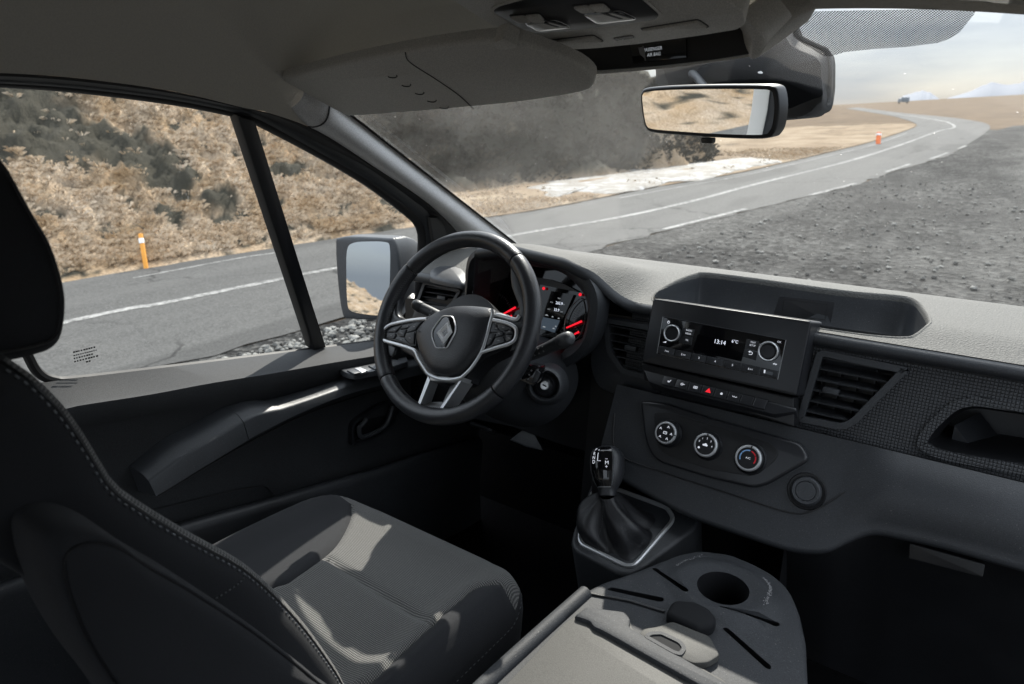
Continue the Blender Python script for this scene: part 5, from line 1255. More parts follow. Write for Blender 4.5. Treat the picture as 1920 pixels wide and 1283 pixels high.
# right-hand spoke shoulder (smooth grey shell joining the rim)
mb = MB(); sh = [(958, 500), (960, 540), (972, 570), (974, 588), (968, 600), (930, 590), (922, 600), (960, 616), (964, 640), (956, 660), (976, 650), (990, 620), (996, 580), (985, 530), (972, 500)]
mb.prism(wf, smooth2(sh, 2, 0.0), -0.014, 0.004, 0.005); mb.build('spoke_shell', M['plastic_mid'], wheel, sharp=60)
mb = MB(); sh = [(764, 520), (750, 548), (744, 580), (750, 594), (775, 600), (800, 597), (770, 608), (735, 612), (716, 626), (722, 640), (745, 650), (735, 672), (722, 660), (708, 630), (716, 585), (735, 545)]
mb.prism(wf, smooth2(sh, 2, 0.0), -0.016, 0.002, 0.005); mb.build('spoke_shell', M['plastic_smooth'], wheel, sharp=60)
def keypad(loop, keys, tw):
    l2 = smooth2(loop, 3, 0.008); mb = MB(); mb.prism(wf, inset(l2, 0.001), -0.01, 0.006, 0.0015); o = mb.build('keypad', M['plastic_smooth'], wheel)
    for q in keys:
        mb = MB(); mb.prism(wf, inset(rnd(W2(q, 0.009), 0.0015, 2), 0.0005), 0.004, 0.0090, 0.001); key_ = mb.build('key', M['plastic'], o)
        cx_, cy_ = sum(p[0] for p in q) / len(q), sum(p[1] for p in q) / len(q); u, v = wf.uv(cx_, cy_, 0.009); mb = MB(); mb.prism(wf, [(u - .003, v - .0008), (u + .003, v - .0008), (u + .0015, v + .0012), (u - .0018, v + .0008)], 0.0088, 0.0094); mb.build('key_symbol', M['grey_print'], key_)
    return o
keypad([(716, 629), (724, 616), (745, 608), (770, 603), (796, 600), (786, 612), (779, 628), (778, 650), (745, 642), (722, 636)],
       [[(732, 618), (754, 609), (746, 618), (741, 623), (726, 623)], [(755, 609), (778, 604), (774, 611), (762, 616), (748, 618)], [(779, 604), (793, 602), (783, 612), (778, 620), (761, 624), (765, 615)], [(742, 624), (750, 619), (763, 617), (759, 625), (757, 632), (748, 632)], [(725, 624), (741, 624), (742, 630), (737, 636), (724, 633)], [(743, 631), (758, 633), (766, 645), (740, 637)], [(760, 625), (777, 622), (776, 646), (768, 645), (759, 632)]], 0)
keypad([(921, 602), (930, 603), (955, 610), (966, 620), (966, 636), (958, 643), (930, 651), (906, 657), (913, 640), (918, 620)],
       [[(924, 604), (930, 606), (932, 616), (942, 621), (938, 624), (918, 623)], [(931, 606), (953, 612), (957, 618), (945, 621), (933, 615)], [(954, 613), (962, 622), (961, 627), (949, 627), (946, 622), (957, 618)], [(933, 619), (944, 623), (943, 629), (927, 633), (931, 625)], [(918, 624), (931, 625), (926, 633), (919, 646), (911, 650), (914, 636)], [(948, 628), (961, 628), (959, 638), (949, 642)], [(928, 634), (943, 630), (947, 642), (921, 650)]], 0)
# silver trim: left loop, V and right loop
def trim(pts, r, w=0.009, closed=False, flat=0.6, name='silver_trim'):
    P = cr([wf.pt(*wf.uv(px, py, w), w) for px, py in pts], 5, closed); mb = MB(); mb.tube(P, r, 8, closed=closed, up=wf.n, flat=flat); return mb.build(name, M['silver'], wheel, sharp=60)
trim([(799, 598), (775, 600), (750, 604.5), (729, 610), (716, 622), (713, 632), (721, 639), (745, 646), (768, 653), (778, 659), (784, 672), (795, 690), (804, 702), (822, 710), (842, 712), (861, 709), (868, 705), (884, 689), (902, 661), (911, 634), (919, 604), (923, 590), (922, 580)], 0.0036)
trim([(902, 661), (930, 652), (954, 645), (965, 637), (968, 625), (966, 615), (953, 607), (938, 603), (924, 600)], 0.0036)
trim([(927, 592), (934, 591), (958, 598), (968, 599), (974, 592)], 0.004, 0.006)
# lower spoke: open silver channel
ou = W2([(803.5, 706), (782.5, 763), (784, 767.5), (826, 771.5), (831, 767), (868.5, 711)], 0.004)
inn_ = W2([(807.5, 713), (787.5, 763), (788, 763.5), (824, 767), (826.5, 765), (863, 714)], 0.004)
mb = MB()
def chan(a, b, w): return [wf.pt(*p, w) for p in a], [wf.pt(*p, w) for p in b]
o1, i1 = [wf.pt(*p, 0.006) for p in ou], [wf.pt(*p, 0.006) for p in inn_]
dp = W2([(819, 717), (805, 755), (806, 754), (830, 754), (832, 754), (848, 717)], -0.03); i0 = [wf.pt(*p, -0.030) for p in dp]; o0 = [wf.pt(*p, -0.03) for p in ou]
mb.grid([o0, o1, i1, i0]); mb.build('lower_spoke', M['silver'], wheel, sharp=30)
mb = MB(); tp = W2([(803.5, 704), (869, 708), (866, 716), (806, 714)], 0.006); mb.prism(wf, tp, -0.02, 0.005, 0.002); mb.build('spoke_bridge', M['silver'], wheel)
# hub behind
mb = MB(); mb.lathe(wf, [(0.075, -0.04), (0.07, -0.075), (0.05, -0.085), (0.045, -0.13)], 32); mb.build('hub', M['plastic_deep'], wheel)
# ---------------------------------------------------------------- steering column with stalks and lock
colm = thing('steering_column', 'dark steering column shroud with ignition lock between wheel and dashboard', 'steering column', tuple(wf.pt(0, 0, -0.15)))
mb = MB(); rows = []
for w, r, dv in ((-0.055, 0.062, -0.004), (-0.06, 0.085, -0.015), (-0.09, 0.098, -0.022), (-0.14, 0.105, -0.03), (-0.22, 0.11, -0.035), (-0.30, 0.115, -0.03)):
    rows.append([wf.pt(r * 1.04 * math.cos(a) + 0.012, dv + r * (0.80 if math.sin(a) > 0 else 1.0) * math.sin(a), w) for a in np.linspace(0, 2 * math.pi, 40, endpoint=False)])
ids = mb.grid(rows, cu=True); mb.cap(ids[0]); mb.cap(ids[-1]); mb.build('shroud', M['plastic'], colm, sharp=60)
# lock boss: bowl on the right flank of the shroud, axis towards the driver's right
ln = (V((0.42, -0.80, 0.30))).normalized(); lo_ = on(1021, 723, ln, ln.dot(V((-0.262, 0.088, 1.19))))
lk = Fr(lo_, V((0, 0, 1)).cross(ln), ln.cross(V((0, 0, 1)).cross(ln)))
r = 0.030
mb = MB(); mb.lathe(lk, [(r * 1.45, -0.06), (r * 1.22, -0.012), (r * 1.08, -0.002), (r * 0.98, 0.0), (r * 0.90, -0.003), (r * 0.84, -0.016), (r * 0.80, -0.018)], 40, caps=False); lb = mb.build('lock_bowl', M['plastic'], colm, sharp=60)
mb = MB(); mb.lathe(lk, [(r * 0.80, -0.018), (r * 0.66, -0.010), (r * 0.60, -0.009), (r * 0.56, -0.011), (r * 0.34, -0.003), (r * 0.30, -0.002)], 40, caps=False); mb.build('lock_ring', M['plastic_smooth'], lb, sharp=40)
mb = MB(); mb.lathe(lk, [(r * 0.30, -0.006), (r * 0.29, 0.0005), (r * 0.25, 0.002), (0.0001, 0.0021)], 32, caps=False); mb.build('lock_cylinder', M['steel'], lb, sharp=40)
mb = MB(); mb.prism(lk, [(-.0045, .0008), (.003, -.0028), (.0045, -.0010), (-.003, .0028)], 0.0015, 0.0027); mb.build('key_slot', M['screen'], lb)
# audio remote block
rn = V((0.35, -0.9, 0.25)).normalized(); rb = Fr(on(993, 704, rn, rn.dot(V((-0.272, 0.045, 1.215)))), V((0, 0, 1)).cross(rn), rn.cross(V((0, 0, 1)).cross(rn)))
mb = MB(); mb.prism(rb, rnd(rb.uvs([(990, 684), (1010, 690), (1015, 700), (1008, 716), (1000, 724), (974, 713)]), 0.003), -0.06, 0.004, 0.004); ro_ = mb.build('remote_block', M['gloss'], colm)
mb = MB(); mb.prism(rb, rnd(rb.uvs([(1006, 692), (1014, 699), (1007, 716), (997, 718)], 0.004), 0.002), 0.003, 0.008, 0.002); mb.build('remote_face', M['plastic'], ro_)
mb = MB()
for px, py in ((996.5, 695), (992.5, 703), (990.5, 711)): u, v = rb.uv(px, py, 0.004); mb.prism(rb, circ(u, v, 0.0017, 10), 0.0035, 0.0045)
mb.build('remote_symbols', M['grey_print'], ro_)
def stalk(p0, p1, y0, y1, r0, r1, name, knob=True):
    a, b = Y(*p0, y0), Y(*p1, y1); ax = (b - a).normalized(); e1 = ax.orthogonal().normalized(); k = Fr(a, e1, ax.cross(e1)); L = (b - a).length
    mb = MB(); mb.lathe(k, [(r0 * 0.75, -0.04), (r0 * 0.8, 0.0), (r0, L * 0.25), (r0 * 1.05, L * 0.55), (r1 * 0.98, L * 0.74), (r1 * 0.95, L * 0.78)], 24, caps=False); s_ = mb.build(name, M['plastic'], colm, sharp=60)
    mb = MB(); mb.lathe(k, [(r1 * 0.9, L * 0.78), (r1 * 1.06, L * 0.79), (r1 * 1.08, L * 0.90), (r1 * 1.0, L * 0.97), (r1 * 0.82, L), (0.0001, L * 1.01)], 24, caps=False); mb.build('stalk_knob', M['plastic_mid'], s_, sharp=60)
    mb = MB()
    for q in (0.22, 0.30, 0.40, 0.50):
        for aa in (0.2, -0.5): 
            d = (CAM - k.pt(0, 0, L * q)).normalized(); d = (d - ax * d.dot(ax)).normalized(); e_ = ax.cross(d); c_ = k.pt(0, 0, L * q) + (d * math.cos(aa) + e_ * math.sin(aa)) * (r0 * 1.03)
            f_ = Fr(c_, ax, (d.cross(ax))); f_ = f_ if f_.n.dot(d) > 0 else Fr(c_, ax, -(d.cross(ax))); mb.prism(f_, rnd(rect(-.0018, -.0016, .0018, .0016), .0006), -0.0008, 0.0004)
    mb.build('stalk_symbols', M['grey_print'], s_)
stalk((985, 672), (1070, 633), 0.06, 0.035, 0.0105, 0.0125, 'wiper_stalk')
stalk((850, 606), (776, 570), 0.06, 0.055, 0.0105, 0.0110, 'light_stalk')
# ---------------------------------------------------------------- gear selector
gs = thing('gear_lever', 'automatic gear lever with stitched black boot in a silver edged console', 'gear lever', tuple(Z(1165, 1010, 0.90)))
gn = V((0, -0.26, 0.966)).normalized(); gf_ = Fr(on(1165, 1010, gn, gn.dot(V((-0.07, 0.13, 0.915)))), (1, 0, 0), (0, 0.966, 0.26))
bz = [(1109, 905), (1165, 910), (1252, 944), (1312, 957), (1316, 964), (1304, 990), (1210, 1062), (1180, 1078), (1160, 1076), (1078, 1032), (1070, 1018), (1074, 996)]
mb = MB(); mb.prism(gf_, rnd(gf_.uvs(bz), 0.010, 3), -0.25, 0.0, 0.008, 3); mb.build('console', M['plastic'], gs, sharp=50)
tr_ = [(1112, 920), (1160, 916), (1254, 951), (1266, 969), (1264, 981), (1200, 1056), (1190, 1065), (1172, 1066), (1088, 1024), (1083, 1014), (1084, 998), (1104, 930)]
t2 = rnd(gf_.uvs(tr_), 0.008, 3)
mb = MB(); mb.grid([[gf_.pt(p[0], p[1], w) for p in L] for L, w in ((t2, -0.002), (inset(t2, 0.0007), 0.004), (inset(t2, 0.003), 0.0055), (inset(t2, 0.0085), 0.003), (inset(t2, 0.010), -0.006))], cu=True); mb.build('silver_frame', M['silver'], gs, sharp=50)
# boot: folds of soft leather rising to the stem
t3 = resample([V((*p, 0)) for p in inset(t2, 0.0095)] + [V((*inset(t2, 0.0095)[0], 0))], 97)[:-1]
stem_u, stem_v = gf_.uv(1139, 927, 0.085); mb = MB(); rows = []
for k in range(25):
    t = k / 24; row = []
    for i, p in enumerate(t3):
        a = math.atan2(p.y - stem_v * 0.4, p.x - stem_u * 0.4); ru, rv = stem_u + 0.017 * math.cos(a), stem_v + 0.017 * math.sin(a)
        q = t ** 0.8; u, v = lerp(p.x, ru, q), lerp(p.y, rv, q)
        fold = 0.013 * math.sin(3 * a + 1.0 + 3.5 * t) * math.sin(math.pi * t) + 0.005 * math.sin(7 * a + 5 * t) * math.sin(math.pi * t)
        sag = 0.021 * math.sin(math.pi * min(1, t * 1.05)) * (1 + 0.5 * math.sin(2 * a + 0.6))
        dx, dy = math.cos(a), math.sin(a); fc_ = max(0.0, 0.5 * dx - 0.86 * dy) + 0.7 * max(0.0, -dx); sag *= 0.1 + 0.9 * fc_; fold *= 0.35 + 0.65 * fc_
        w = lerp(-0.004, 0.088, t ** 2.1) + (0.004 + 0.020 * fc_) * math.sin(math.pi * t) + fold
        row.append(gf_.pt(u + dx * (sag + fold * 0.8), v + dy * (sag + fold * 0.8), w))
    rows.append(row)
mb.grid(rows, cu=True); bt = mb.build('boot', M['boot'], gs, sharp=180)
mb = MB()
for off in (-2.1, 2.1):
    j = min(range(len(rows[0])), key=lambda i: (rows[12][i] - Z(1132, 1010, rows[12][i].z)).length)
    for k in range(1, 24):
        a, b = rows[k][(j + (1 if off > 0 else -1)) % 96], rows[k + 1 if k < 24 else k][(j + (1 if off > 0 else -1)) % 96]; d = (CAM - a).normalized() * 0.001; mb.tube([a.lerp(b, 0.12) + d, a.lerp(b, 0.62) + d], 0.0006, 4)
mb.build('boot_stitching', M['thread_dark'], bt)
# knob: leather sides, gloss shift plate facing the driver
kb, kt = gf_.pt(stem_u, stem_v, 0.078), None
ka = Z(1146, 838, 1.09); base = gf_.pt(stem_u, stem_v, 0.08)
ka = on(1139, 838, _f, _f.dot(base) + 0.03)
ax = (ka - base).normalized(); kx = V((1, 0.25, 0)); kx = (kx - ax * kx.dot(ax)).normalized(); kyv = ax.cross(kx)
def kp_(x, y, h): return base + kx * x + kyv * y + ax * h
L = (ka - base).length
prof = [(0.0, .0165, .0165, 0), (0.10, .0165, .0170, 0), (0.16, .0195, .0200, 0), (0.30, .0265, .0265, 0), (0.50, .0315, .0305, 0), (0.70, .0325, .0310, 0), (0.86, .0300, .0285, 0), (0.95, .0235, .0225, 0), (1.0, .014, .013, 0), (1.012, 0.001, 0.001, 0)]
mb = MB(); rows = [[kp_(a * math.copysign(abs(math.cos(q)) ** .85, math.cos(q)), b * math.copysign(abs(math.sin(q)) ** .85, math.sin(q)) , h * L) for q in np.linspace(0, 2 * math.pi, 36, endpoint=False)] for h, a, b, _ in prof]
mb.grid(rows, cu=True); kn = mb.build('knob', M['leather'], gs, sharp=70)
# plate follows the knob's rear-left face
fd = (CAM - kp_(0, 0, L * .6)); fd = (fd - ax * fd.dot(ax)).normalized()
th0 = math.atan2(fd.dot(kyv), fd.dot(kx)) - R(26)
def ks(th, h, k=1.0):
    hs = [p[0] for p in prof]; a = interp(h, hs, [p[1] for p in prof]) * k; b = interp(h, hs, [p[2] for p in prof]) * k
    return kp_(a * math.copysign(abs(math.cos(th)) ** .85, math.cos(th)), b * math.copysign(abs(math.sin(th)) ** .85, math.sin(th)), h * L)
mb = MB(); mb.grid([[ks(th0 + R(lerp(-38, 38, j / 10)), lerp(0.17, 0.955, i / 24), 1.035) for j in range(11)] for i in range(25)]); pl = mb.build('shift_plate', M['gloss'], kn, sharp=180)
mb = MB()
for s_ in (-41, 41):
    for i in range(26):
        h0 = lerp(0.20, 0.93, i / 26); mb.tube([ks(th0 + R(s_ * 1.06), h0, 1.04), ks(th0 + R(s_ * 1.06), h0 + 0.016, 1.04)], 0.00065, 4)
mb.build('knob_stitching', M['thread'], kn)
mb = MB()
def kt_(t, deg, h, size):
    p = ks(th0 + R(deg), h, 1.05); e1 = (ks(th0 + R(deg + 4), h, 1.05) - p).normalized(); e2 = (ks(th0 + R(deg), h + 0.02, 1.05) - p).normalized(); f_ = Fr(p, e1, e2)
    if f_.n.dot(p - kp_(0, 0, h * L)) < 0: f_ = Fr(p, -e1, e2)
    mb.text(f_, t, 0, 0, size, 0.0003)
sg = 1 if (ks(th0 + R(20), .6) - ks(th0, .6)).dot(_r) > 0 else -1
for i, t in enumerate('PRND'): kt_(t, -20 * sg, 0.90 - i * 0.085, 0.0066)
kt_('–', 20 * sg, 0.70, 0.0066); kt_('M', 21 * sg, 0.62, 0.0068); kt_('+', 20 * sg, 0.54, 0.0066)
mb.tube([ks(th0 + R(-4 * sg), 0.90, 1.05), ks(th0 + R(-4 * sg), 0.78, 1.05), ks(th0 + R(-4 * sg), 0.665, 1.05), ks(th0 + R(6 * sg), 0.660, 1.05)], 0.0006, 5)
mb.build('shift_letters', M['white'], pl)
mb = MB(); mb.grid([[ks(th0 + R(d), h, 1.055) for d in (-40, -20, 0, 20, 40)] for h in (0.155, 0.165)]); mb.build('plate_edge', M['silver'], pl)
# brake pedal and its arm, dim in the footwell
pd_ = thing('pedal_arm', 'dark grey pedal arm hanging in the footwell under the steering column', 'pedal', (-0.42, 0.45, 0.8))
mb = MB(); mb.tube([Y(885, 795, 0.36), Y(900, 799, 0.36), Y(927, 811, 0.36)], 0.012, 10, flat=0.5); mb.build('arm', M['plastic_mid'], pd_)
mb = MB(); mb.prism(Fr(Y(985, 815, 0.33), (1, 0, 0), (0, 0.4, 1)), Fr(Y(985, 815, 0.33), (1, 0, 0), (0, 0.4, 1)).uvs([(992, 796), (1018, 845), (985, 838), (955, 825)]), -0.02, 0.0, 0.003); mb.build('bracket', M['plastic_mid'], pd_)
# ---------------------------------------------------------------- driver's seat
seat = thing('driver_seat', "driver's seat in black and woven grey cloth with stitched seams", 'van seat', (-0.40, -0.35, 0.55))
CX0, CX1, CY0, CY1 = -0.652, -0.128, -0.62, -0.080
def cush(x, y):
    """height of the cushion top"""
    u = (x - (CX0 + CX1) / 2) / ((CX1 - CX0) / 2); v = (y - CY0) / (CY1 - CY0)
    b = 0.012 * sst(0.62, 0.86, abs(u)) - 0.03 * sst(0.90, 1.0, abs(u)) ** 2
    z = 0.926 + 0.012 * math.sin(math.pi * min(1, v * 1.1)) + b * (1 - 0.5 * sst(0.75, 1.0, v))
    return z - 0.050 * max(0, v - 0.86) ** 2 / 0.0196 * 0.8
BL = [(658, 938), (656, 966), (635, 1011), (605, 1043), (540, 1091)]; BR = [(969, 1104), (935, 1094), (911, 1096), (885, 1104), (871, 1118), (841, 1146), (811, 1176), (760, 1226), (700, 1283)]
bl3 = cr(many(Z, BL, 0.935), 6, False); br3 = cr(many(Z, BR, 0.938), 6, False)
bl3.append(V((-0.56, -0.62, 0.93))); br3.append(V((-0.235, -0.62, 0.93)))
def xl(y): P = sorted(bl3, key=lambda p: p.y); return interp(y, [p.y for p in P], [p.x for p in P])
def xr(y): P = sorted(br3, key=lambda p: p.y); return interp(y, [p.y for p in P], [p.x for p in P]) if y < max(p.y for p in br3) else 0.0
seam_a, seam_b = Z(605, 1043, 0.935), Z(811, 1176, 0.935)
def zone(x, y):
    if x < xl(y) and y < max(p.y for p in bl3): return 1
    if x > xr(y): return 1
    return 0
def build_cushion():
    out = rnd(rect(CX0, CY0, CX1, CY1 - 0.004), [0.04, 0.05, 0.12, 0.13], 10)
    out = [V((p[0], p[1] + 0.022 * (1 - ((p[0] + 0.39) / 0.262) ** 2) * sst(-0.2, -0.1, p[1]) - 0.008 * sst(-0.2, -0.1, p[1]))) for p in out]
    pts = []; edges = []
    def add(L, closed=True):
        b = len(pts); pts.extend(V((p[0], p[1])) for p in L); m = len(L); edges.extend((b + i, b + (i + 1) % m) for i in range(m if closed else m - 1))
    add(out)
    for L in (bl3, br3):
        q = [p for p in resample([V((p.x, p.y, 0)) for p in L], 70) if sdist(p.x, p.y, out) > 0.004]; add(q, False)
    SE = [seam_a.lerp(seam_b, t / 30) for t in range(31)]; add([p for p in SE if sdist(p.x, p.y, out) > 0.004][1:-1], False)
    st = 0.0075; x = CX0 + st / 2
    gx = np.arange(CX0, CX1, st); gy = np.arange(CY0, CY1 + 0.02, st)
    for a in gx:
        for b in gy:
            if sdist(a, b, out) > 0.004 and (abs(a - xl(b)) > 0.003 or b > 0) and abs(a - xr(b)) > 0.003: pts.append(V((a, b)))
    vo, eo, fo, *_ = delaunay_2d_cdt(pts, edges, [], 1, 1e-6)
    sd = (seam_b - seam_a).xy.normalized()
    def z(x, y):
        d = sdist(x, y, out); h = cush(x, y) - 0.030 * max(0, 1 - d / 0.03) ** 2
        gl = min(abs(x - xl(y)) if y < max(p.y for p in bl3) else 1, abs(x - xr(y)) if xr(y) != 0 else 1)
        h -= 0.007 * math.exp(-(gl / 0.006) ** 2)
        if zone(x, y) == 0:
            q = V((x, y)) - seam_a.xy; h -= 0.006 * math.exp(-((q.x * sd.y - q.y * sd.x) / 0.006) ** 2)
        return h
    P = [V((p.x, p.y, z(p.x, p.y))) for p in vo]
    parts = {0: MB(), 1: MB(), 2: MB()}; remap = {0: {}, 1: {}, 2: {}}
    for f in fo:
        c = sum((P[i] for i in f), V()) / len(f); k = zone(c.x, c.y)
        if k == 1 and c.x < -0.4: k = 2
        ids = []
        for i in f:
            if i not in remap[k]: remap[k][i] = parts[k].vert(P[i])
            ids.append(remap[k][i])
        parts[k].face(ids)
    sk = [V((p.x, p.y, z(p.x, p.y))) for p in [V((q.x, q.y)) for q in out]]
    mb = MB(); cen = V((-0.39, -0.35, 0.9))
    rows = [sk] + [[V((lerp(cen.x, p.x, s), lerp(cen.y, p.y, s), p.z - dz)) for p in sk] for s, dz in ((1.012, 0.012), (1.018, 0.035), (1.01, 0.08), (0.99, 0.13), (0.95, 0.16))]
    mb.grid(rows, cu=True)
    parts[0].build('cushion_insert', M['weave'], seat, sharp=180); a = parts[1].build('cushion_bolster', M['cloth'], seat, sharp=180); b = parts[2].build('cushion_bolster', M['cloth'], seat, sharp=180)
    sdn = mb.build('cushion_side', M['cloth'], seat, sharp=180)
    # stitched edge
    mb = MB(); L = resample(rows[1] + [rows[1][0]], 420)
    for i in range(0, 419, 2):
        if L[i].x > -0.25 or L[i].y > -0.1: d = (CAM - L[i]).normalized() * 0.0015; mb.tube([L[i] + d, L[i].lerp(L[i + 1], 0.9) + d], 0.0006, 4)
    mb.build('edge_stitching', M['thread_dark'], sdn)
    mb = MB(); mb.box(Fr((-0.39, -0.36, 0.62), (1, 0, 0), (0, 1, 0)), -0.22, -0.22, -0.08, 0.22, 0.20, 0.15, 0.02); mb.build('seat_base', M['plastic_deep'], seat)
build_cushion()
# backrest: horizontal slices following the traced front edge
SEAM = [(36, 690), (75, 712), (110, 745), (140, 775), (170, 815), (205, 875), (232, 925), (257, 947), (315, 985), (380, 1023), (450, 1060), (490, 1090), (530, 1128), (575, 1178), (610, 1225), (640, 1270), (655, 1300)]
SIL = [(45, 685), (95, 715), (150, 770), (190, 822), (230, 872), (268, 912), (318, 966), (370, 990), (430, 1020), (490, 1062), (540, 1102), (585, 1145), (620, 1190), (650, 1240), (670, 1290)]
XS = -0.165
sm = cr(many(X, SEAM, XS), 5, False)
zs = [p.z for p in sm][::-1]; ys = [p.y for p in sm][::-1]
def fy(z): return interp(z, zs, ys) if z > zs[0] else ys[0] + (zs[0] - z) * 0.5
def build_back():
    rows = []; cx = -0.40
    for z in np.linspace(0.80, 1.482, 46):
        z = float(z); y0 = fy(z); top = sst(1.36, 1.485, z); hw = 0.238 - 0.030 * sst(1.2, 1.48, z) - 0.02 * max(0, (z - 1.46) / 0.022) ** 2
        th = lerp(0.135, 0.085, sst(0.95, 1.48, z)) * (1 - 0.35 * max(0, (z - 1.455) / 0.027) ** 2)
        bol = lerp(0.050, 0.012, sst(1.1, 1.46, z)) ; row = []
        sec = [(-hw, -th), (-hw - 0.004, -th * 0.5), (-hw - 0.002, -0.02), (-hw + 0.008, -0.002), (-hw + 0.022, 0.005), (-hw + 0.05, -0.004), (-hw + 0.085, -bol), (-0.06, -bol - 0.008), (0, -bol - 0.009), (0.06, -bol - 0.008), (hw - 0.085, -bol), (hw - 0.05, -0.004), (hw - 0.022, 0.005), (hw - 0.008, -0.002), (hw + 0.002, -0.02), (hw + 0.004, -th * 0.5), (hw, -th), (hw - 0.03, -th - 0.015), (0, -th - 0.02), (-hw + 0.03, -th - 0.015)]
        row = [V((cx + a, y0 + b, z)) for a, b in sec]; rows.append(cr(row, 4))
    n_ = len(rows[0]); mb = MB(); ids = [[mb.vert(p) for p in r] for r in rows]
    wv = MB(); wi = {}
    def put(mbx, mp, f):
        q = []
        for i in f:
            if i not in mp: mp[i] = mbx.vert(mb.v[i])
            q.append(mp[i])
        mbx.face(q)
    side = MB(); sd_ = {}
    lo_, hi_ = 12, 53
    for i in range(len(rows) - 1):
        for j in range(n_):
            f = (ids[i][j], ids[i][(j + 1) % n_], ids[i + 1][(j + 1) % n_], ids[i + 1][j])
            put(wv, wi, f) if lo_ <= j < hi_ - 1 else put(side, sd_, f)
    cap = rows[-1]; base = len(side.v)
    c_ = sum(cap, V()) / n_; pr_ = [side.vert(p) for p in cap]; top_ = [side.vert(p.lerp(c_, 0.35) + V((0, 0, 0.012))) for p in cap]; t2_ = [side.vert(p.lerp(c_, 0.95) + V((0, 0, 0.016))) for p in cap]
    for a, b in ((pr_, top_), (top_, t2_)):
        for j in range(n_): side.face((a[j], a[(j + 1) % n_], b[(j + 1) % n_], b[j]))
    so_ = side.build('backrest_cover', M['cloth'], seat, sharp=180); wv.build('backrest_insert', M['weave_up'], seat, sharp=180)
    # white stitching along the front corner of the right side
    col_ = [r[hi_] for r in rows]; L = resample(col_, 190); mb = MB()
    for i in range(0, 188, 2): d = (CAM - L[i]).normalized() * 0.0018; mb.tube([L[i] + d, L[i].lerp(L[i + 1], 0.85) + d], 0.00095, 5)
    mb.build('corner_stitching', M['thread'], so_)
    mb = MB(); L2 = [p + (CAM - p).normalized() * 0.0005 for p in resample([r[hi_ - 1] for r in rows], 80)]; mb.tube(L2, 0.0014, 5); mb.build('piping', M['plastic_deep'], so_)
    # cross seam on the side
    k = min(range(len(rows)), key=lambda i: abs(rows[i][hi_].z - 1.215)); L3 = resample(rows[k][hi_:hi_ + 16], 60); mb = MB()
    for i in range(0, 58, 2): d = (CAM - L3[i]).normalized() * 0.002; mb.tube([L3[i] + d, L3[i].lerp(L3[i + 1], 0.8) + d], 0.0008, 5)
    mb.build('cross_stitching', M['thread_dark'], so_)
build_back()
# padded side wing of the backrest, on the side towards the camera
def wing():
    o = [(72, 1010), (90, 990), (125, 980), (165, 984), (205, 1002), (260, 1040), (330, 1080), (400, 1125), (470, 1172), (540, 1225), (600, 1275), (640, 1320), (500, 1400), (300, 1400), (200, 1300), (130, 1200), (85, 1100), (70, 1040)]
    xw = -0.128; P = many(X, o, xw); P = cr(P, 4); cen = sum(P, V()) / len(P)
    mb = MB(); rows = []
    for q, dx in ((1.0, -0.06), (1.0, -0.015), (0.985, 0.0), (0.95, 0.010), (0.90, 0.014), (0.87, 0.0125), (0.82, 0.016), (0.6, 0.020), (0.3, 0.021), (0.02, 0.021)):
        rows.append([V((xw + dx, lerp(cen.y, p.y, q), lerp(cen.z, p.z, q))) for p in P])
    ids = mb.grid(rows, cu=True); mb.cap(ids[-1]); w = mb.build('side_wing', M['cloth'], seat, sharp=180)
    mb = MB(); mb.tube([p + V((0.0006, 0, 0)) for p in rows[5]], 0.0013, 5, closed=True); mb.build('wing_piping', M['plastic_deep'], w)
wing()
# headrest
def headrest():
    prof = [(-60, 262), (-20, 280), (5, 300), (30, 345), (60, 398), (85, 440), (104, 490), (117, 540), (121, 580), (117, 620), (108, 645), (92, 660), (70, 668), (40, 676), (0, 684), (-40, 690), (-90, 690)]
    P = many(X, prof, -0.312); P = cr(P, 4, False)
    mb = MB(); rows = []
    for k in range(25):
        t = -1 + 2 * k / 24; q = 1 - 0.22 * abs(t) ** 6; x = -0.40 + 0.125 * t; row = []
        cz, cy = 1.56, -0.745
        for p in P: row.append(V((x, lerp(cy, p.y, q), lerp(cz, p.z, q))))
        zt, zb = row[0].z, row[-1].z; yb = -0.835
        row += [V((x, lerp(cy, yb + 0.02, q), lerp(cz, zb + 0.004, q))), V((x, lerp(cy, yb - 0.01, q), lerp(cz, zb + 0.05, q))), V((x, lerp(cy, yb, q), lerp(cz, zt - 0.06, q))), V((x, lerp(cy, yb + 0.03, q), lerp(cz, zt - 0.01, q)))]
        rows.append(row)
    ids = mb.grid(rows, cu=True); mb.cap(ids[0]); mb.cap(ids[-1]); h = mb.build('headrest', M['cloth'], seat, sharp=70)
    mb = MB(); mb.tube([p + V((0.0035, 0.0008, 0)) for p in cr([V((-0.277, lerp(-0.745, p.y, 0.80), lerp(1.56, p.z, 0.80))) for p in P[8:]], 1, False)], 0.0014, 5); mb.build('headrest_seam', M['plastic_deep'], h)
    for s in (-0.06, 0.06):
        mb = MB(); mb.tube([V((-0.40 + s, -0.79, 1.44)), V((-0.40 + s, -0.785, 1.55))], 0.007, 10); mb.build('headrest_rod', M['silver'], h)
headrest()
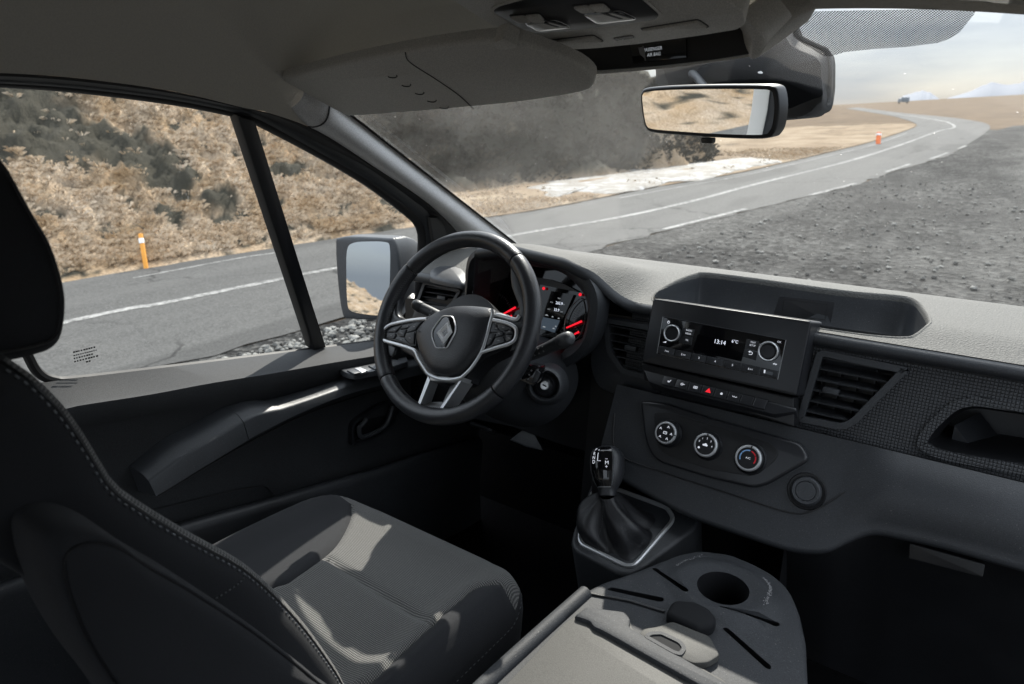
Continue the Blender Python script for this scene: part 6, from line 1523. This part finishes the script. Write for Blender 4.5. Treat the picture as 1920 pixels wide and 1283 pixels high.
# ---------------------------------------------------------------- folded middle seat with tray back
ms = thing('middle_seat', 'middle bench seat folded down into a black tray with cup hole and sunlit panel', 'folding seat', (0.12, -0.15, 0.60))
tn = V((0, -0.02, 1)).normalized(); tf_ = Fr(on(1300, 1120, tn, tn.dot(V((0.12, 0.0, 0.95)))), (1, 0, 0), (0, 1, 0.02))
T_OUT = [(1093, 1109), (1131, 1090), (1199, 1067), (1240, 1050), (1274, 1037), (1312, 1030), (1368, 1037), (1410, 1054), (1443, 1071), (1468, 1090), (1486, 1112), (1500, 1146), (1512, 1200), (1516, 1283), (1516, 1420), (820, 1420), (905, 1283), (1000, 1196)]
to = tf_.uvs(T_OUT); tor = rnd(to, 0.012, 3)
mb = MB(); rows = []
tor = [tuple(p) for p in tor]
holes = [tf_.uvs(q) for q in ([(1138, 1106), (1146, 1102), (1245, 1122), (1244, 1128), (1234, 1128)], [(1222, 1066), (1231, 1066), (1291, 1116), (1288, 1120), (1280, 1118)], [(1346, 1146), (1354, 1144), (1460, 1168), (1463, 1173), (1455, 1175)], [(1354, 1178), (1364, 1178), (1446, 1250), (1445, 1256), (1436, 1253)])]
hc = tf_.uv(1355, 1108); cup = circ(hc[0], hc[1], 0.0405, 40)
PZ = 0.0
TABLE = [(1060, 1173), (1080, 1160), (1092, 1146), (1172, 1152), (1181, 1166), (1184, 1184), (1300, 1250), (1360, 1283), (1440, 1420), (830, 1420), (955, 1283)]
tab = rnd(tf_.uvs(TABLE), 0.006, 2)
def tray():
    pts, edges = [], []
    def add(L):
        b = len(pts); pts.extend(V((p[0], p[1])) for p in L); edges.extend((b + i, b + (i + 1) % len(L)) for i in range(len(L)))
    body = inset(tor, 0.008); add(body)
    hl = [rnd(h, 0.003, 2) for h in holes]
    for h in hl: add(h)
    add(cup)
    u0, u1 = min(p[0] for p in body), max(p[0] for p in body); v0, v1 = min(p[1] for p in body), max(p[1] for p in body)
    for a in np.arange(u0, u1, 0.009):
        for b in np.arange(v0, v1, 0.009):
            if sdist(a, b, [V((p[0], p[1])) for p in body]) > 0.004: pts.append(V((a, b)))
    vo, eo, fo, *_ = delaunay_2d_cdt(pts, edges, [], 1, 1e-6)
    hv = [[V((p[0], p[1])) for p in h] for h in hl] + [[V((p[0], p[1])) for p in cup]]
    def lift(u, v):
        d = math.hypot((u - hc[0]) / 1.15, v - hc[1]); return 0.010 * sst(0.085, 0.060, d) - 0.004 * sst(0.055, 0.042, d)
    mb = MB()
    for p in vo: mb.v.append(tf_.pt(p.x, p.y, lift(p.x, p.y)))
    for f in fo:
        c = sum((vo[i] for i in f), V((0, 0))) / len(f)
        if any(sdist(c.x, c.y, h) > 0 for h in hv): continue
        mb.face(f)
    mb.grid([[tf_.pt(p[0], p[1], w) for p in L] for L, w in ((body, 0.0), (inset(tor, 0.003), -0.002), (tor, -0.008), (inset(tor, -0.004), -0.05), (inset(tor, 0.004), -0.10))], cu=True)
    t = mb.build('tray', M['tray'], ms, sharp=50)
    for h in hl:
        m2 = MB(); ids = m2.grid([[tf_.pt(p[0], p[1], w) for p in h] for w in (0.001, -0.02)], cu=True); m2.cap(ids[-1]); m2.build('slot', M['plastic_deep'], t)
    m2 = MB(); ids = m2.grid([[tf_.pt(hc[0] + (p[0] - hc[0]) * k, hc[1] + (p[1] - hc[1]) * k, w) for p in cup] for k, w in ((1.0, lift(*cup[0])), (0.97, -0.004), (0.93, -0.06), (0.5, -0.062))], cu=True); m2.cap(ids[-1]); m2.build('cup_hole', M['plastic_deep'], t, sharp=50)
    # scuffs
    m2 = MB(); rng = random.Random(4)
    for path in ([(1268, 1064), (1290, 1052), (1316, 1042)], [(1432, 1086), (1442, 1104), (1441, 1122), (1434, 1142)]):
        P = cr([V((*tf_.uv(*p), 0)) for p in path], 14, False)
        for p in P:
            for _ in range(3):
                a, b = p.x + rng.gauss(0, 0.0016), p.y + rng.gauss(0, 0.0016); l = rng.uniform(0.0003, 0.0010); m2.prism(tf_, circ(a, b, l, 5), lift(a, b) - 0.0002, lift(a, b) + 0.0004)
    m2.build('scuff', M['grey_print'], t, sharp=30)
    # ridge in front of the folding panel
    m2 = MB(); m2.tube([tf_.pt(*tf_.uv(px, py), 0.0005) for px, py in ((1096, 1112), (1180, 1128), (1246, 1148))], 0.004, 8, flat=0.7); m2.build('ridge', M['plastic_deep'], t)
tray()
mb = MB(); mb.prism(tf_, tab, -0.002, 0.006, 0.002); table = mb.build('folding_panel', M['panel'], ms)
q = rnd(tf_.uvs([(1076, 1160), (1092, 1148), (1100, 1143), (1170, 1152), (1182, 1166), (1180, 1182), (1196, 1190), (1420, 1320), (1400, 1340), (1130, 1188), (1112, 1180), (1106, 1170)], 0.008), 0.004, 2)
mb = MB(); mb.prism(tf_, q, 0.004, 0.014, 0.004); mb.build('hinge_bracket', M['tray'], ms)
q = rnd(tf_.uvs([(1248, 1156), (1258, 1136), (1268, 1131), (1302, 1134), (1328, 1146), (1344, 1166), (1336, 1180), (1308, 1186)], 0.01), 0.006, 3)
mb = MB(); mb.prism(tf_, q, 0.0, 0.018, 0.007, 3); mb.build('release_handle', M['matt'], ms, sharp=60)
# catch plate with the rounded loop
lo_ = rnd(tf_.uvs([(1196, 1194), (1206, 1182), (1234, 1178), (1260, 1168), (1330, 1196), (1350, 1232), (1328, 1246), (1300, 1248), (1264, 1232)], 0.008), 0.006, 3)
mb = MB(); mb.prism(tf_, lo_, 0.002, 0.012, 0.003); cp_ = mb.build('catch_plate', M['panel'], ms)
l2_ = rnd(tf_.uvs([(1206, 1196), (1216, 1187), (1240, 1186), (1278, 1204), (1288, 1218), (1278, 1232), (1262, 1228)], 0.012), 0.006, 3)
mb = MB(); mb.frame(tf_, l2_, inset(l2_, 0.006), 0.010, 0.0145, 0.004); mb.build('catch_ring', M['tray'], cp_, sharp=40)
mb = MB(); ids = [mb.vert(tf_.pt(p[0], p[1], 0.0125)) for p in inset(l2_, 0.006)]; mb.cap(ids); mb.build('catch_opening', M['matt'], cp_)
# side rail of the folded back and the cushion under it
mb = MB(); P = [tf_.pt(*tf_.uv(px, py), 0.0) for px, py in ((1098, 1112), (1060, 1146), (1000, 1200), (905, 1288), (830, 1365))]; mb.tube(cr(P, 5, False), 0.012, 12); mb.build('side_rail', M['tray'], ms, sharp=60)
mb = MB(); mb.prism(tf_, inset(tor, 0.012), -0.40, -0.095, 0.03); mb.build('seat_cushion', M['cloth'], ms, sharp=60)
# ---------------------------------------------------------------- sun visor
def visor():
    a_, b_, c_ = Y(530, 150, -0.12), Y(960, 75, -0.12), Y(660, 220, 0.005); f = Fr(a_, b_ - a_, c_ - a_)
    if f.n.z > 0: f = Fr(f.o, -f.ex, f.ey)
    sv_ = thing('sun_visor', 'grey sun visor folded against the roof above the driver', 'sun visor', tuple(f.o))
    o1 = [(530, 152), (540, 147), (640, 122), (760, 98), (868, 82), (950, 76), (985, 84), (1040, 104), (1085, 124), (1108, 142), (1114, 155), (1110, 166), (1095, 174), (1040, 184), (960, 195), (840, 206), (740, 214), (665, 219), (645, 216), (600, 192), (550, 164)]
    p = [(q.x, q.y) for q in cr([V((*t, 0)) for t in f.uvs(o1)], 2)]
    mb = MB(); mb.prism(f, p, -0.020, 0.0, 0.007, 3); b = mb.build('visor_body', M['visor'], sv_, sharp=50)
    mb = MB(); mb.tube(cr([f.pt(*f.uv(*q), 0.0004) for q in [(760, 98), (764, 112), (782, 126), (820, 150), (860, 178), (888, 204)]], 5, False), 0.0009, 5); mb.build('visor_seam', M['rubber'], b)
    for px, py in ((734, 141), (760, 157.5), (785, 172.5), (808, 187), (831, 199.5)):
        u, v = f.uv(px, py); mb = MB(); a = [f.pt(u + 0.0105 * math.cos(t), v + 0.0105 * math.sin(t) * 0.75, 0.0004) for t in np.linspace(R(20), R(160), 9)]
        fl = f.ey.dot(_u) < 0
        mb = MB(); mb.tube([f.pt(u + 0.0105 * math.cos(t), v + (1 if fl else -1) * 0.0075 * math.sin(t), 0.0004) for t in np.linspace(R(15), R(165), 9)], 0.0009, 5); mb.build('card_slot', M['rubber'], b)
    # pivot and hook
    mb = MB(); pv = Fr(Y(490, 131, -0.13), f.ex, f.ey); mb.prism(pv, rnd(pv.uvs([(470, 124), (480, 121), (505, 124), (532, 138), (540, 152), (524, 154), (500, 143), (476, 134)]), 0.006, 3), -0.012, 0.006, 0.003); k = mb.build('pivot', M['visor'], sv_)
    u, v = pv.uv(492, 132); mb = MB(); mb.prism(pv, circ(u, v, 0.005, 12), 0.004, 0.0068); mb.build('pivot_screw', M['plastic_deep'], k)
    hk = Fr(Y(945, 80, -0.125), f.ex, f.ey); mb = MB(); mb.prism(hk, rnd(hk.uvs([(926, 76), (945, 68), (968, 80), (970, 86), (950, 91), (932, 89)]), 0.004, 3), -0.02, 0.004, 0.003); mb.build('visor_clip', M['visor'], sv_)
visor()
# ---------------------------------------------------------------- overhead console
kn = V((0, -0.42, -1)).normalized(); kd = kn.dot(V((0, 0.045, 1.746)))
kf = Fr(on(1140, 60, kn, kd), (1, 0, 0), (0, 1, -0.42))
if kf.n.dot(kn) < 0: kf = Fr(kf.o, (-1, 0, 0), (0, 1, -0.42))
oc = thing('overhead_console', 'grey overhead console with two reading lamps and a dark slot above the windscreen', 'overhead console', tuple(kf.o))
ko = [(820, -14), (864, 12), (919, 47.5), (960, 66), (998, 83), (1034, 97), (1117, 93), (1196, 85), (1315, 69), (1382, 58), (1397, 48), (1394, 24), (1355, -2), (1280, -40), (1180, -75), (900, -70)]
k2_ = rnd(kf.uvs(ko), 0.004, 2)
mb = MB(); mb.prism(kf, k2_, -0.05, 0.0, 0.004); body = mb.build('console_shell', M['console'], oc, sharp=40)
# front lip and slot
lp = [(1034, 98), (1050, 106), (1077, 122), (1097, 133.5), (1130, 133.5), (1236, 124), (1335, 111), (1402, 101), (1412, 96)]
LY = 0.060
lip3 = cr(many(Y, lp, LY), 5, False)
mb = MB(); mb.tube(lip3, 0.0042, 10); mb.grid([lip3, [p + V((0, 0.015, 0.01)) for p in lip3], [p + V((0, 0.10, 0.03)) for p in lip3]]); mb.build('front_lip', M['console'], oc, sharp=60)
sl = Fr(Y(1230, 95, 0.052), (1, 0, 0), (0, 0.1, 1))
mb = MB(); mb.prism(sl, sl.uvs([(1030, 88), (1120, 85), (1320, 60), (1400, 46), (1410, 100), (1335, 112), (1236, 124), (1130, 132), (1097, 132)]), -0.004, 0.0); slot = mb.build('storage_slot', M['plastic_deep'], oc)
sl2 = sl.at(0, 0, 0.002)
mb = MB(); mb.prism(sl2, sl2.uvs([(1182, 84), (1287, 74), (1288, 109), (1188, 119)]), -0.004, 0.002, 0.0005); lbp = mb.build('airbag_indicator', M['gloss'], oc)
mb = MB(); u, v = sl2.uv(1224, 92.5, 0.002); rt = math.atan2(sl2.uv(1240, 90.5)[1] - sl2.uv(1210, 94.5)[1], sl2.uv(1240, 90.5)[0] - sl2.uv(1210, 94.5)[0]); mb.text(sl2, 'PASSENGER', u, v, 0.0048, 0.0023, rt, 0.82); u, v = sl2.uv(1226, 102.5, 0.002); mb.text(sl2, 'AIR BAG', u, v, 0.0048, 0.0023, rt, 0.82); mb.build('indicator_text', M['lit_dim'], lbp)
mb = MB(); mb.prism(sl2, sl2.uvs([(1205, 87), (1207.5, 87), (1211.5, 114), (1209.5, 114)], 0.002), 0.002, 0.003); mb.prism(sl2, sl2.uvs([(1197, 90), (1205, 88), (1209, 110), (1200, 102)], 0.002), 0.0018, 0.0024); mb.build('indicator_lamp', M['grey_print'], lbp)
# right-hand cheek of the console
ch = [(1380, 40), (1396, 22), (1434, 59), (1440, 78), (1424, 106), (1402, 106), (1392, 60)]
cq = [Y(px, py, y) for (px, py), y in zip(ch, (0.03, 0.0, 0.03, 0.05, 0.062, 0.062, 0.045))]; cq = cr(cq, 3); cc = sum(cq, V()) / len(cq)
mb = MB(); mb.grid([[p + V((0.01, 0.06, 0.03)) for p in cq], cq, [p.lerp(cc, 0.3) + V((0.004, -0.008, -0.004)) for p in cq], [p.lerp(cc, 0.97) + V((0.005, -0.010, -0.005)) for p in cq]], cu=True); mb.build('console_cheek', M['console'], oc, sharp=60)
mb = MB(); mb.grid([[Y(px, py, 0.05) for px, py in ((1394, 24), (1434, 59), (1440, 79), (1424, 106))], [Y(px, py, 0.05) + V((0.03, 0.10, 0.05)) for px, py in ((1394, 24), (1434, 59), (1440, 79), (1424, 106))]]); mb.build('console_flank', M['console'], oc, sharp=60)
# black lamp field
pb = rnd(kf.uvs([(923, 19), (935, 10), (1000, -8), (1170, -30), (1200, -8), (1238, 25), (1230, 35), (1150, 46), (1014, 61), (985, 56)]), 0.008, 3)
mb = MB(); mb.prism(kf, pb, -0.004, 0.0025, 0.0012); lf_ = mb.build('lamp_field', M['plastic_smooth'], oc)
mb = MB(); mb.frame(kf, inset(pb, -0.004), inset(pb, 0.0005), -0.002, 0.002, 0.0); mb.build('field_edge', M['console'], lf_)
def lampset(btn, lens, flute):
    q = rnd(kf.uvs(btn), 0.004, 3); mb = MB(); mb.prism(kf, inset(q, -0.003), 0.0, 0.003, 0.0008); o = mb.build('lamp_switch', M['plastic_deep'], lf_)
    a, b, c, d = btn; m0, m1 = mixp(a, b, 0.5), mixp(d, c, 0.5)
    for qq in ([a, mixp(a, b, .49), mixp(d, c, .49), d], [mixp(a, b, .51), b, c, mixp(d, c, .51)]):
        mb = MB(); mb.prism(kf, rnd(kf.uvs(qq), 0.004, 3), 0.001, 0.006, 0.002); mb.build('button', M['console'], o)
    mb = MB(); l = rnd(kf.uvs(lens), 0.005, 3); mb.prism(kf, inset(l, -0.002), 0.0, 0.0032, 0.001); lo = mb.build('reading_lamp', M['chrome'], lf_)
    mb = MB(); mb.prism(kf, inset(l, 0.0015), 0.001, 0.0046, 0.0012); mb.build('lamp_lens', M['lens'], lo)
    mb = MB()
    for t in (0.35, 0.6): mb.prism(kf, kf.uvs([mixp(lens[0], lens[1], t - .05), mixp(lens[0], lens[1], t + .05), mixp(lens[3], lens[2], t + .3), mixp(lens[3], lens[2], t + .22)], 0.0046), 0.004, 0.0052)
    mb.build('lens_prism', M['plastic_mid'], lo)
lampset([(957, 27), (1012, 22), (1025, 36), (973, 38)], [(985, 40), (1045, 36), (1069, 48), (1010, 55)], 0)
lampset([(1075, 8), (1132, 2), (1147, 15), (1093, 19)], [(1096, 24), (1165, 18), (1193, 32), (1122, 41)], 0)
for q in ([(1004, 79), (1113, 66), (1131, 77), (1034, 91)], [(1202, 54), (1309, 37), (1329, 50), (1228, 66)]):
    l = rnd(kf.uvs(q), 0.003, 2); mb = MB(); mb.frame(kf, inset(l, -0.0016), l, -0.002, 0.0006, -0.002); fo_ = mb.build('flap_gap', M['plastic_deep'], oc)
    mb = MB(); mb.prism(kf, inset(l, 0.001), -0.003, 0.003, 0.0015); mb.build('flap', M['console'], fo_)
mb = MB(); mb.prism(kf, rnd(kf.uvs([(1150, 72), (1186, 66), (1190, 71), (1156, 76)]), 0.001, 2), 0.0, 0.0008); mb.build('microphone_slot', M['screen'], oc)
# ---------------------------------------------------------------- rear-view mirror
MY = 0.20
mn = V((-0.210, -0.955, -0.090)).normalized(); mf = Fr(on(1331, 212, mn, mn.dot(Y(1331, 212, MY))), V((0, 0, 1)).cross(mn), mn.cross(V((0, 0, 1)).cross(mn)))
rv = thing('rearview_mirror', 'black framed rear-view mirror hanging in front of the dark sensor housing', 'rear-view mirror', tuple(mf.o))
mo = [(1199, 185), (1202, 172), (1212, 165), (1260, 161), (1340, 159), (1420, 159), (1446, 161), (1456, 170), (1460, 200), (1456, 235), (1448, 252), (1436, 260), (1400, 261), (1330, 258), (1260, 253), (1222, 249), (1210, 242), (1204, 225)]
m2o = [(p.x, p.y) for p in cr([V((*t, 0)) for t in mf.uvs(mo)], 3)]
mb = MB(); mb.prism(mf, m2o, -0.028, 0.0, 0.005, 3); mc = [mf.pt(p[0], p[1], -0.028) for p in m2o]; mb.build('mirror_case', M['plastic_smooth'], rv, sharp=50)
mg = inset(m2o, 0.0065); mb = MB(); ids = [mb.vert(mf.pt(p[0], p[1], 0.0006)) for p in mg]; mb.cap(ids); mb.build('mirror_glass', M['mirror'], rv)
mb = MB(); mb.prism(mf, rnd(mf.uvs([(1311, 259), (1333, 260), (1332, 270), (1312, 269)]), 0.002, 2), -0.014, -0.003, 0.002); mb.build('dip_tab', M['plastic_deep'], rv)
mb = MB(); mb.tube([mf.pt(0, 0.01, -0.02), Y(1310, 150, 0.27), Y(1285, 124, 0.34)], [0.010, 0.007, 0.009], 10); mb.build('mirror_stem', M['plastic_mid'], rv, sharp=60)
# ---------------------------------------------------------------- sensor housing on the glass
sh_ = thing('sensor_housing', 'black plastic sensor housing fixed to the top middle of the windscreen', 'sensor cover', tuple(Y(1420, 150, 0.33)))
so1 = [(1233, 100), (1233, 133), (1239, 170), (1300, 215), (1400, 232), (1460, 226), (1521, 220), (1536, 213), (1549, 204), (1555, 175), (1556, 150), (1554, 104), (1534, 90), (1499, 72), (1487, 48), (1470, 30), (1400, 30)]
back = cr([Y(px, py, 0.36 + (0.10 if py > 150 else 0.0) * 0.3) for px, py in so1], 3)
inn2 = [(1245, 100), (1246, 133), (1262, 165), (1310, 190), (1400, 200), (1470, 205), (1500, 196), (1525, 186), (1541, 180), (1542, 165), (1540, 140), (1538, 118), (1522, 105), (1488, 90), (1470, 66), (1450, 45), (1400, 45)]
fr2 = cr([Y(px, py, 0.305) for px, py in inn2], 3)
cc = sum(fr2, V()) / len(fr2)
mb = MB(); mb.grid([[p + V((0, 0.04, 0.0)) for p in back], back, [p.lerp(q, 0.15) + V((0, -0.012, 0)) for p, q in zip(back, fr2)], [p.lerp(q, 0.85) for p, q in zip(back, fr2)], fr2, [p.lerp(cc, 0.5) + V((0, -0.015, 0)) for p in fr2], [p.lerp(cc, 0.97) + V((0, -0.018, 0)) for p in fr2]], cu=True); mb.build('cover', M['matt'], sh_, sharp=50)
mb = MB(); mb.tube([p + V((0, -0.006, 0)) for p in back[int(len(back) * .5):int(len(back) * .86)]], 0.006, 8); mb.build('cover_edge', M['rubber'], sh_, sharp=60)
